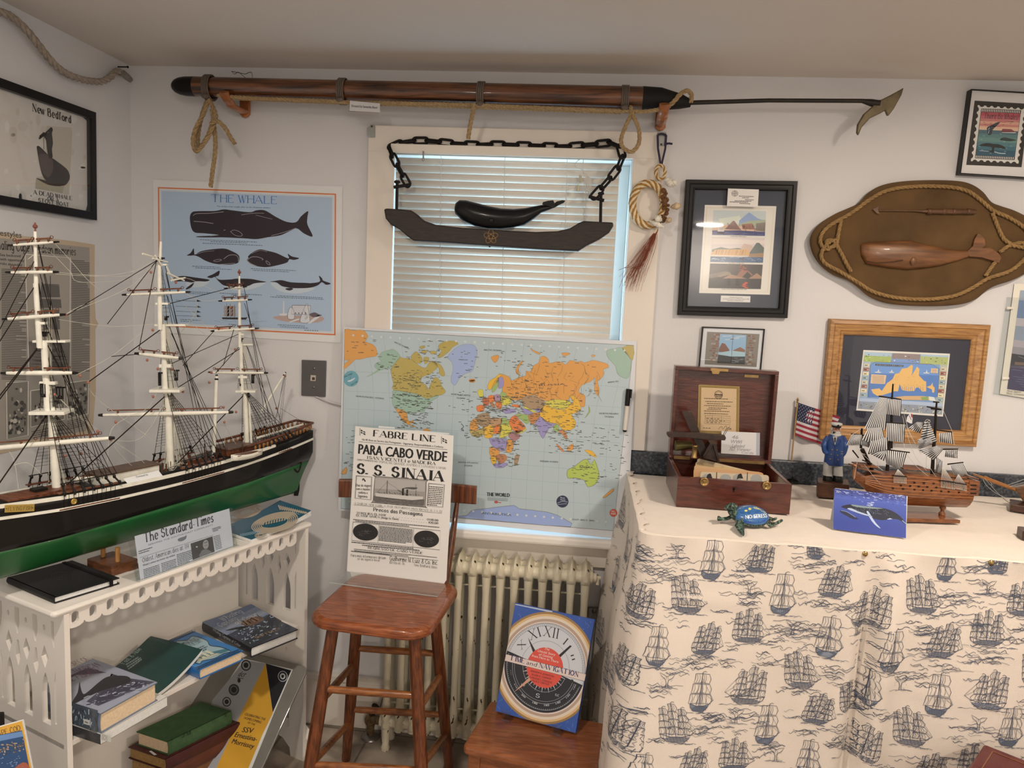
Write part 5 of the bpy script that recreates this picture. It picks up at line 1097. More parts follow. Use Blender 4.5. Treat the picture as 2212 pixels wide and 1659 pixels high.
# --- middle shelf: thick whale book on a paperback
def shelf_books():
 rd = random.Random(21)
 tp = SM+.0265
 A = sh(.056,.06, tp); B = sh(.071,-.058, tp); a_ = sh(.262,-.045, tp)
 def dr(c):
  sheet(c, q4((B, a_, A)), '#d2c6b4')
 r_ = book('paperback', 'white-edged paperback under thick whale book, spine lettering on black', B, a_, A, .026, '#2b2a2c', 'd', False, MPAGEW, draw=dr)
 pl = Plane(B+V((0,0,-.026))-(a_-B).normalized()*.0012,-(a_-B).normalized(),(B-A)); c = Canvas(pl, 120,1500,6.9125)
 c.text('FISHING SCHOONERS OF', (40,470),(605,602),30, '#8d8a86', 'serif', 1.2); c.text('GLOUCESTER', (60,510),(230,556),24, '#8d8a86', 'serif', 1.2)
 c.poly([(675,585),(828,625),(826,715),(668,672)], '#cfc6b6'); c.up(); c.line([(705,600),(770,615),(768,700),(700,682)], 3, '#4b4742', closed=True); c.ring((735,648),22,26,3, '#4b4742', 12)
 c.build('spine_print', MPRINT, r_)
 zt = SM+.077; N, Rr, Bk = pZ(217,1542, zt), pZ(340,1474, zt), pZ(190,1419, zt)
 a = Rr-N; b_ = Bk-Rr
 L_ = N+b_*.93
 def dr(c):
  sheet(c, q4((N, Rr, L_)), '#8e8d93')
  Q = quad_ab((250,935),(600,755),(1078,915),(670,1090)); g = lambda s, t: (s, t)
  q = [(600,755),(1078,920),(675,1092),(215,930)]
  c.poly([(425,905),(600,830),(870,900),(1060,925),(672,1090),(560,1050),(425,1000)], '#45424d'); c.up()
  c.poly([(425,930),(520,880),(780,860),(690,980),(590,1060),(425,1000)], '#8d8a8c'); c.poly([(760,870),(880,905),(1010,935),(820,1010),(700,1075),(640,1065),(700,990)], '#3a3640'); c.up()
  wh = [(543,925),(552,970),(570,1010),(610,985),(680,925),(740,890),(850,885),(892,905),(870,935),(780,960),(700,985),(640,1010),(560,1050),(500,1078),(497,1055),(530,1000)]
  c.poly(wh, '#262226', 3); c.up()
  for k in range(60): x = rd.uniform(560,990); y = 1075-(x-560)*.30+rd.uniform(-40,30); c.line([(x, y),(x+rd.uniform(8,40), y-rd.uniform(0,16))], rd.uniform(2,7),('#b9b7bb', '#6d6a74', '#8d8a92')[k % 3], 0)
  c.L += 2
  for y, t, x0, x1 in ((842, 'HISTORY OF', 420,620),(885, 'THE AMERICAN', 425,690),(925, 'SAIL FISHERY', 430,700)): c.text(t, (x0, y+16),(x1, y-68),36, '#7d4a58', 'serif', 1.3)
 root = book('thick_book', 'thick hardcover book with breaching whale jacket, on top of white-edged paperback', N, Rr, L_, .050, '#5e6570', 'd', True, MPAGE, draw=dr)
 pl = Plane(N+V((0,0,-.0001))-a.normalized()*.0037,-a.normalized(), N-L_); c = Canvas(pl, *CC)
 sp = [pl.hit(x/3.16,1180+y/3.16) for x, y in ((425,1040),(668,1108),(662,1270),(425,1192))]; c.poly([(426,1045),(668,1120),(662,1268),(427,1190)], '#3c444c'); c.up()
 for k in range(70): x = rd.uniform(430,655); y = rd.uniform(1060,1190)+(x-430)*.27; c.line([(x, y),(x+rd.uniform(-14,14), y+rd.uniform(10,40))], rd.uniform(2,7),('#7f8c90', '#b4babb', '#24272b', '#566168')[k % 4])
 c.L += 3; c.poly([(572,1175),(615,1186),(615,1222),(572,1210)], '#bdb7ac'); c.up(); c.line([(583,1195),(604,1205)], 7, '#55504a'); c.build('spine_print', MGLOSSP, root)
 # curled green booklet
 z0 = SM+.012; P = [sh(u, v, z0) for u, v in ((.268,.008),(.440,.038),(.389,.236),(.250,.205))]
 def curl(p):
  q = p-SO; s = ((p-P[0]).dot((P[1]-P[0]).normalized()))/(P[1]-P[0]).length; t = ((p-P[0]).dot((P[3]-P[0]).normalized()))/(P[3]-P[0]).length
  s = max(0, min(1.05, s)); t = max(0, min(1.05, t)); return p+V((0,0,.046*s**1.8*(1-.25*t)+.004*t+.001))
 root = thing('curled_booklet', sh(.35,.1, SM), 'dark green softcover booklet with curled right edge beside thick whale book', 'book')
 N_ = 14
 for nm, d0, d1, m_ in (('pages', -.0108,-.0011, MPAGEW),('cover', -.0011,0, mat('dark_green_cover', '#1e3a34', .3, coat=.3)),('back_cover', -.0116,-.0108, mat('green_back_cover', '#1e3a34', .4))):
  mm = M(); R_ = []
  for i in range(N_+1):
   s = i/N_; top = [curl(P[0]+(P[1]-P[0])*s+(P[3]-P[0])*t) for t in (0,.5,1)]
   R_.append([p+V((0,0, d1)) for p in top]+[p+V((0,0, d0)) for p in reversed(top)])
  mm.loft(R_, smooth=False).build(nm, m_, root)
 c = Canvas(Plane(P[0], (0,0,1), P[1]-P[0]), *CC, fn=lambda p: curl(p)+V((0,0,.0004)))
 c.text('Fast & Able', (850,835),(970,765),26, '#a9b3a6', 'serif', 1.3)
 for k in range(3): c.greek((860+8*k, 838+12*k),(1010-12*k, 778+14*k),1,(0,0),7, '#8d998e', rd, step=18, gap=.15)
 c.build('cover_print', MPRINT, root)
 # blue sailor book
 z = SM+.030; A, B, D = Z3([(1363,838),(1658,712),(1020,695)], z); D = A+(D-A)
 A2 = sh(.397,-.005, z); B2 = sh(.538,-.018, z); D2 = sh(.404,.216, z)
 def dr(c):
  sheet(c, q4((A2, B2, D2)), '#2f6c9c')
  Q = quad_ab((1363,838),(1658,712),(1315,567),(1020,695))
  bl = [Q(a_, b_) for a_, b_ in ((.14,.12),(.25,.16),(.45,.1),(.7,.12),(.84,.1),(.84,.3),(.76,.45),(.86,.6),(.82,.84),(.64,.8),(.5,.88),(.3,.82),(.14,.86),(.12,.6),(.2,.5),(.12,.3))]
  c.poly(bl, '#8fa4a3', 3); c.up(); c.line(bl, 5, '#1d2a3a', 3, True)
  for b_, a0, a1, t in ((.70,.2,.8, 'THE MAKING'),(.61,.24,.78, 'OF A SAILOR')): c.text(t, Q(a0, b_), Q(a1, b_),24, '#25323d', 'serif', 1.3)
  for b_, a0, a1 in ((.50,.24,.78),(.45,.28,.74),(.40,.36,.66),(.77,.34,.62)): c.greek(Q(a0, b_), Q(a1, b_),1,(0,0),7, '#33424c', rd, step=24, gap=.15)
  c.poly([Q(.1,.2), Q(.84,.13), Q(.84,.22), Q(.5,.3), Q(.18,.3)], '#3c6a74'); c.up()
  for k in range(4):
   for j in range(3): a_ = .22+.1*k; b_ = .22+.05*j; c.poly([Q(a_, b_), Q(a_+.08, b_-.005), Q(a_+.075, b_+.04), Q(a_+.01, b_+.045)], '#cfc5a2')
  c.poly([Q(.16,.19), Q(.66,.155), Q(.62,.2), Q(.2,.225)], '#b7ad8c'); c.L += 1
  for k in range(22):
   t = k/22;
   for a_, b_ in ((t, .04),(t, .95)): x, y = Q(a_, b_); c.ring((x, y),15,8,3, '#1c2430', 8)
 book('sailor_book', 'blue hardback with ship vignette on middle shelf between green booklet and dark whaling book', A2, B2, D2,.030, '#235a8a', 'd', True, MPAGE, draw=dr)
 # whaling captains book
 z = SM+.031; A2, B2, D2 = sh(.562,-.026, z), sh(.726,-.052, z), sh(.602,.230, z)
 def dr(c):
  sheet(c, q4((A2, B2, D2)), '#2c313b'); Q = quad_ab((1715,695),(2035,572),(1715,395),(1382,520))
  c.poly([Q(0,.5), Q(1,.62), Q(1,1), Q(0,1)], '#6d7685'); c.up(); c.poly([Q(0,.78), Q(1,.9), Q(1,1), Q(0,1)], '#53617a'); c.poly([Q(.1,.62), Q(1,.66), Q(1,.78), Q(.3,.74)], '#7f8189'); c.up()
  c.poly([Q(0,.18), Q(.3,.3), Q(.6,.42), Q(1,.62), Q(1,.35), Q(.5,.08), Q(.2,.02), Q(0,.02)], '#1c222a'); c.up()
  for k in range(90): a_, b_ = rd.uniform(.02,.95), rd.uniform(.1,.58); c.line([Q(a_, b_), Q(a_+rd.uniform(.02,.06), b_+rd.uniform(-.02,.04))], rd.uniform(2,6),('#9aa4ae', '#4f5a66', '#c4cad0')[k % 3])
  c.poly([Q(.08,.62), Q(.3,.60), Q(.44,.54), Q(.40,.50),(Q(.2,.56))], '#1b1c20', 2); c.L += 1
  c.poly([Q(.42,.62), Q(.6,.7), Q(.84,.64), Q(.78,.52), Q(.5,.5)], '#5b4434', 2); c.up()
  for k in range(14): a_ = rd.uniform(.46,.8); c.line([Q(a_, .56), Q(a_+rd.uniform(-.06,.06),.70)], 5,('#3a2a22', '#8a6a4c', '#6d3a30')[k % 3])
  c.up(); c.text('Whaling', Q(.26,.84), Q(.72,.88),34, '#c6c2bb', 'serif', 1.1, slant=.3); c.text('Captains', Q(.1,.735), Q(.5,.765),34, '#c6c2bb', 'serif', 1.1, slant=.3); c.text('of Color', Q(.36,.655), Q(.84,.69),30, '#d0cbc2', 'serif', 1.1, slant=.3); c.text('SKIP FINLEY', Q(.28,.16), Q(.82,.17),17, '#b08a5e', 'serif', 1.1)
 r_ = book('whaling_book', 'dark hardback with whaleboat scene, nearest right end of the middle shelf', A2, B2, D2,.031, '#191b20', 'd', True, MPAGEW, draw=dr)
 n_ = -(B2-A2).normalized(); n_ = SV.cross(V((0,0,1))) if False else (A2-D2).cross(V((0,0,1))).normalized()
 if n_.dot(CAM-A2) < 0: n_ = -n_
 c = Canvas(Plane(A2+n_*.004, n_, A2-D2), *CC); c.text('Whaling Captains of Color', (1450,575),(1640,690),22, '#a5a29c', slant=.3); c.build('spine_print', MPRINT, r_)
shelf_books()
# --- lower stack of old cloth books, and the thin sign board leaning beside it
def stack():
 z = .250; P = Z3([(930,1265),(1145,1335),(1580,1125),(1340,1015)], z)
 N, Rr, L_ = P[1], P[2], P[0]; a, b_ = Rr-N, L_-N
 rd = random.Random(4)
 mg = mat('green_book_cloth', '#37502f', .75, var=.15, vs=60, bump=.0004, bs=600)
 r_ = book('old_book', 'green cloth old book on top of the lower shelf stack', N, Rr, L_, .042, mg, 'a', True, MPAGE, group=None)
 n_ = a.cross(V((0,0,1))).normalized()
 if n_.dot(CAM-N) < 0: n_ = -n_
 c = Canvas(Plane(N+n_*.0042, n_, a), *CC); c.text('J.M.', (1240,1308),(1310,1278),26, '#1b2a18', 'serif', 1.5); c.line([(1175,1330),(1178,1300)], 4, '#1b2a18'); c.line([(1540,1165),(1545,1135)], 4, '#1b2a18'); c.build('spine_print', MPRINT, r_)
 mr = mat('maroon_book_leather', '#3d1a17', .5, var=.2, vs=30, bump=.0004, bs=300); mb = mat('brown_book_leather', '#4a2418', .55, var=.25, vs=25, bump=.0005, bs=200); mt = mat('tan_worn_leather', '#5e3a1e', .6, var=.45, vs=14, bump=.0006, bs=150)
 ua, ub = a.normalized(), b_.normalized(); zz = z-.0425
 for nm, t, m_, da, db, dn, lb in (('old_book', .036, mr, .035,.022,.012, 'maroon old book under the green one in the lower stack'),('old_book', .040, mb, .03,.018,.010, 'brown old book with tan page edges, second from bottom of lower stack'),('old_book', .046, mt, .01,.008,.004, 'worn tan old book third below the green one in the lower stack'),('old_book', .084, mt, .02,.02,.006, 'thick worn brown volume at bottom of the lower stack')):
  N2 = N-ua*(da*.4)-n_*(-dn)-ub*0.0; N2 = V((N2.x, N2.y, zz))
  book(nm, lb, N2, N2+ua*(a.length+da), N2+ub*(b_.length+db), t, m_, 'a', True, mat('aged_pages', '#8d6a3c', .85, var=.2, vs=150)); zz -= t+.0006
 q = N-n_*(-.012)-V((0,0,.0420)); c = Canvas(Plane(V((0,0, z-.0418)),(0,0,1),(1,0,0)),120,1500,6.9125); c.poly([(1395,850),(1430,838),(1515,900),(1470,908)], '#cfc8be'); tag(c.build('paper_slip', MPRINT), 'white paper slip poking out under green book in lower stack', 'paper slip')
stack()
def sign_board():
 yaw, th = radians(-14), radians(47.5); ab = V((cos(yaw), sin(yaw),0)); h = V((ab.y, -ab.x, 0)); n = (h*cos(th)+V((0,0, sin(th)))).normalized()
 B = V((.657,-.62,0.002)); pl = Plane(B, n, ab); up = pl.uy
 TRp = pl.hit(664,1440); L = (TRp-B).dot(up); w = .37
 root = thing('sign_board', B-ab*.18, 'grey rounded board with black and yellow ship homecoming sheet leaning in bookshelf', 'sign')
 mg = mat('grey_board', '#6e675c', .4, coat=.2); r_ = .022; pts = []
 x1 = (TRp-B).dot(ab)+.004
 for cx_, cy_, a0 in ((x1-r_, L-r_, 0),(x1-w+r_, L-r_, 90),(x1-w+r_, r_*.2,180),(x1-r_, r_*.2,270)):
  for i in range(6): t = radians(a0+18*i); pts.append(pl.at(cx_+r_*cos(t), max(0, cy_+r_*sin(t)),-.008))
 M().prism(pts, n*.007).build('board', mg, root, bevel=.002)
 c = Canvas(pl.off(.0002), *CC); Q = None
 c.poly([(1660,765),(2000,840),(1870,1140),(1725,1500),(1650,1659),(1290,1659),(1440,1100)], '#d0c8bb'); c.up()
 c.poly([(1672,778),(1815,800),(1660,1110),(1420,1640),(1300,1640),(1450,1050)], '#8b8783'); c.poly([(1815,800),(1820,840),(1862,1140),(1790,1290),(1700,1505),(1640,1640),(1420,1640),(1660,1110)], '#b98626'); c.poly([(1815,800),(1988,848),(1862,1135)], '#16171c'); c.up()
 c.ell((1930,888),33,37, '#c9c6c0', 20); c.L += .5; c.ell((1930,888),29,33, '#16171c', 20); c.L += .5; c.ell((1930,888),19,21, '#c9c6c0', 16); c.L += .5; c.poly([(1922,878),(1940,880),(1938,895),(1929,902),(1921,892)], '#16171c'); c.L -= 1.5
 for x, y, r in ((1680,813), ) and ((1680,813,34),(1597,980,36),(1548,1062,30)): c.ell((x, y), r, r*1.1, '#22201f', 20); c.L += .5; c.ell((x, y), r*.78, r*.86, '#8b8783' if r != 36 else '#55504c', 18); c.L += .5; c.ell((x, y), r*.5, r*.55, '#22201f', 14); c.L -= 1
 c.text('dcr', (1622,888),(1672,892),36, '#22201f', slant=.2, bold=1.5); c.line([(1618,898),(1662,903)], 4, '#22201f'); c.ell((1632,917),11,15, '#22201f', 12)
 for t, x0, y0, x1_, y1, hh in (('CELEBRATING THE', 1668,1152,1808,1190,18),('HOMECOMING', 1664,1178,1780,1210,18),('OF THE', 1688,1208,1738,1224,14),('SSV', 1650,1268,1722,1276,36),('Ernestina-', 1600,1300,1748,1332,36),('Morrissey', 1580,1345,1728,1382,36)): c.text(t, (x0, y0),(x1_, y1), hh, '#2a2019', bold=2.2, slant=.1)
 c.build('printed_sheet', MPRINT, root)
sign_board()
# --- on the shelf top: notebook, acrylic sign holder with newspaper, knot booklet, cape cod book, black box
def sh2(u, v, z): return sh(u-.008, v-.012, z)
def top_things():
 rd = random.Random(8)
 z = ST+.017
 mk = mat('black_leatherette', (.013,.014,.015),.5, bump=.0003, bs=700)
 A, B, D = sh2(.041,.055, z), sh2(.194,.042, z), sh2(.048,.260, z)
 r_ = book('notebook', 'black notebook with elastic band lying on left end of bookshelf top', A, B, D, .0165, mk, 'd', True, MPAGEW)
 ua, ub = (B-A).normalized(),(D-A).normalized(); o = A+ua*.128
 M().obox(o+V((0,0,.0004)), ua*.009, D-A, V((0,0,.0012))).obox(o-ub*.0012-V((0,0,.0165)), ua*.009, ub*.0012, V((0,0,.018))).build('elastic_band', mat('black_elastic', (.006,.006,.007),.8), r_)
 c = Canvas(Plane(A+V((0,0,.0004)),(0,0,1), B-A), *CB); MEM = '#14161a'
 c.ring((425,1150),72,27,4, '#08090a', 32); c.ring((425,1150),56,20,3, '#08090a', 28); c.ring((425,1150),60,8,3, '#08090a', 20)
 for k in range(7): c.line([(370+18*k, 1132),(372+18*k, 1168)], 3, '#08090a')
 c.build('embossed_seal', printed('embossing', .35), r_)
 # acrylic holder with newspaper: bottom line A-B, leaning back
 A, B = V((.4906,-.7636, ST+.001)), V((.5976,-.4736, ST+.001)); ab = (B-A).normalized(); h = V((ab.y, -ab.x, 0)); th = radians(7.5); n = (h*cos(th)+V((0,0, sin(th)))); pl = Plane(A, n, ab)
 r_ = thing('sign_holder', (A+B)/2, 'clear acrylic slanted sign holder on bookshelf front edge under green ship hull', 'sign holder')
 mm = M()
 for k in (-.004,.004): P = [pl.off(k).hit(x/3.16,880+y/3.16) for x, y in ((870,888),(1585,682),(1618,945),(930,1185))]; mm.prism([P[0], P[3], P[2], P[1]], n*.0015)
 o = A-ab*.012-h*.0; mm.obox(o-V((0,0,.0008)), ab*.335, h*.012, V((0,0,.0015))); mm.obox(o-V((0,0,.0008)), ab*.335,-h*.055, V((0,0,.0015))); mm.build('acrylic_sheet', MACR, r_)
 c = Canvas(pl.off(.0008), *CB); c.poly([(918,880),(1565,690),(1592,945),(958,1175)], '#c9c6c6'); c.up()
 c.text('The Standard-Times', (985,925),(1458,780),62, '#33343a', 'serif', 2.1); c.text('SERVING THE SOUTHCOAST COMMUNITY', (1012,945),(1455,806),11, '#55565c')
 c.poly([(1213,900),(1235,888),(1262,880),(1272,870),(1270,895),(1245,912),(1220,914)], '#6a6b70', 3); c.greek((945,985),(1040,955),2,(2,14),6, '#44454a', rd, step=16); c.greek((1448,830),(1506,812),3,(2,9),5, '#44454a', rd, step=10)
 c.line([(955,1025),(1455,872)], 2, '#55565c')
 c.text('Oldest American dies at 114', (972,1060),(1290,958),32, '#26262a', 'serif', 1.3); c.text("Whaler's widow was former city resident", (975,1085),(1195,1012),13, '#3c3c42', bold=1.6)
 for x0, y0, x1, n_ in ((978,1110,1088,6),(1100,1068,1200,8),(1205,1008,1310,7)): c.greek((x0, y0),(x1, y0-(x1-x0)*.32), n_, (1.2,11),5.5, '#55565c', rd, step=20, gap=.1)
 c.greek((1456,885),(1500,872),9,(2,10.5),5, '#55565c', rd, step=14)
 q = [(1300,930),(1450,880),(1465,985),(1315,1042)]; c.poly(q, '#44413f'); c.up(); c.poly([(1385,925),(1395,908),(1412,905),(1422,922),(1422,950),(1410,965),(1392,962),(1384,945)], '#8d8885', 3); c.poly([(1360,1020),(1375,980),(1395,968),(1415,970),(1445,992)], '#6d6966', 2); c.up(); c.line([(1392,925),(1416,918)], 3, '#3a3735'); c.line([(1395,945),(1414,940)], 3, '#55514e'); c.ell((1342,952),7,4, '#c5c2bd', 8)
 tag(c.build('newspaper_clipping', MPRINT), 'newspaper front page clipping inside clear holder below green ship hull', 'newspaper')
 # knot booklet, edge curled up
 z0 = ST+.010; P = [sh2(.598,.018, z0), sh2(.868,.036, z0), sh2(.606,.165, z0)]; a, b_ = P[1]-P[0], P[2]-P[0]
 def curl(p):
  s = (p-P[0]).dot(a)/a.dot(a); t = (p-P[0]).dot(b_)/b_.dot(b_); return p+V((0,0,.020*max(0, s)**2.5+.004*t))
 r_ = thing('knot_booklet', sh(.74,.09, ST), 'blue softcover knot-work booklet on right end of bookshelf top', 'book')
 for nm, d0, d1, m_ in (('pages', -.0098,-.001, MPAGEW),('cover', -.001,0, mat('blue_grey_cover', '#27505f', .3, coat=.5))):
  R_ = []
  for i in range(13):
   s = i/12; top = [curl(P[0]+a*s+b_*t) for t in (0,.5,1)]; R_.append([p+V((0,0, d1)) for p in top]+[p+V((0,0, d0-(0 if nm == 'cover' else .4*(top[0].z-z0)))) for p in reversed(top)])
  M().loft(R_, smooth=False).build(nm, m_, r_)
 pl = Plane(P[0]+V((0,0,.006)),(0,0,1), a); c = Canvas(pl, *CB, fn=lambda p: curl(p-V((0,0,.0055))))
 for k in range(6): c.ring((1875,790),158-13*k, 50-5*k, 7, '#b09a82', 40, rot=-.16)
 for k in range(9): c.line([(1795+18*k, 800-3*k),(1810+18*k, 775-3*k),(1822+18*k, 795-3*k)], 7, '#b09a82')
 for k in range(4): c.ring((1690,725),95-12*k, 30-5*k, 6, '#a8917a', 28, rot=-.16)
 for k in range(14): c.line([(1900+14*k, 700+3*k),(1915+14*k, 722+2*k)], 8, '#b09a82'); c.line([(1640+10*k, 855-2*k),(1648+10*k, 872-2*k)], 5, '#8fa0a6')
 for k in range(3): c.ring((1780,860),40-11*k, 14-4*k, 5, '#b09a82', 20, rot=-.16)
 c.text('Tr', (2032,752),(2072,740),28, '#b7c0c0', 'serif', 1.4)
 c.build('cover_print', MGLOSSP, r_)
 # lower left: black box and cape cod book in front of the shelf end
 bx = [pY(x, y, -1.05) for x, y in ((0,1433),(34,1452))]
 mbx = mat('matte_black_box', (.012,.011,.010),.7)
 o = V((.385,-1.09,0)); M_b = M().obox(o, V((-.20,-.06,0)), V((.03,-.10,0))*1.2, V((0,0,.64)))
 tag(M_b.build('black_box', mbx, bevel=.003), 'tall matte black box at lower left beside bookshelf end', 'box')
 pl = Plane(V((.395,-1.222,0)), V((.30,-.95,.10)), V((.95,.30,0)))
 pl = Plane(pY(60,1659,-1.25), V((.28,-.95,.16)), V((.95,.28,0))); f = lambda x, y: pl.hit(x/3.78,1220+y/3.78)
 r_ = thing('guide_book', f(0,2000), 'orange bordered coastal guide book standing before black box at lower left', 'book')
 P = [f(-160,1370), f(180,1274), f(262,1690), f(300,1890), f(-60,1990)]; M().prism(P, -pl.n*.008).build('pages', MPAGEW, r_)
 c = Canvas(pl.off(.0004),0,1220,3.78); c.poly([(-160,1370),(180,1274),(262,1690),(300,1890),(-60,1990)], '#bd8a34'); c.up(); c.text('CAPE COD', (-45,1412),(172,1350),46, '#4a3a20', 'serif', 1.5)
 c.poly([(-160,1420),(180,1352),(245,1680),(285,1880),(-60,1970)], '#26405f'); c.up(); c.poly([(-150,1420),(180,1358),(190,1400),(-150,1470)], '#5a7597'); c.up()
 for k in range(70): x = rd.uniform(-60,195); y = 1500-(x)*.25+rd.uniform(-30,60); c.ell((x, y), rd.uniform(4,14), rd.uniform(3,8),('#8a7561', '#5e4f42', '#a98f74', '#39424f')[k % 4], 7); c.L += .02
 for k in range(30): x, y = rd.uniform(-20,200), rd.uniform(1560,1680); c.line([(x, y),(x+10, y-4)], 3, '#8d9aa9')
 c.poly([(120,1660),(190,1610),(240,1640),(255,1760),(130,1700)], '#8d4b38', 2); c.build('cover', MGLOSSP, r_)
top_things()
# ---------------------------------------------------------------- the large model ship on its stand
def big_ship():
 root = thing('model_ship', sh(.33,.15,.873), 'large three-masted model ship with green and black hull on top of bookshelf', 'model ship')
 MG = mat('green_hull_paint', (.012,.115,.030),.35, var=.12, vs=14, coat=.15); MBk = mat('black_hull_paint', (.010,.009,.009),.35, var=.1, coat=.2)
 MWm = mat('cream_ship_paint', '#cbbfa9', .45, var=.08, vs=40); MBr = wood('ship_brown_wood', '#6a3a22', '#3d1d10', .45,30,(1,4,4),.1)
 MD = wood('ship_deck_wood', '#5e4330', '#3a2619', .5,40,(1,6,6),.1); MRg = mat('tarred_thread', (.014,.011,.009),.8); MTh = mat('cream_thread', '#b3a892', .8)
 MBs = mat('ship_brass', '#b08d45', .35,.6); MCop = mat('copper_block', '#8a5440', .5)
 CV = .15
 U0, U1 = -.30,.958
 def half(u):      # half beam at deck
  t = (u-U0)/(U1-U0); return .062*max(0, min(1,(t/.30)))**.6*(1-.42*max(0,(t-.72)/.28)**1.6)+.0015
 def sheer(u): return 1.052+.030*max(0,(.25-u)/.55)**1.6+.040*max(0,(u-.35)/.6)**1.7
 def wl(u): return .952+.030*((u+.03)/.93) if u > -.03 else .952
 def keel(u): return .873+(.0 if u < .9 else .0)
 def P(u, s, side):     # s 0..1 keel to rail
  zk, zd = keel(u), sheer(u); z = zk+(zd-zk)*s; t = (u-U0)/(U1-U0); b = half(u)
  full = min(1, s/.45)**.62; fine = max(0,(t-.74)/.26); ent = max(0,(.28-t)/.28)
  f_ = full*(1-.93*fine**1.1*max(0,1-s/.62)**.6)*(1-.75*ent*max(0,1-s)**.7)
  uu = u
  if t < .12: uu = u - .06*(1-t/.12)*s**1.2 + .05*(1-t/.12)
  if t > .94: uu = u-.035*((t-.94)/.06)*(1-min(1, s/.55))
  return sh(uu, CV-side*(b*f_+.0012), z)
 us = [U0+(U1-U0)*i/40 for i in range(41)]
 def band(s0, s1, out, n=5):
  R_ = []
  for u in us:
   a, b = (s0(u) if callable(s0) else s0),(s1(u) if callable(s1) else s1); L_ = [a+(b-a)*k/n for k in range(n+1)]
   R_.append([P(u, s, 1)-SV*out for s in L_]+[P(u, s, -1)+SV*out for s in reversed(L_)])
  return M().loft(R_)
 sw = lambda u: (wl(u)-keel(u))/(sheer(u)-keel(u)); zz = lambda dz: (lambda u: (sheer(u)-dz-keel(u))/(sheer(u)-keel(u)))
 band(0, sw, 0,8).build('lower_hull', MG, root); band(sw, .985,.0008,7).build('upper_hull', MBk, root)
 b = M()
 for side in (1,-1):
  for d0, d1, o in ((.036,.029,.0028),):
   R_ = []
   for u in us:
    s0, s1 = zz(d0)(u), zz(d1)(u); q = [P(u, s0, side), P(u, s0, side)-SV*side*o, P(u, s1, side)-SV*side*o, P(u, s1, side)]; R_.append(q)
   b.loft(R_, smooth=False)
 b.build('hull_stripe', MWm, root)
 b = M()
 for side in (1,-1):
  R_ = [[P(u, zz(.009)(u), side)-SV*side*.0015, P(u, 1., side)-SV*side*.0015, P(u, 1., side)+SV*side*.003, P(u, zz(.009)(u), side)+SV*side*.002] for u in us if u < .80]; b.loft(R_, smooth=False)
 b.build('bulwark', MWm, root)
 b = M(); b.loft([[P(u, zz(.008)(u),1), P(u, zz(.008)(u),-1)] for u in us], closed=False, caps=False, smooth=False); b.build('deck', MD, root)
 # stern: raised brown poop rail on turned posts, rudder, name plate, port
 b = M(); pr = [P(u, 1., 1)+V((0,0,.022)) for u in us if u > .62]+[P(u, 1., -1)+V((0,0,.022)) for u in reversed(us) if u > .62]
 b.tube(pr, .0042,6); b.build('poop_rail', MBr, root)
 b = M()
 for side in (1,-1):
  for k in range(16): u = .68+.0175*k; b.ball(P(u, 1., side)+V((0,0,.010)),.0045,.0045,.0085,7,4)
 for k in range(5): b.ball(sh(.957, CV-.03+.015*k, sheer(.957)+.010),.0045,.0045,.0085,7,4)
 b.build('balusters', mat('amber_turned_wood', '#7a4c20', .35), root)
 M().prism([sv(x/3.16,880+y/3.16, CV-.002) for x, y in ((2012,425),(2040,415),(2047,460),(2045,560),(2035,604),(2012,604))], SV*.004).build('rudder', MBk, root)
 pl = Plane(SO+SV*(CV-.062),-SV, SU); f = lambda x, y, k=0: pl.hit(x/3.16,880+y/3.16)-SV*k
 def hullpt(x, y, out=.003): # point on near hull side seen at crop pixel
  lo, hi = .02,.16
  for _ in range(24):
   m_ = (lo+hi)/2; p = sv(x/3.16,880+y/3.16, m_); q = p-SO; u = q.dot(SU); h = half(u) if U0 < u < U1 else 0
   if CV-h-.0012 > m_: lo = m_
   else: hi = m_
  return sv(x/3.16,880+y/3.16, lo-out)
 q = [hullpt(x, y, .004) for x, y in ((36,668),(236,660),(234,708),(32,718))]; pn = (q[1]-q[0]).cross(q[3]-q[0]).normalized(); pn = pn if pn.dot(SV) < 0 else -pn
 M().prism([q[0], q[3], q[2], q[1]], -pn*.002).build('name_plate', MBs, root)
 c = Canvas(Plane(q[3]+pn*.0004, pn, q[2]-q[3]), *CB); c.text('FLYING FISH', (52,706),(216,698),26, '#3a2c18', 'serif', 1.1); c.ell((44,692),4,4, '#3a2c18', 8); c.ell((224,686),4,4, '#3a2c18', 8); c.build('name_lettering', MPRINT, root)
 p = hullpt(503,642,.002); M().lathe(p, -SV, [(0,.0072),(.0025,.0072),(.0025,.0045),(.001,.0040)], 14).build('porthole', MBs, root)
 # masts
 def sp(px, py, v=CV): return sv(px, py, v)
 NM = {}
 def mast(nm, segs, ball=None):
  for k, (a, b_, r0, r1) in enumerate(segs):
   M().tube([sp(*a), sp(*b_)], [r0, r1], 10).build('mast', MWm, root)
  if ball:
   q = sp(*ball); M().ball(q, .0055,.0055,.005,8,5).lathe(q, (0,0,1), [(.004,.002),(.008,.0018),(.009,.0005)], 6).cyl(q-V((0,0,.02)), q, .0022,.0016,6).build('mast_truck', mat('rust_red_truck', '#6b3a2c', .5), root)
 mast('fore', [((123,1066),(111,880),.0098,.0088),((104,892),(95,738),.0085,.0070),((86,752),(77,612),.0066,.0055),((78,612),(76,500),.0048,.0034)], (76,489))
 mast('main', [((369,1028),(362,842),.0105,.0090),((357,850),(352,700),.0085,.0070),((346,712),(344,560),.0066,.0052),((346,562),(347.5,522),.0042,.0034)])
 mast('mizzen', [((534,975),(529,842),.0082,.0070),((523,850),(520,742),.0064,.0056),((518,750),(517,612),.0050,.0040),((517,612),(517,596),.0032,.0026)], (517,588))
 bs = lambda px, py: sp(px, py)
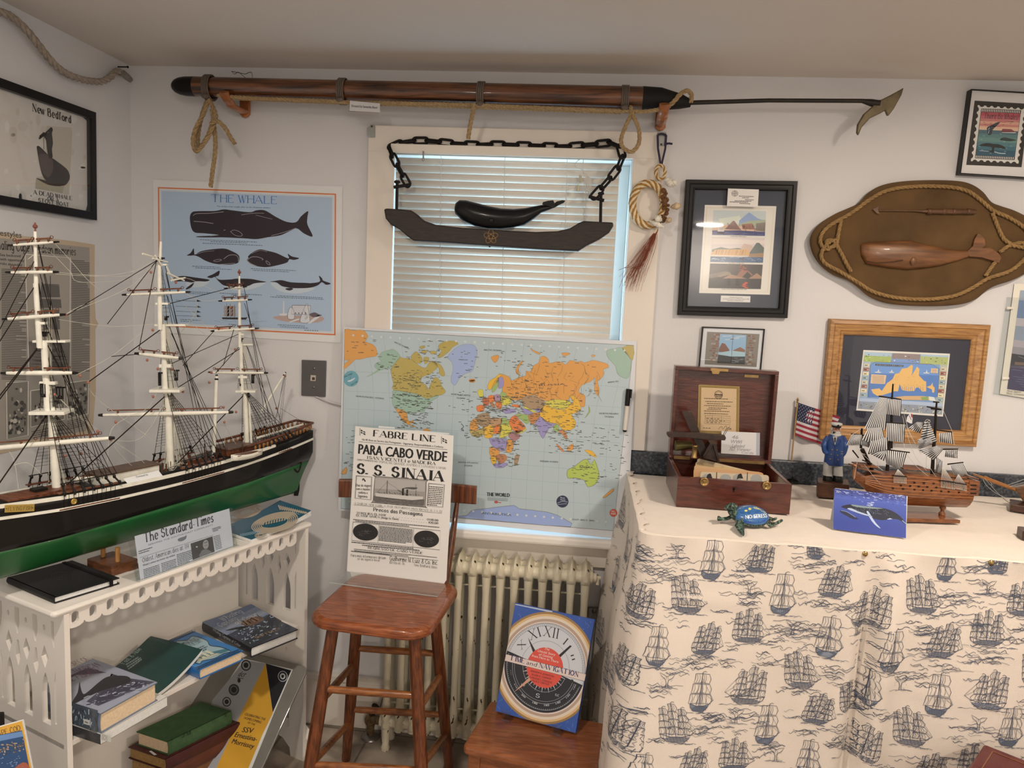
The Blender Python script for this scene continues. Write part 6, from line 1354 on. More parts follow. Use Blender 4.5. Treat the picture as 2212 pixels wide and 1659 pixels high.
 yd = V((.966,.26,0))
 def yp(m_, px, py, toward=0.):  # point of a yard seen at the pixel: vertical plane through the mast along the yard
  n_ = V((-yd.y, yd.x, 0)); d = ray(px, py); return CAM+d*((m_-n_*toward-CAM).dot(n_)/d.dot(n_))
 yards = [('f', 77,526,27,529.5,118,523,.0036),('f', 78,588,22,588.5,117,587.5,.0042),('f', 83,685,15,689,132,680,.0050),('f', 98,806,12,806,159,805.5,.0058),('f', 112,957,-75,974,238,946.5,.0068),
             ('m', 344,634,272,636.5,403,631,.0044),('m', 354,770,299,764,388,773.5,.0058),('m', 364,893,221,896.7,496,890.5,.0064),
             ('z', 517,621,491,622.5,526,620,.0030),('z', 517,648.5,479,650,537,647.5,.0036),('z', 519,712,462,715,552,709.5,.0042),('z', 524,805,457,804.5,572,805.5,.0048)]
 yr = []
 for s_, mx, my, x0, y0, x1, y1, r in yards:
  m_ = sp(mx, my); A, B = yp(m_, x0, y0,.012), yp(m_, x1, y1,.012); d = (B-A).normalized(); L_ = (B-A).length; yr.append((A, B, r))
  yo = M().tube([A, A+(B-A)*.25, A+(B-A)*.5, A+(B-A)*.75, B], [r*.6, r*.92, r, r*.92, r*.6], 8).build('yard', MWm, root)
  M().cyl(B-d*.002, B+d*.010, r*.75, r*.5,8).cyl(A+d*.002, A-d*.010, r*.75, r*.5,8).build('yard_tips', MBk, yo)
  up = V((0,0, r+.006)); b = M()
  for a0, a1 in ((.06,.44),(.56,.92)):
   b.cyl(A+(B-A)*a0+up, A+(B-A)*a1+up, .0020,.0020,6)
   for t in (a0+.06, a1-.06): b.cyl(A+(B-A)*t, A+(B-A)*t+up, .0028,.0028,6)
  for t in (.05,.48,.93): b.tube([A+(B-A)*t+up+d*(.0035*cos(q))+V((0,0,.002+.0035*sin(q))) for q in [2*pi*i/8 for i in range(8)]], .0009,4, closed=True)
  b.build('studding_boom', MBr, yo)
 # tops (platforms), mast caps, and black crosstree frames on them
 for x0, x1, y, w, t in ((74,150,889,.030,.008),(76,147,737,.016,.0055),(329,394,842,.030,.008),(337,404,702,.018,.006),(511,554,844,.022,.007),(519,549,744,.012,.005)):
  m_ = sp((x0+x1)/2, y); A, B = yp(m_, x0, y), yp(m_, x1, y); n_ = V((-yd.y, yd.x, 0)); M().obox(A-n_*w-V((0,0, t/2)), B-A, n_*2*w, V((0,0, t))).build('mast_top', MWm, root, bevel=.001)
 for x0, x1, y, t in ((88,122,827,.008),(79,100,698,.006),(345,371,790,.010),(337,365,656,.006),(515,535,814,.008),(514,528,722,.005),(338,362,572,.005)):
  m_ = sp((x0+x1)/2, y); A, B = yp(m_, x0, y), yp(m_, x1, y); n_ = V((-yd.y, yd.x, 0)); M().obox(A-n_*.009-V((0,0, t/2)), B-A, n_*.018, V((0,0, t))).build('mast_cap', MWm, root, bevel=.001)
 for x, y, w, h in ((93,858,9,26),(129,862,12,24),(345,833,5,30),(380,822,8,24),(520,834,4,20),(546,828,6,22),(95,727,9,7),(358,692,6,7),(520,738,6,6),(344,566,14,8)):
  A = sp(x, y); s = .00122; b = M()
  for k in range(3): b.cyl(A+yd*((k-1)*w*s*.45), A+yd*((k-1)*w*s*.45)+V((0,0, h*s)),.0016,.0016,5)
  b.obox(A-yd*(w*s*.6)+V((0,0, h*s*.9)), yd*(w*s*1.2), SU*.005, V((0,0,.004))); b.ball(A+V((0,0,.004)), w*s*.5,.006,.005,7,4); b.build('crosstree', MBk, root)
 # shrouds with ratlines, deadeyes and channels
 def shrouds(mx, my, bx0, bx1, n, v, zb, taper=.012):
  T = sp(mx, my); b = M(); lines = []
  for k in range(n):
   u = bx0+(bx1-bx0)*k/(n-1); Bt = sh(u, v, zb(u)); Tt = T+SV*((v-CV)*.10)+SU*(taper*(k/(n-1)-.5)); lines.append((Bt, Tt)); b.tube([Bt, Tt], .00075,4, caps=False)
  rows = int((T.z-lines[0][0].z)/.0085)
  for j in range(3, rows): t = j/rows; b.tube([p+(q-p)*t for p, q in lines], .0005,3, caps=False)
  b.build('shrouds', MRg, root); return lines
 for mx, my, u0, u1, n in ((110,895,.085,.215,7),(362,848,.425,.545,7),(530,848,.735,.83,6)):
  for v in (CV-.064, CV+.064):
   hb = .055 if mx > 500 else .064; v2 = CV+(hb if v > CV else -hb)
   ls = shrouds(mx, my, u0, u1, n, v2, lambda u: sheer(u)+.026)
   de = M()
   for p, q in ls:
    d = (q-p).normalized(); lo = p-d*.028
    de.ball(p, .0045,.0042,.0054,6,4); de.ball(p-d*.02,.0045,.0042,.0054,6,4); de.cyl(p, lo, .0016,.0016,4); de.cyl(p-SU*.002, lo-SU*.002,.0012,.0012,4)
   de.obox(ls[0][0]-SU*.006-V((0,0,-.002)), SU*((u1-u0)+.012), SV*.002, V((0,0,.002)))
   de.build('deadeyes', MBk, root); ch = M()
   for dz in (.006,-.034): ch.obox(sh(u0-.012, v2-.004, sheer(u0)+dz), SU*(u1-u0+.024)+V((0,0, sheer(u1)-sheer(u0))), SV*.010, V((0,0,.0028)))
   ch.build('channel_board', MBr, root)
   cp = M()
   for k in range(12): u = u0+(u1-u0)*k/11; cp.cyl(sh(u, v2-.003, sheer(u)+.006), sh(u, v2-.003, sheer(u)-.034),.0006,.0006,4)
   cp.build('chain_plates', MRg, root)
 # upper shrouds
 for mx, my, x0, x1, y, n in ((97,745,86,132,886,5),(353,708,343,385,838,5),(521,748,514,545,840,4),(84,612,82,105,735,4),(346,560,341,372,700,4)):
  b = M(); T = sp(mx, my); lines = [(yp(sp(mx, y), x0+(x1-x0)*k/(n-1), y), T) for k in range(n)]
  for p, q in lines: b.tube([p, q], .0006,4, caps=False)
  for j in range(2,14): t = j/16; b.tube([p+(q-p)*t for p, q in lines], .0004,3, caps=False)
  b.build('upper_shrouds', MRg, root)
 # stays and backstays (dark), running lines (cream)
 st = M()
 def L(x0, y0, x1, y1, r=.0010, v0=CV, v1=CV): st.tube([sp(x0, y0, v0), sp(x1, y1, v1)], r, 5, caps=False)
 for a in ((338,563,145,681),(345,713,190,826,.0014),(355,857,128,1062,.0016),(520,752,370,846,.0012),(525,855,372,1012,.0016),(517,617,350,660),(519,720,360,790),(76,509,-40,722),(78,556,-40,790),(79,612,-40,800,.0012),(83,749,-40,905,.0014),(80,755,-40,915,.0014),(101,896,-40,1100,.0016),(338,563,300,755),(336,566,232,700),(300,765,240,770),(462,715,395,790),(466,806,520,745),(505,712,482,790)): L(*a)
 nv = CV-.062
 for x0, y0, x1, y1 in ((82,524,195,1035),(86,590,208,1036),(90,610,222,1034),(95,690,232,1030),(100,740,242,1026),(103,745,252,1022),(80,516,182,1040),(358,590,450,990),(362,640,460,985),(364,700,470,980),(366,706,480,976),(356,570,440,994),(370,720,488,972),(530,640,588,940),(526,612,580,945),(532,745,596,936),(535,750,603,932),(528,655,612,928)): L(x0, y0, x1, y1,.0008, CV, nv)
 for x0, y0, x1, y1 in ((616,808,590,930),(616,808,600,936),(614,808,598,900),(618,806,606,928),(655,912,606,882)): L(x0, y0, x1, y1,.0005)
 st.build('standing_rigging', MRg, root)
 rn = M(); rd = random.Random(17)
 def C_(pts, r=.0006): rn.tube(smooth([sp(*p) for p in pts], 6), r, 4, caps=False)
 for pts in ([(118,525),(150,560),(190,605),(232,640)], [(120,588),(220,595),(290,585),(335,560)], [(120,592),(210,597),(290,594),(338,570)], [(132,682),(190,660),(280,620),(336,568)], [(140,680),(160,668),(200,650)], [(126,690),(240,705),(330,700)], [(165,810),(240,770),(310,715)], [(190,835),(220,870),(330,950),(420,1010)], [(232,950),(290,952),(320,930),(350,880)], [(240,950),(300,990),(330,1020)], [(238,955),(290,1010),(360,1035)], [(122,855),(170,900),(215,935)], [(119,850),(160,890),(212,928)], [(60,560),(100,540),(150,585),(180,610),(330,600)], [(347,612),(400,600),(470,630),(500,625)], [(403,635),(440,650),(480,645)], [(395,630),(424,652),(420,680),(380,730),(356,760)], [(400,660),(470,730),(510,760)], [(404,690),(500,770)], [(388,775),(420,800),(455,806)], [(404,795),(440,798),(458,803)], [(360,760),(345,830),(320,880),(275,900)], [(275,902),(240,930),(232,1000)], [(20,975),(32,1000),(40,1060)], [(30,1005),(60,1000),(90,1025)], [(484,970),(487,930),(490,895)], [(480,910),(510,960),(530,1000),(560,1010)], [(560,950),(620,990),(640,985)], [(358,500+70),(352,700),(362,880),(368,1015)]): C_(pts)
 for k in range(34):
  x = rd.uniform(352,366); y = rd.uniform(620,860); C_([(x, y),(x+rd.uniform(0,18),(y+1010)/2),(rd.uniform(352,420), rd.uniform(1005,1030))], .0005)
 for k in range(12): x = rd.uniform(524,534); C_([(x, rd.uniform(720,840)),(x+rd.uniform(-6,10),900),(rd.uniform(510,575), rd.uniform(960,990))], .0005)
 for k in range(12): x = rd.uniform(100,112); C_([(x, rd.uniform(640,850)),(x+rd.uniform(0,10),930),(rd.uniform(105,150), rd.uniform(1040,1056))], .0005)
 # heap of loose line on the deck
 for k in range(16):
  q = sh(.425+rd.uniform(-.02,.10), CV+rd.uniform(-.045,.03), sheer(.45)-.002); rn.tube(smooth([q+V((rd.uniform(-.02,.02), rd.uniform(-.02,.02), rd.uniform(0,.012))) for _ in range(5)], 4),.0007,4, caps=False)
 rn.build('running_rigging', MTh, root)
 # coppery blocks hanging in the rigging
 for x, y in ((142,680),(173,812),(190,826),(211,932),(240,950),(118,852),(140,985),(175,980),(326,588),(380,610),(330,713),(395,846),(331,857),(250,912),(318,778),(341,797),(372,798),(483,880),(485,912),(508,755),(457,805),(498,664),(452,826),(597,882),(616,812),(510,890)):
  M().ball(sp(x, y, CV-.015),.0042,.0034,.0042,6,4).build('pulley_block', MCop, root)
 # tangle of broken spars at main masthead
 b = M()
 for (x0, y0, x1, y1) in ((308,548,338,557),(330,558,362,566),(362,590,398,606),(360,576,372,604),(370,606,400,600),(335,552,350,574)): b.cyl(sp(x0, y0, CV-.02), sp(x1, y1, CV-.01),.0028,.0022,6)
 b.build('broken_spars', MWm, root)
 # gaff, boom, derrick
 for (x0, y0, x1, y1, r0, r1) in ((468,812,461,985,.0052,.0058),(616,806,562,892,.0030,.0034),(660,915,553,947,.0032,.0042),(537,850,543,960,.0038,.0044)):
  A, B = sp(x0, y0), sp(x1, y1); d = (A-B).normalized(); o_ = M().cyl(A, B, r0, r1,8).build('spar', MWm, root); M().cyl(A-d*.012, A+d*.004, r0*1.15, r0*.7,8).build('spar_tip', MBk, o_)
 # deck fittings
 bx = lambda u, v, z, du, dv, dz, nm, mt, p=root: M().obox(sh(u, v, z), SU*du, SV*dv, V((0,0, dz))).build(nm, mt, p, bevel=.001)
 z = sheer(.2)-.008
 bx(-.02, CV-.03, sheer(0)-.008,.17,.06,.010, 'forecastle_deck', MBr); h_ = bx(.20, CV-.030, z, .17,.06,.030, 'deckhouse', MWm); bx(.195, CV-.034, z+.030,.18,.068,.004, 'deckhouse_roof', MD, h_)
 bx(.47, CV-.02, sheer(.5)-.008,.05,.04,.018, 'hatch', MBr); bx(.60, CV-.035, sheer(.62)-.008,.10,.07,.024, 'cabin', MBr); bx(.595, CV-.04, sheer(.62)+.016,.11,.08,.004, 'cabin_roof', MD); bx(.05, CV-.012, sheer(.05)-.004,.03,.024,.016, 'hatch', MBk)
 def boat(u, v, z_, L_, w, h):
  R_ = []
  for i in range(11):
   t = i/10; ww = w*(sin(pi*min(max(t, .02),.98))**.55); R_.append([sh(u+L_*t, v+ww*cos(a), z_+h+(h*.25*(abs(t-.5)*2)**2)+(h*sin(a) if sin(a) < 0 else 0)) for a in [pi+pi*k/8 for k in range(9)]])
  o_ = M().loft(R_, closed=False, caps=False).build('ship_boat', MWm, root, solid=.0012)
  M().obox(sh(u+L_*.12, v-w*.8, z_+h*.95), SU*(L_*.76), SV*(w*1.6), V((0,0,.0015))).build('boat_thwarts', MBr, o_)
 boat(.565, CV-.090, sheer(.6)-.006,.115,.015,.018); boat(.155, CV+.005, sheer(.2)+.006,.10,.013,.015)
 b = M()
 for k in range(22): u = .39+rd.uniform(-.02,.18); v = CV+rd.uniform(-.055,.05); b.cyl(sh(u, v, sheer(u)-.008), sh(u, v, sheer(u)+rd.uniform(.006,.022)),.0018,.0018,5)
 for k in range(14): u = .60+rd.uniform(-.02,.2); v = CV+rd.uniform(-.05,.05); b.cyl(sh(u, v, sheer(u)-.008), sh(u, v, sheer(u)+rd.uniform(.01,.03)),.0016,.0016,5)
 b.build('pin_rails', MBr, root)
 # stern chain and anchor stub
 b = M(); q = smooth([f(2052,425), f(2080,450), f(2100,400), f(2108,320), f(2095,290)], 6)
 q = [p+SV*.03 for p in q]
 for k, p in enumerate(resample(q, .006)): b.ball(p, .0028,.0028,.004,5,3)
 b.build('stern_chain', MRg, root); M().cyl(f(2035,285)+SV*.03, f(2112,295)+SV*.03,.003,.004,6).build('cathead', MBk, root)
 # stand: block and turned posts (a thing of its own)
 st_ = thing('ship_stand', sh(.25,.14, ST), 'brown wooden block and post holding up large green hull on bookshelf', 'stand')
 MSt = wood('stand_wood', '#6b3d1f', '#452412', .45,18,(2,2,8),.15)
 M().rbox(sh(.205,.088, ST+.0005), SU*.075, SV*.105, V((0,0,.026)),.004).build('block', MSt, st_, bevel=.002)
 for u, v in ((.238,.112),(.238,.172)): M().cyl(sh(u, v, ST+.026), sh(u, v, .880 if v < .13 else .878),.006,.006,10).build('post', wood('post_wood', '#a8743f', '#8a5a2c', .4,18,(6,6,1),.1), st_)
 M().obox(sh(.252,.086, ST+.0005), SU*.03, SV*.012, V((0,0,.012))).build('wedge', MSt, st_, bevel=.001)
 # donor card lying on the deck
 c = Canvas(Plane(sv(300,1025, CV-.05),(-SV+V((0,0,.9))), SU), *CB); c.poly([(842,487),(1082,430),(1110,466),(872,522)], '#cfc7bc'); c.up(); c.text('Donated by', (932,480),(1012,464),13, '#33302c', bold=1.3)
 tag(c.build('donor_card', MPRINT), 'small white donor card lying on deck of large model ship', 'card')
big_ship()
# ---- thick rope on the left wall, above the New Bedford picture
def wall_rope():
 root = thing('wall_rope', pX(150,120,.03), 'thick weathered rope draped high on left wall above black framed picture', 'rope')
 mr = mat('weathered_rope', '#8a7866', .9, var=.25, vs=90, bump=.0008, bs=300)
 g = lambda x, y, d=.028: pX(x/3.16, y/3.16, d)
 M().rope(smooth([g(-60,70), g(20,88), g(90,120), g(180,205), g(260,305), g(340,405), g(430,490), g(520,530), g(620,555), g(700,555), g(755,525), g(790,490), g(820,485)], 6),.0105).build('rope', mr, root)
 M().tube([g(812,492), g(840,500), g(868,525), g(890,545)], [.0098,.0105,.0105,.0090], 12).build('taped_end', mat('grey_taped_rope', '#6f675a', .8, var=.2, vs=60, bump=.0008, bs=200), root)
 M().tube([g(820,478), g(832,495), g(826,515)], .0016,5).build('tie_cord', mat('white_cord', '#b5aa98', .7), root)
 q = pX(803/3.16,456/3.16,.0); M().lathe(q+V((.0005,0,0)),(1,0,0), [(0,.0022),(.034,.0022),(.034,.0045),(.037,.003)], 8).build('nail', MIRON, root)
wall_rope()
KA = 1.55
# ================================================================ stool, poster, radiator, small table with book
def proj(p): q = V(p)-CAM; a = q.dot(CF); return (1106+FPX*q.dot(CR)/a, 829.5-FPX*q.dot(CU)/a)
MSTOOL = wood('stool_wood', '#8c4a26', '#5e2b13', .32,9,(2,14,14),.35); MLEG = wood('stool_leg_wood', '#6f3819', '#3a1a0b', .35,12,(10,10,1),.3)
def stool():
 root = thing('bar_stool', (1.035,-.39,0), 'brown wooden bar stool with low back rail in front of radiator', 'stool')
 yaw = radians(-5); ax = V((cos(yaw), sin(yaw),0)); ay = V((-sin(yaw), cos(yaw),0)); c = V((1.037,-.375,.622))
 def ring(h, z, r=.075):
  P = []
  for sx, sy, a0 in ((1,1,0),(-1,1,90),(-1,-1,180),(1,-1,270)):
   for i in range(7): t = radians(a0+15*i); P.append(c+ax*(sx*(h-r)+r*cos(t))+ay*(sy*(h+.014-r)+r*sin(t))+V((0,0, z)))
  return P
 M().loft([ring(.168,0), ring(.178,.004), ring(.181,.010), ring(.1785,.0125), ring(.1815,.0155), ring(.179,.018), ring(.1805,.022), ring(.176,.029), ring(.167,.033)]).build('seat', MSTOOL, root)
 legs = {'fl': ((.85,-.6,0),(.915,-.51,.625)), 'fr': ((1.222,-.6,0),(1.15,-.51,.625)), 'bl': ((.862,-.2,0),(.917,-.275,.625)), 'br': ((1.215,-.2,0),(1.155,-.275,.625))}
 for k, (a, b) in legs.items():
  a, b = V(a), V(b); d = b-a; mm = M(); prof = []
  fr = frames([a, b])[0]; R_ = []
  for t, r in ((0,.0135),(.03,.0145),(.45,.0185),(.5,.0185),(1,.0165)):
   R_.append([a+d*t+(fr[1]*cos(q)+fr[2]*sin(q))*(r*(.90 if i % 3 == 0 and .02 < t else 1.03)) for i, q in enumerate([2*pi*i/24 for i in range(24)])])
  mm.loft(R_); mm.build('leg', MLEG, root)
 def at(k, py):
  a, b = map(V, legs[k]); lo, hi = 0., 1.
  for _ in range(30):
   m_ = (lo+hi)/2
   if proj(a+(b-a)*m_)[1] > py: lo = m_
   else: hi = m_
  return a+(b-a)*lo
 for k0, y0, k1, y1 in (('fl', 1488, 'fr', 1503),('fl', 1652, 'fr', 1664),('bl', 1400, 'br', 1412),('bl', 1532, 'br', 1544),('bl', 1434, 'fl', 1515),('bl', 1562, 'fl', 1652),('br', 1458, 'fr', 1532),('br', 1585, 'fr', 1655)):
  A, B = at(k0, y0), at(k1, y1); M().tube([A, A+(B-A)*.1, A+(B-A)*.5, A+(B-A)*.9, B], [.008,.0105,.0115,.0105,.008], 10).build('rung', wood('rung_wood', '#8a5228', '#5a2e14', .35,12,(2,9,9),.25), root)
 yb = -.128; R_ = []
 A, B = pY(735,1033, yb), pY(1031,1048, yb); z0 = pY(735,1073, yb).z
 for i in range(13):
  t = i/12; q = A+(B-A)*t; bow = -.02*(1-(2*t-1)**2)*-1; y = yb+.024*(1-(2*t-1)**2); h = A.z-z0+.004*(1-(2*t-1)**2)
  R_.append([V((q.x, y, q.z)), V((q.x, y-.016, q.z-.002)), V((q.x, y-.016, q.z-h+.002)), V((q.x, y, q.z-h))])
 M().loft(R_, smooth=False).build('back_rail', MLEG, root, bevel=.004)
 for sx, px_, t in ((-.125,0,.16),(.128,0,.86)):
  p0 = c+ax*sx+ay*.184+V((0,0,.02)); q = A+(B-A)*t; p1 = V((q.x, yb+.004, z0+.012)); M().tube([p0, p0+(p1-p0)*.4, p0+(p1-p0)*.6, p1], [.0085,.0115,.011,.007], 12).build('back_post', MLEG, root)
stool()
def fabre():
 A, B = V((.847,-.191,.6565)), V((1.185,-.227,.6565)); ab = (B-A).normalized(); h = V((ab.y, -ab.x, 0)); th = radians(5.5); n = h*cos(th)+V((0,0, sin(th))); pl = Plane(A, n, ab); L = (B-A).length
 r_ = thing('poster_stand', (A+B)/2, 'clear acrylic L-shaped stand on stool seat holding tall steamship poster', 'sign holder')
 mm = M(); up = pl.uy
 mm.obox(A-n*.004-ab*.006, ab*(L+.014), up*.485, n*.0022); f = h
 mm.obox(A-ab*.006-n*.004-V((0,0,.0005)), ab*(L+.014), h*.115, V((0,0,.0022)))
 e = A-ab*.006+h*.115; mm.obox(e, ab*(L+.014), V((0,0,.010))-h*.006, h*.002); mm.build('acrylic_sheet', MACR, r_)
 M().obox(A-ab*.006+h*.112+V((0,0,.0018)), ab*(L+.014), h*.003, V((0,0,.001))).build('edge', mat('acrylic_edge', (.55,.57,.55),.2), r_)
 c = Canvas(pl, 740,900,4.254); rd = random.Random(14); K_ = '#1b1a18'
 c.poly([(118,86),(230,100),(333,108),(480,118),(660,128),(830,146),(1020,175),(1012,420),(1000,640),(985,960),(965,1300),(955,1500),(930,1540),(600,1502),(300,1496),(80,1470),(72,1430),(40,1420),(52,1190),(85,660)], '#cfc3b4'); c.up()
 c.poly([(332,84),(480,96),(478,112),(330,104)], '#d8d3c8'); c.poly([(668,124),(850,140),(980,152),(978,164),(668,134)], '#d8d3c8'); c.up()
 T = c.text
 T('FABRE LINE', (276,180),(850,234),58, K_, 'serif', 2.2)
 for x, y in ((160,105),(910,182)):
  c.line([(x, y),(x, y+68)], 4, K_); c.poly([(x+3, y+3),(x+56, y+28),(x+54, y+72),(x+3, y+50)], '#cfc3b4'); c.up(); c.poly([(x+8, y+12),(x+50, y+36),(x+50, y+66),(x+8, y+44)], K_); c.L += .5; c.line([(x+3, y+28),(x+54, y+50)], 6, '#cfc3b4'); c.line([(x+28, y+15),(x+28, y+60)], 6, '#cfc3b4'); c.L -= 1.5
 T('Ha 40 Anos ao Servico dos Portuguezes - Seguranca, Responsabilidade e Conforto', (180,218),(925,288),18, K_, bold=1.8)
 c.line([(150,230),(962,304)], 3, K_)
 T('PARA CABO VERDE', (146,340),(955,415),92, K_, bold=2.6); T('[SAN VICENTE] e MADEIRA', (226,388),(858,446),28, K_, 'serif', 2.0); T('DIRECTAMENTE NO', (136,402),(322,420),15, K_, bold=1.6); T('POPULAR, GRANDE, RAPIDO, E LUXUOSO VAPOR', (335,424),(950,486),20, K_, 'serif', 1.1)
 T('S. S. SINAIA', (128,520),(938,598),92, K_, 'serif', 2.7)
 for q in ([(126,542),(270,554),(262,766),(114,750)], [(790,612),(938,626),(922,834),(776,820)]): c.line(q, 4, K_, closed=True); c.line([(a_+(6 if k in (0,3) else -6), b_+(6 if k < 2 else -6)) for k, (a_, b_) in enumerate(q)], 1.5, K_, closed=True)
 T('9', (178,604),(212,606),36, K_, 'serif', 2.2)
 for i, t in enumerate(('Dias de viagem', 'com o maximo', 'conforto e', 'Seguranca')): T(t, ((122,126,144,142)[i], 640+33*i),((262,252,230,228)[i], 646+33*i),24, K_, bold=1.8)
 c.greek((795,642),(925,652),11,(-1.6,16.5),7, K_, rd, step=24, gap=.12)
 q = sm2([(300,552),(310,548),(755,582),(770,600),(760,815),(740,828),(300,790),(282,770)], 3, True); c.poly(q, '#8d8378'); c.up(); c.line(q, 4, K_, closed=True)
 c.poly([(300,560),(760,595),(755,690),(295,660)], '#a0968a'); c.up()
 c.poly([(284,725),(480,750),(640,768),(755,760),(750,812),(735,820),(305,785),(284,768)], '#5d564e'); c.up()
 for k in range(40): x = rd.uniform(290,720); y = 745+(x-290)*.06+rd.uniform(0,50); c.line([(x, y),(x+22, y+2)], 2.5,('#8a8076', '#3d3832')[k % 2])
 c.poly([(302,700),(350,706),(480,716),(600,728),(742,735),(738,762),(640,770),(480,755),(306,734)], '#b8ad9f'); c.up(); c.line([(306,734),(480,755),(640,770),(738,762)], 5, '#3d3832')
 c.line([(414,585),(408,706)], 5, '#3d3832'); c.line([(676,620),(676,732)], 3, '#3d3832'); c.poly([(548,660),(566,656),(564,724),(546,722)], '#26231f'); c.poly([(588,670),(604,668),(602,728),(586,726)], '#26231f'); c.poly([(560,660),(600,648),(690,652),(660,668),(600,662)], '#4d463f', 3)
 for k in range(16): x = 330+24*k; c.line([(x, 690+k*1.6+rd.uniform(-8,6)),(x+16,700+k*1.6)], 5,('#4a443d', '#6d655b')[k % 2])
 c.line([(408,600),(316,700)], 1.5, '#4a443d'); c.line([(410,600),(560,700)], 1.5, '#4a443d')
 T('A SAIR DE NEW YORK A 21 DE OUTUBRO E PROVIDENCE, R. I. A 22', (106,804),(915,882),19, K_, 'serif', 1.0); c.line([(106,810),(380,834)], 2, K_); c.line([(620,862),(912,888)], 2, K_)
 T('Precos das Passagens', (282,866),(736,912),32, K_, 'serif', 2.0); T('TERCEIRA CLASSE', (128,892),(404,914),18, K_, 'serif', 2.0); T('CLASSE UNICA', (124,914),(344,932),18, K_, 'serif', 2.0); T('(Antiga 1a. Classe)', (356,936),(516,950),20, K_, bold=1.6)
 for k in range(12): c.ell((442+27*k, 918+2.6*k),2.5,2.5, K_, 6); c.ell((542+27*k*.85,950+2.4*k),2.5,2.5, K_, 6)
 T('$110.00', (776,952),(882,962),18, K_, 'serif', 1.9); T('160.00', (790,980),(880,988),18, K_, 'serif', 1.9)
 c.greek((100,944),(900,1018),1,(0,0),6, K_, rd, step=24); c.greek((120,958),(870,1032),1,(0,0),6, K_, rd, step=24)
 c.line([(98,966),(900,1048),(892,1224),(84,1136)], 3, K_, closed=True); c.line([(336,992),(326,1160)], 2, K_); c.line([(656,1030),(646,1196)], 2, K_)
 for x, y in ((212,1060),(772,1124)):
  c.ell((x, y),116,78, '#211f1d', 32,.1); c.up()
  for k in range(14): a_, b_ = rd.uniform(-70,50), rd.uniform(-14,40); c.line([(x+a_, y+b_),(x+a_+rd.uniform(8,36), y+b_+rd.uniform(-4,5))], 2, '#5c564f'); c.line([(x+a_, y+b_),(x+a_, y+b_-rd.uniform(6,18))], 2, '#5c564f')
  c.L -= 1
 c.greek((342,1008),(648,1040),11,(-1,12.6),6, K_, rd, step=26, gap=.1)
 c.greek((84,1152),(876,1232),1,(0,0),7, K_, rd, step=26); c.greek((180,1180),(800,1236),1,(0,0),7, K_, rd, step=26); T('REGRESSO DE CABO VERDE', (232,1212),(738,1264),22, K_, 'serif', 1.5); c.greek((106,1216),(870,1294),2,(4,14),5, K_, rd, step=22)
 c.line([(80,1232),(440,1270)], 3, K_); c.line([(80,1238),(880,1322)], 3, K_)
 T('Para mais informacoes dirijam-', (76,1284),(406,1310),24, K_, 'serif', 1.1); T('se ao agente local', (138,1314),(342,1330),22, K_, 'serif', 1.1); T('Guilherme M. Luiz & Co. Inc.', (432,1318),(876,1362),40, K_, 'serif', 1.4); T('101 Rivet St.', (432,1350),(578,1362),24, K_, 'serif', 1.1); T('New Bedford, Mass.', (656,1372),(872,1396),24, K_, 'serif', 1.1)
 tag(c.build('steamship_poster', MPRINT), 'tall cream poster with bold black steamship lettering standing on stool', 'poster')
fabre()
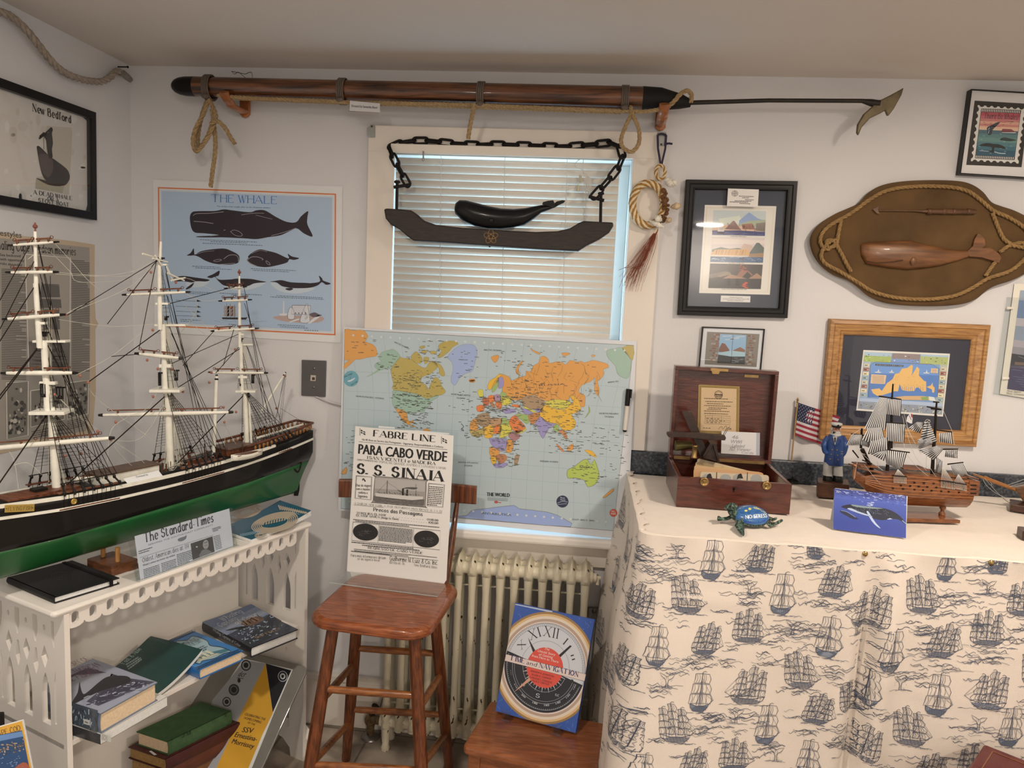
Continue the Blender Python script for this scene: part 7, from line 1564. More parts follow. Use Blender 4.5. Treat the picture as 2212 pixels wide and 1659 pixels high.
def radiator():
 root = thing('radiator', (1.3,-.09,0), 'cream cast iron radiator with chipped paint under the window', 'radiator')
 M_, nt, b = _nt('chipped_radiator_paint')
 t = _tex(nt, 'ShaderNodeTexNoise', 55., stretch=(1,1,.45), Detail=4.); r = _ramp(nt, t.outputs['Fac'], [(.0, hx('#b5a88f')),(.655, hx('#bba98a')),(.668,(.03,.018,.012))]); nt.links.new(r.outputs[0], b.inputs['Base Color']); b.inputs['Roughness'].default_value = .4
 t2 = _tex(nt, 'ShaderNodeTexNoise', 120., Detail=3.); _bump(nt, b, t2.outputs['Fac'], .0006)
 yf, yb = -.122,-.052; x0 = pY(992.6,1196, yf).x; x1 = pY(1266.5,1222, yf).x; pit = (x1-x0)/9; zt = pY(1130,1209, yf).z; n0 = -5
 first = None; xs = [x0+pit*k for k in range(n0,10)]
 def section(x):
  mm = M()
  for y in (yf, yb): mm.tube([V((x, y, .075)), V((x, y, .13)), V((x, y, .2)), V((x, y, zt-.13)), V((x, y, zt-.07)), V((x, y, zt-.03))], [.017,.0165,.0118,.0118,.0150,.0165], 12)
  for zc, h, pk in ((zt-.042,.034,.010),(.10,.030,0)):
   R_ = []
   for y, s in ((yf-.020,.35),(yf-.014,.8),(yf, 1),((yf+yb)/2,.96),(yb, 1),(yb+.014,.8),(yb+.02,.35)):
    R_.append([V((x+w*s*.0165, y, zc+(q*h+(pk if q > .99 else 0))*s)) for w, q in ((-1,-.8),(0,-1),(1,-.8),(1.05,0),(.85,.55),(.3,.85),(0,1),(-.3,.85),(-.85,.55),(-1.05,0))])
   mm.loft(R_)
  for zc in (zt-.045,.10):
   for y in (yf+.010, yb-.01): mm.tube([V((x-pit*.5, y, zc)), V((x-pit*.25, y, zc)), V((x, y, zc)), V((x+pit*.25, y, zc)), V((x+pit*.5, y, zc))], [.020,.022,.030,.022,.020], 12, caps=True)
  return mm
 for k, x in enumerate(xs):
  if first is None: first = section(x).build('section', M_, root)
  else: o = first.copy(); COL.objects.link(o); o.parent = root; o.location = (x-xs[0], 0,0)
 for x in (xs[0], xs[-1]):
  for y in (yf, yb): M().lathe((x, y, 0),(0,0,1), [(0,.014),(.012,.016),(.02,.012),(.07,.0155),(.09,.016)], 12).build('foot', M_, root)
 for z in (zt-.115,.155): M().cyl((xs[0], (yf+yb)/2, z),(xs[-1], (yf+yb)/2, z),.0035,.0035,8).build('tie_rod', M_, root)
 q = V((xs[-1]+pit*.5, yf+.01, zt-.045)); M().cyl(q, q+V((.012,0,0)),.016,.016,6).cyl(q+V((.012,0,0)), q+V((.026,0,0)),.007,.006,10).cyl(q+V((.016,-.002,0)), q+V((.016,-.004,-.022)),.006,.006,6).build('bleed_valve', M_, root)
 # pipe valve on the floor at left, with floor flange
 v = thing('radiator_valve', pZ(800,1592,0), 'tarnished angle valve on chrome floor flange left of the radiator', 'valve'); o = pZ(800,1592,0)
 M().lathe(o, (0,0,1), [(0,.034),(.004,.033),(.010,.024),(.012,.013)], 20).build('floor_flange', mat('worn_chrome', (.25,.24,.23),.3,.8, var=.3), v)
 mb = mat('flaking_brass', (.16,.11,.05),.5,.3, var=.7, vs=70)
 M().tube([o, o+V((0,0,.055))], [.013,.013], 12).ball(o+V((0,0,.065)),.022,.022,.024,12,7).tube([o+V((0,0,.066)), V((xs[0]-pit*.5, yf+.01,.10))], [.015,.015], 12).build('valve_body', mb, v)
 M().tube([o+V((0,0,.08)), o+V((.012,-.01,.11)), o+V((.02,-.012,.122))], [.010,.008,.016], 10).build('valve_knob', mat('dark_knob', (.05,.035,.025),.6), v)
 # metal plate on the wall right of the radiator
 f = lambda x, y: pY(960+x/5.53,1120+y/5.53,-.002); q = [f(x, y) for x, y in ((1718,1048),(1890,1056),(1882,1162),(1712,1150))]
 w = thing('wall_bracket', q[3], 'grey metal plate on wall right of the radiator', 'wall plate'); M().prism([q[0], q[3], q[2], q[1]], (0,-.022,0)).build('box', mat('galvanised_grey', (.24,.235,.23),.45,.3), w, bevel=.002)
 cc = pY(960+1790/5.53,1120+1105/5.53,-.0245); M().lathe(cc+V((0,.0006,0)),(0,-1,0), [(0,.009),(.002,.008),(.002,.004),(.004,.003)], 12).build('knock_out', mat('grey_screw', (.2,.2,.2),.4,.6), w)
 # thin cable down the wall behind the stool
 tag(M().tube(smooth([pY(850,1390,-.005), pY(842,1430,-.005), pY(834,1480,-.023), pY(820,1530,-.02), pY(806,1575,-.02)], 6),.0018,5).build('wall_cable', mat('grey_cable', (.30,.29,.28),.5)), 'thin pale cable running down wall behind the bar stool', 'cable')
radiator()
def small_table():
 z = .305; TP = [pZ(*p, z) for p in ((1060,1505),(998,1612),(1285,1676),(1311,1552))]
 bl, fl = TP[0], TP[1]; fr = TP[2]; ax = (fr-fl).normalized(); ay = V((-ax.y, ax.x, 0)); w = (fr-fl).length; d = .262
 fl = V((fl.x, fl.y, 0)); g = lambda a, b_, zz: fl+ax*a+ay*b_+V((0,0, zz))
 root = thing('small_table', g(w/2, d/2,0), 'low brown wooden table in front of the radiator beside tablecloth', 'table')
 mw = wood('table_wood', '#8a4e2c', '#6a381c', .3,8,(2,12,12),.4)
 M().rbox(g(0,0, z-.026), ax*w, ay*d, V((0,0,.026)),.018,4).build('top', mw, root, bevel=.008)
 for a, b_ in ((.014,.014),(w-.05,.014),(.014, d-.05),(w-.05, d-.05)): M().obox(g(a, b_, 0), ax*.036, ay*.036, V((0,0, z-.026))).build('leg', mw, root, bevel=.003)
 for o, e in ((g(.05,.02, z-.085), ax*(w-.1)),(g(.05, d-.032, z-.085), ax*(w-.1))): M().obox(o, e, ay*.012, V((0,0,.059))).build('apron', mw, root)
 for o in (g(.02,.05, z-.085), g(w-.032,.05, z-.085)): M().obox(o, ax*.012, ay*(d-.1), V((0,0,.059))).build('apron', mw, root)
 return z
TZ = small_table()
def time_book():
 A, B = V((1.374,-.352,.318)), V((1.620,-.427,.318)); ab = (B-A).normalized(); h = V((ab.y, -ab.x, 0)); th = radians(23.2); n = h*cos(th)+V((0,0, sin(th))); pl = Plane(A, n, ab); w, L = (B-A).length, .322
 root = thing('navigation_book', (A+B)/2, 'blue hardback with clock and compass cover on acrylic easel, on low table', 'book')
 mc = mat('navy_cover', '#1f3f7c', .3, coat=.4)
 M().obox(A, ab*w, pl.uy*L, -n*.0025).obox(A-n*.0165, ab*w, pl.uy*L, -n*.0025).obox(A, ab*.003, pl.uy*L, -n*.019).build('cover', mc, root)
 M().obox(A+ab*.003+pl.uy*.004-n*.0025, ab*(w-.008), pl.uy*(L-.008),-n*.014).build('pages', mat('tan_pages', '#b08a58', .8, vs=100), root)
 c = Canvas(pl.off(.0004),1060,1290,5.027, step=.0002); rd = random.Random(2)
 qd = [(268,72),(1128,245),(920,1475),(50,1235)]; Q = quad_ab(*qd); c.poly(qd, '#26488a'); c.up()
 for k in range(150): a, b_ = rd.random(), rd.random(); x, y = Q(a, b_); s = rd.uniform(1.5,4); c.poly([(x-s, y),(x, y-s),(x+s, y),(x, y+s)], '#9fb2d0')
 for k in range(22):
  a, b_ = rd.choice([(rd.uniform(.02,.25), rd.uniform(.01,.10)),(rd.uniform(.75,.97), rd.uniform(.02,.28)),(rd.uniform(.02,.2), rd.uniform(.85,.98)),(rd.uniform(.75,.95), rd.uniform(.88,.98))]); c.line([Q(a, b_), Q(a+rd.uniform(-.06,.06), b_+rd.uniform(-.03,.05))], 2, '#7f96bf')
 c.poly([(268,72),(670,150),(670,170),(268,82)], '#c9cdd6'); c.up()
 # clock: ellipse in book plane - local polar coordinates clipped to the cover
 cx_, cy_ = .50,.507; AS = w/L
 def E_(r, t, clip=True):
  a, b_ = cx_+r*sin(t), cy_-r*cos(t)*AS; return Q(min(1, max(0, a)), min(1, max(0, b_)))
 def disk(r, col, a0=0, a1=360, n_=72): c.poly([E_(r, radians(a0+(a1-a0)*i/n_)) for i in range(n_+1)] + ([E_(0,0)] if a1-a0 < 359 else []), col); c.L += .6
 disk(.625, '#8d6a3c'); disk(.60, '#c9a06b'); disk(.575, '#d8c2a8'); disk(.545, '#a98b74'); disk(.515, '#cdb8a6'); disk(.50, '#4d453f')
 disk(.495, '#c4beb9'); tb = 10.5
 disk(.497, '#15171e', 90+tb, 270+tb)
 def ring(r, wd, col, a0, a1, n_=60): c.line([E_(r, radians(a0+(a1-a0)*i/n_)) for i in range(n_+1)], wd, col)
 for r, wd in ((.485,2.5),(.465,2.5),(.30,2.5)): ring(r, wd, '#3b3936', -78,96)
 for k in range(-26,34): c.line([E_(.465, radians(k*3)), E_(.485, radians(k*3))], 2, '#3b3936')
 for r, wd in ((.47,3),(.40,2.5),(.375,2),(.27,2.5)): ring(r, wd, '#b7b3ad', 104,278)
 for k in range(36,92): c.line([E_(.455, radians(k*3)), E_(.468, radians(k*3))], 2, '#b7b3ad')
 for k, t in ((-90, ''),(-60, 'X'),(-30, 'XI'),(0, 'XII'),(30, 'I'),(60, 'II'),(93, 'III')):
  tt = radians(k)
  if k == -90: t = 'IX'
  wd = serif(t, 1.25)[2]*.042
  bx, by = cx_+.345*sin(tt), cy_-.345*cos(tt)*AS; dx, dy = cos(tt)*wd, sin(tt)*wd*AS
  if 0 < bx-dx and bx+dx < 1: c.text(t, Q(bx-dx, by-dy), Q(bx+dx, by+dy),112, '#1d1b1a', 'serif', 1.25)
 for k in range(105,277,9):
  t = radians(k); c.poly([E_(.20, t-.035), E_(.285 if (k//9) % 2 else .25, t), E_(.20, t+.035)], '#c9c4bb')
 for k, t in ((180+tb-6, 'S'),(222, 'S.W'),(142, 'S.E')): tt = radians(k); bx, by = cx_+.335*sin(tt), cy_-.335*cos(tt)*AS; s = .025*(1 if t == 'S' else 1.1); c.text(t, Q(bx-s, by+.010), Q(bx+s, by+.010),46 if t == 'S' else 24, '#cfcac1', 'serif', 1.3)
 for k, t in ((270, '240'),(250, '220'),(228, '210'),(208, '200'),(186, '180'),(166, '160'),(146, '140'),(126, '120'),(108, '100')):
  tt = radians(k); bx, by = cx_+.425*sin(tt), cy_-.425*cos(tt)*AS; e = tt+pi; dx, dy = cos(e)*.03, sin(e)*.03*AS; c.text(t, Q(bx+dx*-1, by+dy*-1), Q(bx+dx, by+dy),24, '#c4bfb6', bold=1.3)
 c.L += 1
 c.poly([E_(.2, radians(218)), E_(.48, radians(222)), E_(.2, radians(230))], '#c08a6c'); c.poly([E_(.02, radians(-40)), E_(.40, radians(-43)), E_(.2, radians(-55)), ], '#1d1b1a'); c.poly([E_(.1, radians(38)), E_(.40, radians(40)), E_(.41, radians(43)), E_(.1, radians(60))], '#1d1b1a'); c.up()
 disk(.225, '#c94534', n_=48); c.up()
 for i, (t, x0, y0, x1, y1) in enumerate((('The', 582,568,636,582),('Untold Story', 510,592,700,638),('of Getting', 522,632,672,666),('from Here to There', 446,645,734,715))): c.text(t, (x0, y0),(x1, y1),28, '#e4d3c4', slant=.2, bold=1.3)
 for i, (t, x0, y0, x1, y1) in enumerate((('ANDREW K. JOHNSTON', 434,808,686,872),('ROGER D. CONNOR', 448,848,656,898),('CARLENE E. STEPHENS', 428,876,666,938),('PAUL E. CERUZZI', 452,914,636,958))): c.text(t, (x0, y0),(x1, y1),21, '#2c1512', bold=1.4)
 c.poly([(168,618),(1036,836),(1020,912),(155,690)], '#d9bfae'); c.up(); c.line([(168,618),(1036,836),(1020,912),(155,690)], 3, '#5a4a42', closed=True)
 c.text('TIME', (204,680),(368,720),54, '#232a52', 'serif', 2.1); c.text('and', (386,728),(498,756),46, '#3b3b45', slant=.2); c.text('NAVIGATION', (522,762),(956,868),56, '#232a52', 'serif', 2.1)
 c.build('cover_print', MGLOSSP, root)
 e = thing('book_easel', V((1.49,-.37, TZ)), 'pair of clear acrylic hooks holding navigation book upright on low table', 'easel')
 ma = clear('easel_acrylic', (.95,.96,.96),.04)
 for a in (.045,.205):
  q = A+ab*a; R_ = []
  prof = [(-.040,.085),(-.026,.05),(-.012,.004),(.004,-.006),(.018,-.002),(.024,.020),(.028,.022),(.024,-.006),(.026,-.011),(.0,-.0125),(-.03,-.012),(-.06,-.0125)]
  pts = smooth([q+h*x+V((0,0, z)) for x, z in prof], 3); pts = [V((p.x, p.y, max(p.z, TZ+.0022))) for p in pts]
  for p, (t, _, _) in zip(pts, frames(pts)): nn = t.cross(ab).normalized(); R_.append([p-ab*.014+nn*.0015, p+ab*.014+nn*.0015, p+ab*.014-nn*.0015, p-ab*.014-nn*.0015])
  M().loft(R_, smooth=False).build('hook', ma, e)
time_book()
KA = 1.2
# ================================================================ counter with cloths and everything on it
CT = 1.0125
CX0, CY0 = 1.752,-.697
def counter():
 root = thing('counter', (2.9,-.34,0), 'long counter with dark speckled backsplash under white and ship-print cloths', 'counter')
 ml, nt, b = _nt('speckled_laminate'); t = _tex(nt, 'ShaderNodeTexNoise', 140., Detail=5.); r = _ramp(nt, t.outputs['Fac'], [(.35,(.018,.024,.034)),(.52,(.05,.062,.08)),(.72,(.12,.14,.16))]); nt.links.new(r.outputs[0], b.inputs['Base Color']); b.inputs['Roughness'].default_value = .35
 M().box((CX0+.008, CY0+.012,.965),(RX-.02,-.001,1.006)).build('worktop', ml, root, bevel=.003)
 M().box((CX0+.004,-.022,1.006),(RX-.02,-.001,1.083)).build('backsplash', ml, root, bevel=.004)
 M().box((CX0+.05, CY0+.06,.0),(RX-.05,-.03,.965)).build('cabinet', mat('cabinet_white', (.6,.58,.55),.5), root)
counter()
def cloth_top():
 mc = mat('cotton_cloth', (.80,.745,.68),.85, var=.02, vs=30, bump=.0006, bs=400, sheen=.1)
 rd = random.Random(3); mm = M(); nx, ny = 110,40; vs = []
 from mathutils import noise
 for j in range(ny+1):
  for i in range(nx+1):
   x = CX0+.002+(RX-.05-CX0)*i/nx; v = j/ny; yb = -.030+.010*sin(x*9)+.006*sin(x*23+1); y = CY0+.004+(yb-CY0-.004)*v
   z = CT-.0035+.0028*noise.noise(V((x*3.1, y*9,.3)))+.0016*noise.noise(V((x*16, y*22,1.7)))
   for fx, sl in ((2.62,-.55),(2.36,.25)):       # ironed fold lines
    d = (x-fx)-sl*(y+.5); z += .0022*math.exp(-(d/.007)**2)
   z += .0022*math.exp(-((y+.43+.03*sin(x*3))/.01)**2)
   vs.append((x, y, max(z, 1.0068)))
 mm.add(vs, [(j*(nx+1)+i, j*(nx+1)+i+1,(j+1)*(nx+1)+i+1,(j+1)*(nx+1)+i) for j in range(ny) for i in range(nx)], smooth=True)
 tag(mm.build('table_cover', mc), 'plain white cotton cloth spread over top of counter', 'tablecloth')
cloth_top()
# ---- printed skirt: surface param t (m along the edge from the wall), s (m down)
SL = -CY0-.012
def skirt_pt(t, s, k=0.):
 from mathutils import noise
 R_ = .03
 fl = min(1, s/.25)
 if t < SL-R_:
  p = V((CX0-.004,-.012-t, 0)); n = V((-1,0,0)); q = 0.
 elif t < SL+R_*.57:
  a = (t-(SL-R_))/(R_*1.57)*(pi/2); p = V((CX0-.004+R_-R_*cos(a),-.012-(SL-R_)-R_*sin(a),0)); n = V((-cos(a),-sin(a),0)); q = 0.
 else: p = V((CX0-.004+R_+(t-SL-R_*.57),-.012-SL, 0)); n = V((0,-1,0)); q = 1.
 x = t-SL-R_*.57
 side = math.exp(-((x)/.16)**2) if q else 1.
 off = .004+.006*noise.noise(V((t*4, s*2.2,.5)))*fl+.0022*noise.noise(V((t*13, s*9,2.)))
 off += side*fl*s*.055 + s*.015
 if not q: off += fl*(.010*sin(t*24+s*3)+.012*sin(t*11+1.2))
 off += .013*fl*sin(t*9.0+.7*sin(s*3))*min(1, s*1.6)
 if q:
  xc = .525-.035*s; d = x-xc
  off += -.034*min(1, s*4)*math.exp(-(d/.016)**2)+.022*min(1, s*5)*math.exp(-((d-.045)/.03)**2)+.012*min(1, s*5)*math.exp(-((d+.05)/.035)**2)
  for k_ in (.16,.30,.47,.62): off += .0045*math.exp(-((s-k_-.05*x+.02*sin(x*5))/.006)**2)*(.4+noise.noise(V((x*3, k_*9,0))))
  top = math.exp(-(s/.02)**2); off += .004*top*sin(x*31)*(1 if s < .03 else 0)
 z = CT+.0015-s
 if q and s < .001: off -= .0
 return p+n*(off+k)+V((0,0, z))
def skirt():
 mp = printed('ship_print_cotton', .7, bump=.0003, bs=500); mm = M(); nt_, ns = 230,60; T1 = SL+1.75; S1 = CT-.004; base = (.80,.735,.665)
 vs = [skirt_pt(T1*i/nt_, S1*j/ns) for j in range(ns+1) for i in range(nt_+1)]
 mm.add(vs, [(j*(nt_+1)+i, (j+1)*(nt_+1)+i, (j+1)*(nt_+1)+i+1, j*(nt_+1)+i+1) for j in range(ns) for i in range(nt_)], col=base, smooth=True)
 # frayed hem turned over onto the counter
 vs = []
 for j in range(4):
  for i in range(nt_+1):
   t = T1*i/nt_; p = skirt_pt(t, 0); inn = V((1,0,0)) if t < SL-.02 else V((0,1,0)); vs.append(p+inn*(.006*j*(1+.35*sin(t*57)+.2*sin(t*131)))+V((0,0,.0024-.0005*j)) if j else p)
 mm.add(vs, [(j*(nt_+1)+i, j*(nt_+1)+i+1,(j+1)*(nt_+1)+i+1,(j+1)*(nt_+1)+i) for j in range(3) for i in range(nt_)], col=base, smooth=True)
 INK, IN2 = '#40434f', '#5e616b'; rd = random.Random(31)
 def stroke(pts, w, col=INK):
  P = [pts[0]]
  for a, b in zip(pts, pts[1:]):
   n = max(1, int(hypot(b[0]-a[0], b[1]-a[1])/.012)); P += [(a[0]+(b[0]-a[0])*k/n, a[1]+(b[1]-a[1])*k/n) for k in range(1, n+1)]
  v = []
  for i, (x, y) in enumerate(P):
   ax, ay = P[max(i-1,0)]; bx, by = P[min(i+1, len(P)-1)]; d = hypot(bx-ax, by-ay) or 1; nx, ny = -(by-ay)/d*w/2,(bx-ax)/d*w/2
   for s in (1,-1):
    t_, s_ = x+nx*s, y+ny*s
    v.append(skirt_pt(min(max(t_, 0), T1), min(max(s_, -.0), S1),.0011))
  mm.add(v, [(2*i, 2*i+1,2*i+3,2*i+2) for i in range(len(P)-1)], col=col)
 def fill(pts, col):
  mm.add([skirt_pt(min(max(x, 0), T1), min(max(y, 0), S1),.0008) for x, y in pts], [list(range(len(pts)))[::-1]], col=col)
 def ship(kind, t, s, h, mir=1, sq=1.):
  lean = {'A': .22, 'B': -.06, 'D': -.20, 'E': .0, 'F': .16}[kind]
  def g(x, y): yy = y; return (t+mir*sq*h*(x+lean*(yy-.5)*-1)*1.0, s-h*(y-.5))
  w = .0011; r = random.Random(kind)
  hw = {'A': .36, 'B': .22, 'D': .36, 'E': .42, 'F': .40}[kind]
  hull = [(-hw, .20),(-hw*.92,.10),(-hw*.6,.02),(hw*.5,.0),(hw*.9,.10),(hw*1.12,.20),(hw*.5,.15),(-hw*.3,.14)]
  if kind == 'B': fill([g(*p) for p in hull], '#85868c')
  stroke([g(*p) for p in hull+[hull[0]]], w*1.3)
  for k in range(9): y = .02+.014*k; stroke([g(-hw*.85+.1*hw*abs(k-4), y), g(hw*(.6+.05*k), y+.01)], w*.8, IN2)
  for k in range(8): x = -hw*.8+k*hw*.22; stroke([g(x, .16), g(x+.02,.03)], w*.8, IN2)
  masts = {'A': (-.20,.03,.26), 'B': (0.,), 'D': (-.22,.02,.24), 'E': (-.26,.0,.25), 'F': (-.24,.0,.24)}[kind]
  for im, mx in enumerate(masts):
   top = (.98 if im == len(masts)//2 else .86)
   stroke([g(mx, .14), g(mx, top)], w*1.2)
   stroke([g(mx, top), g(mx+.05, top+.03), g(mx+.09, top+.01)], w)
   ns_ = 4 if kind != 'B' else 3
   for k in range(ns_):
    y0 = .20+(top-.22)*k/ns_; y1 = .20+(top-.22)*(k+.92)/ns_; wd = (.17-.026*k)*(1.55 if kind == 'B' else 1)
    bul = .05+.02*r.random()
    pl_ = [g(mx-wd*.9, y1), g(mx, y1+.008), g(mx+wd*.9, y1), g(mx+wd+bul*.6,(y0+y1)/2), g(mx+wd, y0), g(mx+.02, y0+.018), g(mx-wd, y0), g(mx-wd+bul*.4,(y0+y1)/2), g(mx-wd*.9, y1)]
    stroke(pl_, w)
    for q in range(4): a = -.7+.4*q+r.uniform(-.1,.1); stroke([g(mx+wd*a, y1-.01), g(mx+wd*a+bul*.5,(y0+y1)/2), g(mx+wd*a*1.05, y0+.02)], w*.7, IN2)
  for k in range(6): a, b_ = r.uniform(-hw, hw), r.uniform(.3,.9); stroke([g(a, .16), g(r.choice(masts), b_)], w*.6, IN2)
  stroke([g(hw, .18), g(hw*1.5,.30)], w); stroke([g(hw*1.5,.30), g(masts[-1], .85)], w*.6, IN2); stroke([g(hw*1.45,.29), g(masts[-1]+.05,.5), g(hw*.9,.2)], w*.6, IN2)
  for k in range(9): x = r.uniform(-hw*1.5, hw*1.5); stroke([g(x, -.02-.03*r.random()), g(x+.1,.0-.03*r.random()), g(x+.18,-.03)], w*.8, IN2)
 def tail(t, s, h, mir=1):
  g = lambda x, y: (t+mir*h*x, s-h*y); w = .0010
  stroke([g(-.06,0), g(-.03,.3), g(-.1,.55), g(-.35,.75), g(-.48,.98), g(-.2,.86), g(0,.72), g(.2,.86), g(.5,.9), g(.36,.66), g(.1,.5), g(.07,.25), g(.1,0)], w*1.2)
  for k in range(7): x = -.4+.12*k; stroke([g(x, .8-.1*abs(k-3)), g(x+.03,.55)], w*.7, IN2)
  for k in range(10): x, y = rd.uniform(-.4,.5), rd.uniform(.0,.5); stroke([g(x, y), g(x, y-.06)], w*.7, IN2)
  for k in range(6): x = rd.uniform(-.8,.3); y = rd.uniform(-.12,.05); stroke([g(x, y), g(x+.3, y+.05), g(x+.6, y)], w*.8, IN2)
 def waves(t, s, wd):
  for k in range(rd.randint(3,6)):
   x, y = t+rd.uniform(-.4,.4)*wd, s+rd.uniform(-.008,.010); l = rd.uniform(.25,.7)*wd; P = [(x+l*i/5, y+rd.uniform(-.0022,.0022)+.003*sin(i*1.3)) for i in range(6)]; stroke(P, rd.uniform(.0007,.0015), rd.choice((INK, IN2, '#4c4e58')))
 def TS(x, y): p = pY(1300+x/2.4254,1050+y/2.4254,-.715); return (p.x-CX0-.026+SL+.017, CT-p.z)
 ships = [('A', 435,570,200),('A', 1035,975,200),('A', 365,1215,200),('A', 1675,575,205),('A', 1605,1265,205),('B', 585,395,215),('B', 955,575,225),('B', 1195,800,225),('B', 290,830,210),('B', 515,1070,205),('B', 870,1260,215),('B', 1820,425,170),('B', 1520,860,225),('B', 1765,1095,225),('B', 2140,1260,210),('B', 1090,1440,190),('B', 215,1450,180),('D', 1230,510,175),('D', 550,800,170),('D', 1140,1180,170),('D', 1800,815,185),('D', 470,1430,170),('D', 1720,1480,170),('E', 770,740,180),('E', 2030,750,190),('E', 690,1400,170),('E', 1940,1440,170),('F', 785,1050,205),('F', 2045,1070,205),('F', 845,385,165),('F', 140,1270,200),('F', 1380,1345,200),('F', 1430,650,215),('F', 205,615,190),('F', 140,960,190),('A', 1120,345,100),('F', 2100,420,110),('B', 1400,1060,190),('E', 2230,600,190),('A', 1310,1120,170),('D', 2260,330,170),('A', 2280,960,200)]
 boxes = []
 for k, x, y, h in ships:
  t, s = TS(x, y); t2, s2 = TS(x, y+h/2); t3, s3 = TS(x, y-h/2); ship(k, t, (s2+s3)/2, s2-s3,-1 if k in 'F' else 1); boxes.append((x, y, h))
 for x, y in ((395,350),(775,540),(1005,755),(335,1005),(700,1205),(915,1420),(2035,540),(1565,1040),(1965,1240),(1340,750)):
  t, s = TS(x, y+38); tail(t, s, TS(x, y+38)[1]-TS(x, y-38)[1])
 for k in range(430):
  x, y = rd.uniform(90,2250), rd.uniform(300,1560)
  if any(abs(x-a) < h*.42 and abs(y-b) < h*.52 for a, b, h in boxes): continue
  t, s = TS(x, y); waves(t, s, .065)
 # left, shaded side of the skirt
 for k, (t, s) in enumerate(((.10,.10),(.30,.14),(.52,.12),(.16,.30),(.40,.34),(.58,.40),(.08,.52),(.30,.55),(.50,.62),(.15,.75),(.38,.80),(.56,.86))): ship('AFEBD'[k % 5], t, s, .12)
 for k in range(70): waves(rd.uniform(.02, SL), rd.uniform(.02,.95),.05)
 # print on the turned hem
 tag(mm.build('table_skirt', mp, solid=0), 'cream cotton skirt printed with blue sailing ships hanging from counter edge', 'table skirt')
 mbs = mat('brass_tack', (.5,.36,.14),.25,1.)
 for x, y, lb in ((1390,348, 'brass tack at the deep pleat of ship-print skirt'),(2060,410, 'brass tack at right end of the ship-print skirt top edge')):
  t, s = TS(x, y); p = skirt_pt(t, max(s, .006),.001); q = thing('push_pin', p, lb, 'pin', 'brass tacks in the table skirt'); M().lathe(p, (0,-1,.1), [(0,.0062),(.001,.0066),(.003,.0055),(.0042,.002)], 14).build('pin_head', mbs, q); M().cyl(p+V((0,.006,0)), p, .0009,.0009,6).build('pin_shaft', mbs, q)
skirt()
LW = lambda x, y, Y: pY(1420+x/4.253,770+y/4.253, Y)
LZ = lambda x, y, z: pZ(1420+x/4.253,770+y/4.253, z)
MMAH = wood('mahogany', '#5c2a1c', '#3f180f', .28,10,(2,12,12),.4)
MBRASS = mat('old_brass', (.33,.22,.09),.35,.85, var=.25, vs=40)
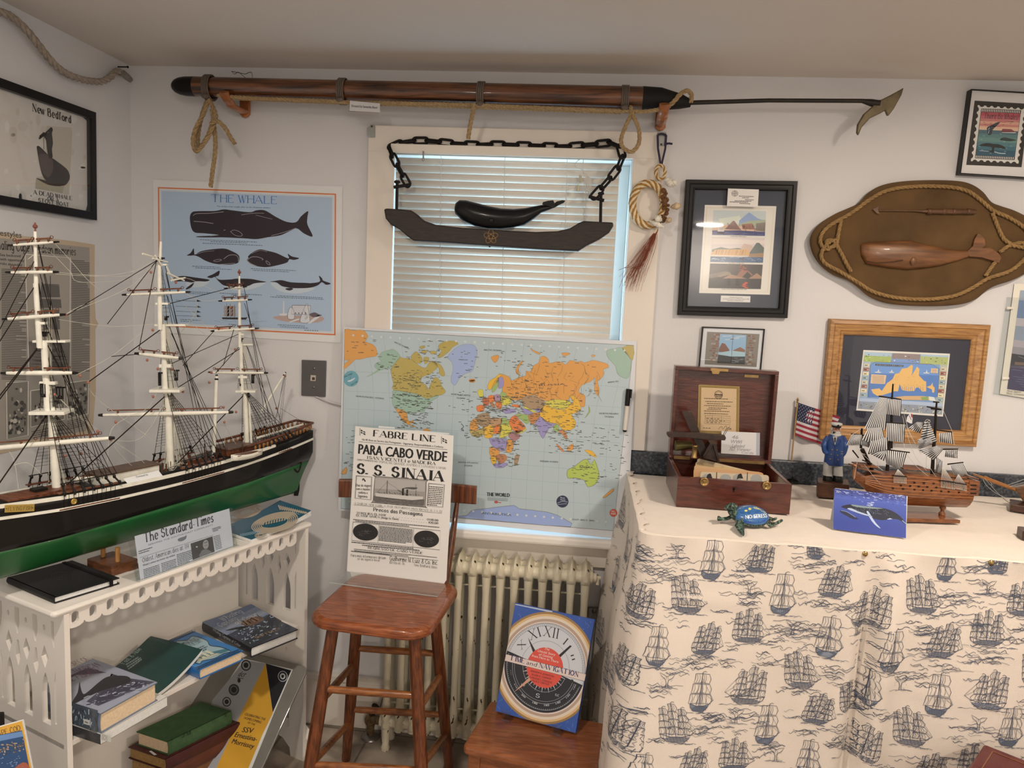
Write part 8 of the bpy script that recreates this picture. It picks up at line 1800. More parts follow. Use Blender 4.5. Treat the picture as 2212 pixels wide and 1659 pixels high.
def view_box():
 zb = CT+.001; A, B = LZ(170,1378, zb), LZ(1215,1455, zb); ax = V((1,0,0)); w = B.x-A.x; yf = (A.y+B.y)/2; zt = LW(190,1105, yf).z; yb = yf+.275; x0, x1 = A.x, B.x; th = .011
 root = thing('viewer_box', ((x0+x1)/2, yf+.13, zb), 'open mahogany box with lid up at left end of counter', 'box')
 M().box((x0, yf, zb),(x1, yf+th, zt)).box((x0, yb-th, zb),(x1, yb, zt)).box((x0, yf+th, zb),(x0+th, yb-th, zt)).box((x1-th, yf+th, zb),(x1, yb-th, zt)).box((x0+th, yf+th, zb),(x1-th, yb-th, zb+.006)).build('box_body', MMAH, root, bevel=.0012)
 lt = LW(125,83, yb-.03).z; lf, lb = yb-.036, yb+.006
 lid = M().box((x0, lb-.007, zt+.003),(x1, lb, lt)).box((x0, lf, lt-.011),(x1, lb-.007, lt)).box((x0, lf, zt+.003),(x1, lb-.007, zt+.014)).box((x0, lf, zt+.014),(x0+.011, lb-.007, lt-.011)).box((x1-.011, lf, zt+.014),(x1, lb-.007, lt-.011)).build('lid', MMAH, root, bevel=.0012)
 hp = lambda x, y: LW(x, y, lf-.0008)
 for a, b_ in (((155,880),(300,912)),((560,912),(985,955))): P, Q_ = hp(*a), hp(*b_); M().box((P.x, lf-.003, zt+.001),(Q_.x, lf, zt+.010)).build('hinge', MBRASS, lid)
 P, Q_ = hp(490,112), hp(650,145); M().box((P.x, lf-.002, lt-.009),(Q_.x, lf, lt-.001)).build('lock_plate', MBRASS, lid); P, Q_ = hp(498,140), hp(572,172); M().prism([V((P.x, lf-.001, lt-.009)), V((Q_.x, lf-.001, lt-.009)), V((Q_.x-.003, lf-.001, lt-.018)), V((P.x+.003, lf-.001, lt-.018))], (0,.003,0)).build('lock_hasp', MBRASS, lid)
 P = LW(800,178, lb-.010); M().box((P.x, lb-.0105, P.z-.004),(P.x+.042, lb-.008, P.z+.004)).build('label_plate', MBRASS, lid)
 for x, y in ((430,1147),(1000,1182)): q = LW(x, y, yf-.001); M().lathe(V((q.x, yf+.0005, q.z)),(0,-1,0), [(0,.0108),(.004,.0122),(.009,.0120),(.0095,.0085),(.006,.007),(.0065,.003),(.011,.0022)], 20).build('knob', MBRASS, root)
 q = LW(703,1215, yf-.0004); M().lathe(V((q.x, yf-.0001, q.z)),(0,-1,0), [(0,.0036),(.0008,.0034)], 12).prism([V((q.x-.0015, yf-.0009, q.z)), V((q.x+.0015, yf-.0009, q.z)), V((q.x+.0026, yf-.0009, q.z-.009)), V((q.x-.0026, yf-.0009, q.z-.009))], (0,.0009,0)).build('keyhole', mat('keyhole_dark', (.01,.005,.004),.7), root)
 # framed certificate fixed in the lid
 pl = Plane((0, lb-.0085,0),(0,-1,0)); c = Canvas(pl, 1420,770,4.253); fr = [(383,262),(752,278),(746,712),(372,700)]
 c.poly(fr, '#8d6f3a'); c.up(); c.line(fr, 8, '#a58a4c', closed=True); c.poly([(404,284),(728,298),(722,692),(396,680)], '#c9a67c'); c.up(); rd = random.Random(6)
 for k in range(70): c.ell((rd.uniform(404,722), rd.uniform(290,685)), rd.uniform(1,3), rd.uniform(1,3), '#8a6238', 6)
 c.ring((562,352),36,36,5, '#4a3a28', 28); c.ring((562,352),26,26,3, '#4a3a28', 24); c.line([(530,350),(596,354)], 12, '#4a3a28'); c.line([(536,366),(590,369)], 6, '#4a3a28')
 for y, x0, x1 in ((385,430,700),(412,440,700),(432,455,695),(450,430,690),(470,470,655),(484,455,650),(500,430,690),(522,430,650)): c.greek((x0, y),(x1, y+8),1,(0,0),6, '#4a3a28', rd, step=24)
 c.line([(440,540),(672,550),(668,626),(436,616)], 2.5, '#4a3a28', closed=True)
 for k in range(3): c.line([(440,558+18*k),(670,568+18*k)], 1.8, '#4a3a28'); c.greek((450,568+18*k),(650,577+18*k),1,(0,0),5, '#4a3a28', rd, step=30, gap=.4)
 c.line([(505,542),(502,618)], 1.8, '#4a3a28'); c.line([(590,545),(586,622)], 1.8, '#4a3a28'); c.line([(560,668),(590,640),(600,668),(630,636),(640,660),(668,640)], 3, '#3a2a1c', 3); c.greek((420,655),(540,662),1,(0,0),5, '#4a3a28', rd, step=24, gap=.3)
 c.build('certificate', MPRINT, lid)
 # handwritten note leaning in the lid
 pl = Plane((0, lf-.0015,0),(0,-1,0)); c = Canvas(pl, 1420,770,4.253); c.poly([(590,686),(942,702),(940,910),(585,890)], '#d3c8bd'); c.up(); c.poly([(910,701),(942,702),(940,910),(908,907)], '#a8a3a4'); c.up()
 for t, x0, y0, x1, y1, h_ in (('46', 680,756,740,758,34),('WWI', 668,794,770,800,30),('Labeled', 682,834,796,838,32),('3D Viewer', 656,862,855,872,32),('Cards', 770,890,880,897,20)): c.text(t, (x0, y0),(x1, y1), h_, '#8d857e', slant=.25)
 tag(c.build('handwritten_note', MPRINT), 'white handwritten note leaning inside open lid of mahogany box', 'note')
 # stereo cards, standing tilted in the box front
 rdc = random.Random(9); mcard = printed('card_stock', .7)
 specs = [((365,938),(865,1052),1120, yf+.085, '#cfb48c', 'hindmost stereo card in the mahogany box, tilted highest to the left'),((350,968),(905,1058),1120, yf+.072, '#c8a878', 'second stereo card from the back of the mahogany box'),((338,1000),(958,1062),1120, yf+.059, '#c9a070', 'third stereo card from back in the mahogany box, orange-tan'),((333,1030),(975,1066),1130, yf+.046, '#c99868', 'fourth stereo card from back in the mahogany box, deep tan'),((395,1060),(1025,1090),1190, yf+.026, '#cdb595', 'front stereo card in the mahogany box with two arched pictures')]
 for (a, b_, ybot, Y, col, lb_) in specs:
  pl = Plane((0, Y, 0),(0,-1,.12)); c = Canvas(pl, 1420,770,4.253, step=.0002)
  r_ = 22; P = [(a[0], a[1]+r_),(a[0]+5, a[1]+6),(a[0]+r_, a[1]),(b_[0]-r_, b_[1]),(b_[0]-5, b_[1]+8),(b_[0], b_[1]+r_)]
  back = [c.h(p) for p in P+[(b_[0]-2, ybot+120),(a[0]-2, ybot+80)]]; zmin = zb+.0075
  Q_ = [p if p.z > zmin else p+pl.uy*((zmin-p.z)/pl.uy.z) for p in back]
  c.m.prism([p-pl.n*.0018 for p in Q_], pl.n*.0017, col=col); c._put(Q_, [tuple(range(len(Q_)))], col); c.up()
  if col == '#cdb595':
   for cx_ in (508,790):
    for sx in (-62,62): c.poly([(cx_+sx*1.9+k_, y_) for k_, y_ in ((-55,1150),(-50,1108),(-30,1088),(0,1082),(30,1088),(50,1108),(55,1152))][:7] if sx > 0 else [(cx_-60+k_, y_) for k_, y_ in ((-40,1150),(-36,1100),(-10,1082),(38,1078),(38,1150))], '#a49d90')
    c.up(); c.poly([(cx_-50,1090),(cx_-30,1076),(cx_-16,1080),(cx_-10,1100),(cx_-4,1122),(cx_-40,1118),(cx_-60,1130)], '#2a2622', 2); c.poly([(cx_+34,1064),(cx_+41,1064),(cx_+38,1140),(cx_+31,1138)], '#33302b'); c.L -= 1
  elif 'hindmost' in lb_: c.poly([(418,985),(500,1000),(500,1012),(418,1000)], '#3a352e'); c.greek((510,1000),(585,1016),1,(0,0),4, '#6b5b45', rdc, step=16)
  o_ = c.m.build('stereo_card', mcard); tag(o_, lb_, 'card', 'stereo cards in the mahogany box')
 # stereoscope viewer lying in the box
 sv_ = thing('stereoscope', LW(430,900, yf+.15), 'dark wooden hand stereoscope lying across back of open mahogany box', 'viewer')
 mw = wood('dark_viewer_wood', '#3a241a', '#20120c', .45,16,(4,4,4),.1); d0 = yf+.17; mi = mat('wire_iron', (.03,.025,.02),.5,.6)
 def blk(pts, d, t, nm, m_=mw): o_ = M().prism([LW(x, y, d) for x, y in pts], (0, t, 0)).build(nm, m_, sv_, bevel=.001); return o_
 blk([(230,508),(305,510),(322,516),(470,900),(440,930),(395,930),(350,800),(225,512)], d0+.030,.012, 'slide_bar'); blk([(88,702),(100,697),(330,700),(520,715),(622,728),(632,750),(622,772),(480,768),(250,745),(105,742),(90,725)], d0-.004,.016, 'card_holder')
 blk([(418,915),(485,798),(540,800),(575,975),(560,985),(512,820),(425,930)], d0+.006,.05, 'septum'); blk([(512,812),(525,812),(577,972),(420,935)], d0+.012,.004, 'septum_panel')
 for q in ([(140,705),(170,640),(172,625),(150,615)], [(600,728),(635,665),(650,656),(680,664),(676,672),(648,668),(610,735)]): M().tube([LW(x, y, d0) for x, y in q], .0008,6).build('card_wire', mi, sv_)
 q = LW(338,930, d0-.006); zt2 = LW(338,815, d0-.006).z; M().lathe(q, (0,0,1), [(0,.0092),(.002,.0095),(.004,.0080),(zt2-q.z-.006,.0078),(zt2-q.z-.004,.0088),(zt2-q.z, .0088),(zt2-q.z, .006)], 16).build('brass_barrel', MBRASS, sv_)
 a, b_ = LW(165,820, d0+.045), LW(320,815, d0+.05); M().tube([a, b_], [.016,.011], 16).build('lens_tube', mat('green_brass', (.12,.11,.04),.4,.6, var=.3), sv_)
view_box()
def turtle():
 J2 = lambda x, y, z: LZ(x, y, z); z0 = CT+.0005
 ctr = (J2(850,1560, z0)+J2(870,1500, z0))/2; ctr = LZ(860,1555, z0)+V((0,.012,0))
 root = thing('turtle_figurine', ctr, 'small painted sea turtle figurine with blue and yellow shell on counter front', 'figurine')
 ax = V((.985,.17,0)).normalized(); ay = V((-ax.y, ax.x, 0)); sc = 1.0
 mg, nt, b = _nt('turtle_skin'); t = _tex(nt, 'ShaderNodeTexVoronoi', 190.); r = _ramp(nt, t.outputs['Distance'], [(.25,(.012,.026,.022)),(.55,(.03,.065,.05)),(.75,(.14,.22,.17))]); nt.links.new(r.outputs[0], b.inputs['Base Color']); b.inputs['Roughness'].default_value = .5; _bump(nt, b, t.outputs['Distance'], .0012)
 tilt = .25; sz = (ay*-.35+V((0,0,1))).normalized(); sy = sz.cross(ax); sc_ = ctr+V((0,0,.022))
 M().ball(sc_-V((0,0,.004)),.048,.036,.014,20,8,(ax, sy, sz)).build('body', mg, root)
 RX_, RY_, RZ_ = .0475,.037,.024
 M().loft([[sc_+ax*(RX_*cos(q)*cos(e))+sy*(RY_*sin(q)*cos(e))+sz*(RZ_*sin(e)) for q in [2*pi*i/28 for i in range(28)]] for e in [pi/2*k/8 for k in range(8)]+[pi/2*.985]]).build('shell', mat('shell_blue', '#33608f', .3, coat=.4), root)
 # shell paint projected on the dome
 pl = Plane(sc_+sz*.03,(V(CAM)-sc_).normalized(),(1,0,0));
 def fn(p):
  d = (p-CAM).normalized(); o = CAM-sc_; D = V((d.dot(ax)/RX_, d.dot(sy)/RY_, d.dot(sz)/RZ_)); O = V((o.dot(ax)/RX_, o.dot(sy)/RY_, o.dot(sz)/RZ_))
  A, B, C_ = D.dot(D),2*D.dot(O), O.dot(O)-1; k = max(0, B*B-4*A*C_); t_ = (-B-sqrt(k))/(2*A); lay = (p-pl.o).dot(pl.n); return CAM+d*(t_-.0003-lay*1.2)
 c = Canvas(pl, 1420,770,4.253, step=.00025, fn=fn)
 c.poly([(735,1405),(790,1392),(850,1384),(900,1392),(950,1412),(985,1440),(900,1446),(820,1450),(760,1448)], '#5f9cc4', 2); c.poly([(770,1500),(860,1520),(960,1510),(1000,1490),(985,1520),(900,1535),(820,1530)], '#234a92', 2); c.up()
 for p in ([(742,1404),(790,1380),(850,1372),(915,1382),(900,1392),(850,1388),(800,1396)], [(800,1415),(812,1408),(828,1412),(824,1424),(808,1426)], [(836,1396),(850,1390),(864,1398),(858,1410),(840,1410)], [(880,1385),(930,1395),(940,1405),(900,1400)], [(940,1400),(985,1425),(995,1440),(960,1425)]): c.poly(p, '#d9c565', 2)
 c.text('NO STRESS', (812,1492),(1010,1478),36, '#d9d4c8', bold=2.2)
 for x, y in ((760,1440),(830,1436),(900,1430)): c.greek((x, y),(x+50, y-6),1,(0,0),5, '#26406a', random.Random(1), step=16)
 c.ring((900,1505),90,24,3, '#1f4488', 20,10,170); c.line([(860,1500),(850,1530)], 3, '#1f4488'); c.line([(930,1505),(935,1530)], 3, '#1f4488')
 c.build('shell_paint', MGLOSSP, root)
 hd = sc_-ax*.058+V((0,0,.026))+ay*-.006
 M().tube(smooth([sc_-ax*.030+V((0,0,-.004)), sc_-ax*.044+V((0,0,.004)), sc_-ax*.054+V((0,0,.018))-ay*.003], 4), [.0135]*4+[.012]*4+[.0105], 12).build('neck', mg, root)
 M().ball(hd+ax*.004,.0150,.0100,.0105,14,8,(ax, ay, V((0,0,1)))).ball(hd-ax*.010-V((0,0,.003)),.0070,.0065,.0060,10,6,(ax, ay, V((0,0,1)))).build('head', mg, root)
 for s in (-1,1): M().ball(hd-ax*.004+ay*(s*.0082)+V((0,0,.003)),.0024,.0024,.0024,8,5).build('eye', mat('eye_black', (.004,.004,.004),.15), root)
 def flip(pts, ws, t_):
  R_ = []
  for p, w_ in zip(pts, ws):
   R_.append([p+ax*(w_*cos(q))*.9+ay*(w_*cos(q))*.4+V((0,0, t_*sin(q))) for q in [2*pi*i/10 for i in range(10)]])
  M().loft(R_).build('flipper', mg, root)
 P = lambda x, y, z: LZ(x, y, z0+z)
 flip([sc_-ax*.025-ay*.022, P(745,1545,.010), P(765,1585,.006), P(790,1635,.004)], [.010,.014,.013,.004], .005)
 flip([sc_-ax*.028+ay*.020, P(640,1490,.012), P(575,1495,.012), P(560,1480,.012)], [.010,.012,.010,.004], .005)
 flip([sc_+ax*.032-ay*.014, P(1040,1550,.008), P(1100,1530,.010), P(1135,1510,.014)], [.010,.009,.012,.008], .0045)
 flip([sc_+ax*.03+ay*.022, P(1060,1500,.008), P(1090,1490,.008)], [.008,.009,.004], .004)
turtle()
KZ = lambda x, y, z: pZ(1700+x/4.32,820+y/4.32, z)
KY = lambda x, y, Y: pY(1700+x/4.32,820+y/4.32, Y)
def flag():
 o = KZ(40,955, CT); Y = o.y; root = thing('table_flag', o, 'small stars and stripes flag on wooden stick standing behind sailor figurine', 'flag')
 mk = mat('black_base', (.012,.012,.012),.35)
 M().lathe(V((o.x, Y, CT+.0005)),(0,0,1), [(0,.024),(.004,.024),(.009,.018),(.012,.007),(.022,.006)], 20).build('base', mk, root)
 A, B = V((o.x-.006, Y, CT+.012)), KY(98,215, Y); M().cyl(A, B, .0026,.0024,8).build('stick', wood('pale_stick', '#b58a5c', '#9a713f', .5,30,(8,8,1)), root)
 d = (B-A).normalized(); M().lathe(B, d, [(0,.0036),(.003,.0036),(.004,.0025),(.008,.0040),(.014,.0022),(.017,.0005)], 10).build('finial', MBRASS, root)
 pl = Plane((0, Y-.002,0),(0,-1,0))
 def fn(p): q = (p.x-B.x); return p+V((0,-.010*sin(q*60)*min(1, q*20)+.02*q, 0))
 c = Canvas(pl, 1700,820,4.32, fn=fn); Q = quad_ab((106,215),(490,345),(345,618),(78,520)); R_, W_ = '#8e2533', '#c4b5ac'
 n = 14
 for k in range(13):
  for i in range(n): a, b_ = i/n, (i+1)/n; c.poly([Q(a, k/13), Q(b_, k/13), Q(b_, (k+1)/13), Q(a, (k+1)/13)], W_ if k % 2 else R_)
 c.up()
 for i in range(6): a, b_ = .42*i/6,.42*(i+1)/6; c.poly([Q(a, 0), Q(b_, 0), Q(b_, 7/13), Q(a, 7/13)], '#22263f')
 c.up()
 for r in range(9):
  for k in range(6 if r % 2 == 0 else 5):
   x, y = Q(.42*((k+.5+(.5 if r % 2 else 0))/6.),(r+.75)/9.6*7/13); s = 5; c.poly([(x+s*(1 if j % 2 == 0 else .42)*sin(pi*j/5), y-s*(1 if j % 2 == 0 else .42)*cos(pi*j/5)) for j in range(10)], '#cfc6bd')
 c.build('flag_cloth', printed('flag_cloth_print', .8), root)
flag()
def captain():
 zb = CT+.0005; A, B = KZ(280,1100, zb), KZ(562,1112, zb); y0 = (A.y+B.y)/2; w = B.x-A.x; zt = KY(290,935, y0+.02).z-.004
 root = thing('sailor_figurine', ((A.x+B.x)/2, y0+.035, zb), 'carved wooden sea captain figurine in blue coat standing on brown block', 'figurine')
 ax = V((1,-.06,0)).normalized(); M().rbox(V((A.x, y0, zb)), ax*w, V((.02,.075,0)), V((0,0, zt-zb)),.004).build('block', wood('block_wood', '#5c3620', '#3f2312', .45,14,(2,9,9)), root, bevel=.002)
 D = y0+.036; F = lambda x, y, d=0.: KY(x, y, D+d)
 mb = mat('navy_coat_paint', '#27406e', .45, var=.12, vs=60, bump=.0003, bs=200); mw = mat('white_trouser_paint', '#b9b0a2', .5, var=.1, vs=70); mk = mat('black_shoe_paint', (.012,.012,.012),.4); ms = mat('face_paint', '#b0745a', .5); mh = mat('white_beard_paint', '#bdb3a6', .6, var=.1, vs=90); mgd = mat('gold_button', (.5,.36,.16),.3,.8)
 def body(rows, nm, m_, n=16):     # rows: x0,x1,y, depth half
  R_ = []
  for x0, x1, y, dp in rows:
   a, b_ = F(x0, y), F(x1, y); c_ = (a+b_)/2; hw = (b_-a).length/2; R_.append([c_+V((hw*math.copysign(abs(cos(q))**.8, cos(q)), dp*sin(q),0)) for q in [2*pi*i/n for i in range(n)]])
  return M().loft(R_).build(nm, m_, root)
 for x0, x1 in ((335,425),(425,522)):
  body([(x0+3, x1-3,958,.016),(x0, x1-2,945,.018),(x0+4, x1-4,915,.014),(x0+10, x1-12,895,.011)], 'shoe', mk); body([(x0, x1-2,892,.016),(x0+4, x1-5,840,.015),(x0+8, x1-8,785,.015),(x0+8, x1-6,770,.014)], 'trouser_leg', mw)
 body([(346,522,795,.019),(344,526,780,.021),(352,528,720,.020),(362,535,660,.020),(360,538,600,.020),(372,530,555,.019),(392,512,520,.016),(412,490,500,.011)], 'coat', mb, 20)
 for s, q in ((-1, [(386,535),(358,580),(346,620),(352,665),(372,685)]),(1, [(515,535),(538,580),(545,630),(532,680),(512,705)])): M().tube(smooth([F(x, y, -.006 if i > 1 else 0) for i, (x, y) in enumerate(q)], 4), [.0075+.0012*(i < 9) for i in range(17)], 10).build('sleeve', mb, root)
 pf = Plane((0, D-.0205,0),(0,-1,0)); c = Canvas(pf, 1700,820,4.32); c.poly([(428,530),(470,530),(452,600),(448,612)], '#b9b0a2'); c.up(); c.poly([(440,540),(456,540),(454,580),(448,592),(442,580)], '#1c1c20'); c.line([(448,612),(440,790)], 3, '#1b2c50'); c.line([(425,535),(395,580),(445,625)], 4, '#1b2c50'); c.line([(472,535),(505,580),(455,625)], 4, '#1b2c50')
 for y in (620,640): c.line([(500, y+50),(522, y+54)], 3, '#b3925a')
 c.build('shirt_front', MPRINT, root)
 for x, y in ((422,655),(466,658),(414,698),(472,706),(404,742),(477,748)): M().lathe(F(x, y, -.0205),(0,-1,0), [(0,.0024),(.0012,.002),(.002,.0008)], 10).build('button', mgd, root)
 hc = F(458,465); hd_ = M().ball(hc, .0125,.0125,.0150,14,9).ball(hc+V((0,-.0128,-.001)),.0032,.0035,.0035,8,5).build('head', ms, root)
 M().ball(hc+V((-.0005,-.004,-.0095)),.0128,.0115,.0085,14,7).ball(hc+V((-.0115,.003,0)),.0036,.007,.009,8,5).ball(hc+V((.0115,.003,0)),.0036,.007,.009,8,5).ball(hc+V((0,-.0122,-.0045)),.0075,.0032,.0022,8,5).build('beard', mh, hd_)
 for s in (-1,1): M().ball(hc+V((s*.0048,-.0118,.0032)),.0013,.001,.0013,6,4).build('eye', mat('figurine_eye', (.01,.01,.01),.4), hd_)
 cap_ = M().lathe(hc+V((0,0,.0085)),(0,0,1), [(0,.0132),(.004,.0138),(.006,.0165),(.010,.0170),(.012,.014),(.0128,.003)], 18).build('cap', mh, root)
 M().lathe(hc+V((0,0,.0078)),(0,0,1), [(0,.0136),(.0042,.0141)], 18).ball(hc+V((0,-.0135,.0085)),.0105,.006,.0014,12,5).build('cap_band', mk, cap_)
 M().ball(hc+V((0,-.0158,.0155)),.0038,.0012,.0030,8,5).build('cap_badge', mk, cap_)
 M().tube([hc+V((-.003,-.0125,-.006)), hc+V((-.011,-.0175,-.0075))], .0011,6).lathe(hc+V((-.0118,-.018,-.0095)),(0,0,1), [(0,.0022),(.0058,.0028),(.0058,.0018)], 8).build('pipe', mk, root)
 M().tube([hc+V((.0125*cos(t),.0125*sin(t),-.0165)) for t in [2*pi*i/14 for i in range(14)]], .0048,7, closed=True).build('scarf', mh, root)
captain()
def striped_ship():
 zb = CT+.0005; a, b_ = KZ(1110,1330, zb), KZ(1618,1345, zb); ax = (b_-a); ax.z = 0; ax.normalize(); ay = V((-ax.y, ax.x, 0)); D = 0.
 o = a+ay*.045; pc = Plane(o, -ay, ax); F = lambda x, y, d=0.: pc.off(-d).hit(1700+x/4.32,820+y/4.32)
 root = thing('model_ship', V((b_.x-.1, b_.y+.03, zb)), 'small wooden warship model with black and white striped sails on counter', 'model ship')
 mw = wood('varnished_hull', '#8a4f28', '#5c2f14', .3,14,(2,14,14),.4); mk = mat('black_spar', (.015,.010,.008),.45); ml = mat('light_hull_wood', '#a8693a', .35, var=.15, vs=20); mth = mat('pale_thread', '#b9ad9c', .8); mdk = mat('gun_port_dark', (.012,.009,.008),.6)
 # base plank with two turned posts
 f = lambda x, y, z=zb: KZ(x, y, z)
 bl = a-ax*.135; L = (b_-a).length+.135
 M().prism([bl, bl+ax*L, bl+ax*(L-.028)+ay*.075, bl+ay*.075], (0,0,.010)).build('base', mw, root, bevel=.002)
 kz = F(1445,1160).z
 for x in (1445,930): q = F(x, 1270); q.z = zb+.010; h = F(x, 1172).z-q.z+.006; M().lathe(q, (0,0,1), [(0,.0085),(h*.15,.0095),(h*.3,.0055),(h*.45,.0050),(h*.6,.0090),(h*.75,.0075),(h*.85,.0045),(h, .0060)], 14).build('post', mw, root)
 # hull: side outline stations (x, top y, bottom y)
 st = [(620,850,930,.003),(655,862,965,.008),(700,890,1000,.016),(760,868,1060,.024),(850,872,1110,.029),(960,868,1150,.031),(1100,868,1168,.032),(1300,885,1178,.032),(1500,905,1186,.031),(1670,920,1190,.028)]
 R_ = []; X_ = lambda i: st[i][0]
 for x, t, b2, hw in st:
  A, B = F(x, t), F(x, b2); h = (A-B).length; R_.append([B+V((0,0, h*s))+ay*(k*hw) for s, k in ((0,-.12),(.12,-.55),(.32,-.92),(.55,-1),(.8,-.95),(1,-.86),(1,.86),(.8,.95),(.55,1),(.32,.92),(.12,.55),(0,.12))])
 M().loft(R_, smooth=False).build('hull', mw, root)
 for k, fy in enumerate((.42,.52,.62,.72,.84,.95)):
  P = []
  for x, t, b2, hw in st[2:]:
   A, B = F(x, t), F(x, b2); p = B+(A-B)*fy; P.append(p-ay*(hw*(.97 if fy < .7 else .95)+.001))
  M().tube(P, .0011,5).build('wale_strip', ml, root)
 for k, (y0, dy, xs) in enumerate(((955,.035,(1190,1280,1370,1460,1560)),(985,.05,(1065,1150,1230,1310,1395,1480,1570,1650)),(1015,.06,(990,1085,1190,1270,1350,1440,1510,1605)))):
  for x in xs:
   y = y0+(x-1000)*dy; p = F(x, y, -.0325); o_ = M().obox(p-ax*.0022-V((0,0,.002)), ax*.0044, V((0,0,.004)),-ay*.0012).build('gun_port', mdk, root)
 # stern gallery box, figurehead post, deck rails
 q = F(1690,1085,-.03); M().obox(q, ax*.030, ay*.06, V((0,0,.042))).build('stern_gallery', mw, root, bevel=.001)
 for y in (985,1022,1060): p = F(1712, y, -.0305); M().obox(p-V((0,0,.0015)), ax*.017, V((0,0,.003)),-ay*.0008).build('gallery_window', mdk, root)
 M().lathe(F(632,850),(-.05,0,1), [(-.02,.004),(0,.005),(.006,.003),(.010,.005),(.013,.0055),(.017,.003),(.019,.0012)], 10).build('figurehead', ml, root)
 for x0, y0, x1, y1 in ((660,830,900,880),(1090,838,1330,850),(690,815,860,825),(1480,905,1680,925),(1690,905,1790,935)): M().obox(F(x0, y0,-.026), F(x1, y1,-.026)-F(x0, y0,-.026), ay*.052, V((0,0,.003))).build('deck_rail', mw, root)
 # masts, yards
 for x0, y0, x1, y1, r in ((935,850,972,430,.0050),(972,640,980,160,.0042),(978,200,990,40,.0026),(1355,880,1372,560,.0052),(1372,640,1390,330,.0042),(1384,350,1398,205,.0030),(690,640,698,455,.0036),(700,650,800,850,.0058)): M().cyl(F(x0, y0), F(x1, y1), r, r*.8,8).build('mast', mk, root)
 for x0, y0, x1, y1 in ((860,155,1065,185),(925,402,1105,412),(900,650,1145,680),(1345,272,1440,282),(1366,208,1420,212),(600,508,720,520),(600,605,760,590),(760,690,900,640),(1450,650,1595,648),(1500,790,1645,772),(1400,470,1545,490),(612,660,668,730)): M().cyl(F(x0, y0,-.006), F(x1, y1,-.006),.0022,.0018,6).build('yard', mk, root)
 M().obox(F(1352,270,-.012), F(1442,282,-.012)-F(1352,270,-.012), ay*.024, V((0,0,.003))).build('fighting_top', mk, root); M().obox(F(735,770,-.01), F(795,790,-.01)-F(735,770,-.01), ay*.02, V((0,0,.003))).build('fighting_top', mk, root)
 # striped sails: grids bulging towards the viewer, black and white stripes
 msail = printed('striped_sailcloth', .8)
 def sail(q, n, vertical=True, bulge=.010, d=-.008, wav=0.):
  Qs = quad_ab(*q); mm = M(); nu, nv = n*2,8
  if not vertical: nu, nv = 8, n*2
  for i in range(nu):
   for j in range(nv):
    P = []
    for a, b2 in ((i, j),(i+1, j),(i+1, j+1),(i, j+1)):
     u, v = a/nu, b2/nv; x, y = Qs(u, v); P.append(F(x, y, d-bulge*sin(pi*min(1, v*.9+.05))*sin(pi*(.1+.8*u))-wav*sin(u*9+v*5)))
    k = i if vertical else j; mm.add(P, [(0,3,2,1)], col='#2d2723' if k % 2 else '#cdc4ba', smooth=True)
  mm.build('sail', msail, root)
 sail([(945,180),(1068,190),(1062,340),(928,322)], 8); sail([(932,405),(1102,418),(1094,590),(925,568)], 10); sail([(900,655),(1120,682),(1075,838),(925,790)], 11, bulge=.014)
 sail([(868,165),(940,172),(920,470),(722,458)], 10, bulge=.012, d=-.016); sail([(760,452),(885,445),(940,660),(700,560)], 10, bulge=.012, d=-.020); sail([(800,545),(935,540),(945,650),(745,690)], 9, bulge=.012, d=-.024); sail([(900,652),(930,660),(905,760),(770,690)], 6, bulge=.008, d=-.018)
 sail([(605,512),(700,515),(705,600),(555,612)], 9, bulge=.012); sail([(700,530),(760,560),(780,640),(690,610)], 6, bulge=.01)
 sail([(1420,500),(1535,492),(1550,600),(1420,580)], 7, bulge=.012); sail([(1475,662),(1590,658),(1590,735),(1470,720)], 7, bulge=.012, wav=.004); sail([(1520,800),(1640,780),(1690,880),(1575,925)], 10, bulge=.014); sail([(1390,720),(1450,760),(1440,880),(1385,860)], 5, bulge=.008, wav=.004)
 sail([(1280,395),(1330,400),(1400,580),(1225,640)], 10, False, bulge=.022, d=-.016, wav=.006); sail([(1130,455),(1215,395),(1280,400),(1240,500)], 6, False, bulge=.016, d=-.02, wav=.006); sail([(1215,560),(1340,540),(1360,600),(1235,645)], 6, False, bulge=.018, d=-.026, wav=.007); sail([(1225,655),(1400,620),(1460,650),(1370,755)], 8, False, bulge=.018, d=-.022, wav=.006)
 c = Canvas(pc.off(.012),1700,820,4.32); c.poly([(1120,350),(1150,315),(1175,325),(1168,410),(1150,408),(1114,390)], '#c9c0b6'); c.up(); c.poly([(1155,318),(1176,325),(1170,360),(1158,345)], '#8e3a3a'); c.line([(1140,335),(1160,375)], 6, '#7a4448'); c.build('ensign', MPRINT, root)
 b = M(); rd = random.Random(4)
 for pts in ([(690,460),(600,520)], [(660,740),(625,930)], [(720,790),(830,930),(940,1045)], [(700,690),(800,780),(900,850)], [(1080,340),(1110,480),(1190,700),(1300,850)], [(1075,250),(1150,520),(1220,620)], [(1105,420),(1200,600),(1250,690)], [(1120,700),(1220,820),(1420,980)], [(1340,830),(1400,910),(1500,935),(1590,930),(1620,1000)], [(1300,420),(1305,600),(1300,830)], [(1010,610),(1190,605)], [(1240,470),(1300,400),(1335,375)], [(1425,210),(1545,490)], [(1545,490),(1560,610)], [(1590,740),(1560,700),(1600,710)], [(1090,590),(1098,660)], [(640,610),(690,680),(730,700)], [(1280,400),(1310,370),(1340,395)], [(840,760),(860,820),(900,850)]): b.tube(smooth([F(x, y, -.026) for x, y in pts], 5),.0006,4, caps=False)
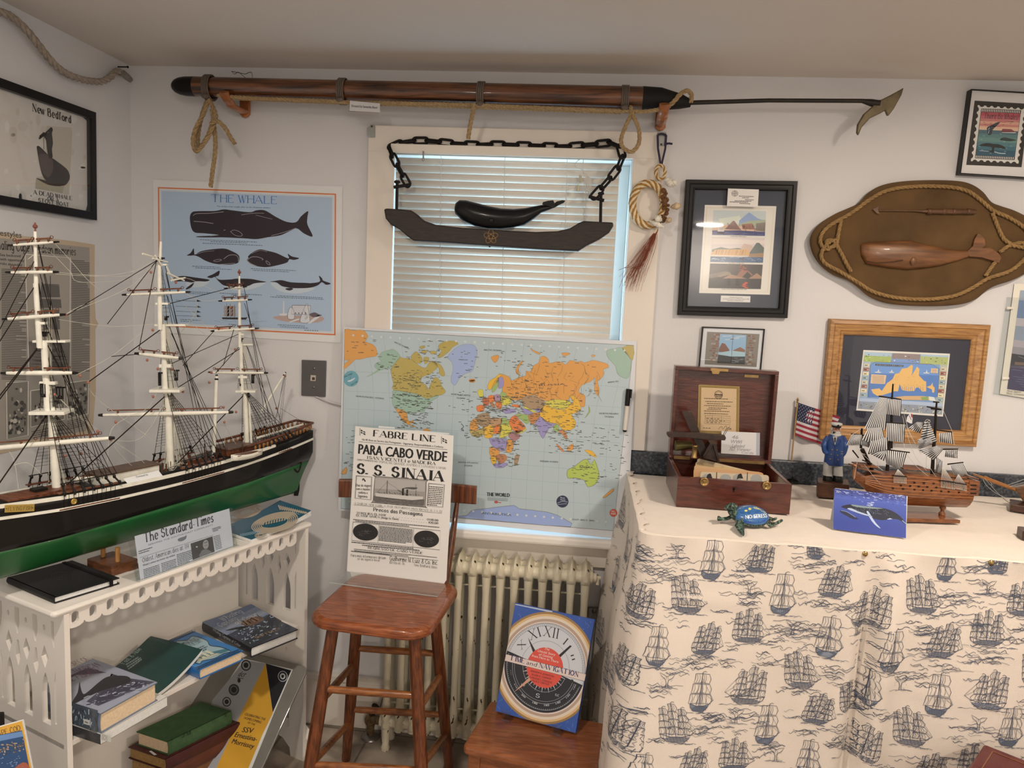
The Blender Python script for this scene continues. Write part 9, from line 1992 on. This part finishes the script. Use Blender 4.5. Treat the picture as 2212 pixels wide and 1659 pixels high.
 for x0, y0, x1, y1 in ((1000,905,1110,915),(1440,950,1560,970),(1560,960,1670,985)):
  for k in range(9): t = k/8; x = x0+(x1-x0)*t; y = y0+(y1-y0)*t; tp = (1035,835) if x0 < 1200 else ((1450,800) if x0 < 1500 else (1600,880)); b.cyl(F(x, y, -.034), F(*tp, -.028),.0007,.0005,4); b.cyl(F(x, y, -.035), F(x, y+50,-.035),.0008,.0008,4); b.ball(F(x, y+52,-.035),.0016, None, None, 6,4)
 b.build('rigging', mth, root)
 for x0, y0, x1, y1 in ((990,900,1120,912),(1430,945,1570,965),(1570,968,1680,985)): M().obox(F(x0, y0,-.036), F(x1, y1,-.036)-F(x0, y0,-.036), ay*.006, V((0,0,.0025))).build('channel_board', mk, root)
striped_ship()
def greeting_card():
 A, B = KZ(430,1395, CT), KZ(1112,1483, CT); ab = (B-A).normalized(); h = V((ab.y, -ab.x, 0)); th = radians(21.5); n = h*cos(th)+V((0,0, sin(th))); pl = Plane(A+V((0,0,.0005)), n, ab); w = (B-A).length
 root = thing('greeting_card', (A+B)/2, 'folded card with humpback whale photo standing on counter front', 'card')
 L = (pl.hit(1700+440/4.32,820+1012/4.32)-A).dot(pl.uy); top = A+pl.uy*L; dn = -h*sin(th)*1.0; back = V((-h.x*.045,-h.y*.045,-(top.z-CT-.0006)))
 mcw = mat('card_white', '#c9c3bd', .6)
 M().obox(A-n*.0004+V((0,0,.0005)), ab*w, pl.uy*L, -n*.0005).build('front_leaf', mcw, root); M().obox(top-n*.0009, ab*w, back, n*-.0005).build('back_leaf', mcw, root)
 c = Canvas(pl, 1700,820,4.32, step=.0002); rd = random.Random(10); q = [(440,1014),(1116,1084),(1110,1480),(432,1394)]; Q = quad_ab(*q)
 n_ = 26
 def mixc(a, b_, t): return tuple(x+(y-x)*t for x, y in zip(hx(a), hx(b_)))
 for k in range(n_): t = k/n_; c.poly([Q(0, t), Q(1, t), Q(1, t+1/n_), Q(0, t+1/n_)], mixc('#4a5aa0', '#2e3e86', min(1, t*1.3)) if t > .2 else mixc('#39407c', '#4a5aa0', t*5))
 c.up()
 for k in range(150): a, b_ = rd.random()*.97, abs(rd.gauss(0,.10)); c.line([Q(a, min(b_, .3)), Q(min(1, a+rd.uniform(.01,.05)), min(b_, .3)+rd.uniform(-.005,.012))], rd.uniform(2,6), rd.choice(('#23275a', '#8f97c4', '#c9cbe0', '#2c3570')))
 for k in range(10): c.ell(Q(rd.gauss(.5,.03), rd.uniform(.2,.33)), rd.uniform(6,22), rd.uniform(3,7), '#a9b2cf', 8)
 c.up(); DK = '#1d2230'
 c.poly([(508,1190),(530,1175),(600,1165),(700,1178),(800,1188),(900,1200),(990,1230),(1060,1280),(1108,1338),(1106,1352),(1050,1310),(980,1300),(900,1312),(820,1300),(740,1272),(640,1240),(560,1208)], DK, 3); c.up()
 c.poly([(560,1205),(640,1238),(740,1270),(800,1278),(740,1255),(660,1228),(600,1200)], '#aab2c4', 2); c.poly([(600,1165),(700,1178),(820,1192),(900,1204),(800,1204),(690,1194),(620,1182)], '#7d8a86', 2); c.poly([(742,1235),(760,1230),(790,1280),(830,1340),(874,1388),(840,1372),(790,1320)], '#b7bfd0', 2); c.poly([(495,1222),(540,1228),(600,1255),(650,1290),(670,1300),(620,1302),(560,1272),(510,1245)], '#22283a', 3); c.poly([(930,1304),(960,1292),(985,1300),(960,1306)], '#aab2c4')
 c.up()
 for k in range(90): x = rd.uniform(620,960); y = 1190+(x-620)*.14+rd.uniform(-12,40); c.ell((x, y),2.2,2, '#8d98a8', 5)
 c.line([(505,1222),(560,1235),(640,1285)], 4, '#8d98b8', 3); c.line([(1075,1315),(1112,1348)], 8, '#8d98b8')
 c.build('photo', MGLOSSP, root)
greeting_card()
def far_model():
 zb = CT+.0005; root = thing('model_boat', KZ(2250,1255, zb), 'dark wooden model boat at right edge of counter, its bowsprit pointing left', 'model ship')
 o = KZ(2078,1228, zb); Y = o.y; G = lambda x, y, d=0.: KY(x, y, Y+.03+d)
 mw = wood('dark_base_wood', '#4a2a1a', '#2e170d', .4,12,(2,8,8)); mo = wood('orange_spar_wood', '#a3662f', '#855023', .4,20,(1,9,9)); mh = wood('brown_bow_wood', '#6b4426', '#4a2c17', .4,14,(3,3,9)); mt = mat('grey_line', '#a9a094', .8)
 x0 = o.x; M().obox(V((x0, Y, zb)), V((.32,-.14,0)), V((.035,.07,0)), V((0,0,.021))).build('base', mw, root, bevel=.002)
 P = [G(x, y) for x, y in ((2125,1010),(2215,985),(2420,1000),(2420,1150),(2240,1180),(2205,1140))]
 e = V((.02,.05,0)); M().prism([p-e*.15 for p in P], e*.6).build('bow', mh, root, bevel=.003)
 A, B = G(2160,1036), G(1735,880); M().tube([A, A+(B-A)*.5, B], [.0050,.0060,.0026], 10).build('bowsprit', mo, root); M().tube([G(2030,990), G(1840,905)], [.0042,.0035], 8).build('jib_boom', mo, root)
 b = M()
 for pts in ([(1840,915),(1900,985),(1990,1080),(2090,1140)], [(1830,930),(1860,985),(1950,1060),(2060,1110)], [(2060,985),(2130,960),(2240,920)], [(2080,995),(2160,975),(2240,950)], [(2075,1000),(2240,985)], [(1790,890),(1750,880),(1720,865)], [(1890,950),(1910,975),(1905,985)]): b.tube(smooth([G(x, y, -.006) for x, y in pts], 4),.0007,4, caps=False)
 b.build('rigging_lines', mt, root)
 b = M()
 for p in resample(smooth([G(x, y, -.012) for x, y in ((2020,1110),(2080,1150),(2150,1158),(2210,1130))], 6),.0042): b.ball(p, .0018,.0018,.0014,5,3)
 b.build('anchor_chain', mat('dull_gold_chain', (.12,.09,.05),.5,.5), root)
 q = KZ(2198,1495, CT+.0005); tag(M().rbox(q, V((.12,-.02,0)), V((.01,.05,0)), V((0,0,.022)),.006).build('wooden_block', mw, loc=q), 'brown wooden block cut off by right edge of picture on counter front', 'block')
far_model()
def red_chest():
 z = .585; A, B, C_ = pZ(2128,1608, z), pZ(2120,1664, z), pZ(2212,1641, z); ax = (C_-A); ax.z = 0; ax.normalize(); ay = V((-ax.y, ax.x, 0))
 mr = mat('oxblood_leather', '#541a17', .4, var=.15, vs=40, bump=.0005, bs=250, coat=.2); root = thing('red_chest', V((A.x+.2, A.y-.13,0)), 'oxblood leather covered chest at lower right before ship-print skirt', 'chest')
 o = A-ay*.30; M().obox(V((o.x, o.y, 0)), ax*.45, ay*.30, V((0,0, z-.07))).build('chest_body', mr, root, bevel=.004); M().obox(V((o.x, o.y, z-.068))-ax*.003-ay*.003, ax*.456, ay*.306, V((0,0,.068))).build('chest_lid', mr, root, bevel=.006)
 b = M(); g = lambda a, d: V((o.x, o.y, z+.0004))+ax*a+ay*d
 for a0, d0, a1, d1 in ((.02,.28,.43,.28),(.02,.02,.02,.28),(.43,.02,.43,.28),(.02,.02,.43,.02)): s = V((0,0,.0006)); p, q = g(a0, d0), g(a1, d1); t = (q-p).normalized().cross(V((0,0,1)))*.0012; b.obox(p-t, q-p, t*2, s)
 b.build('gilt_line', mat('dull_gilt', '#7a4a26', .4), root)
red_chest()
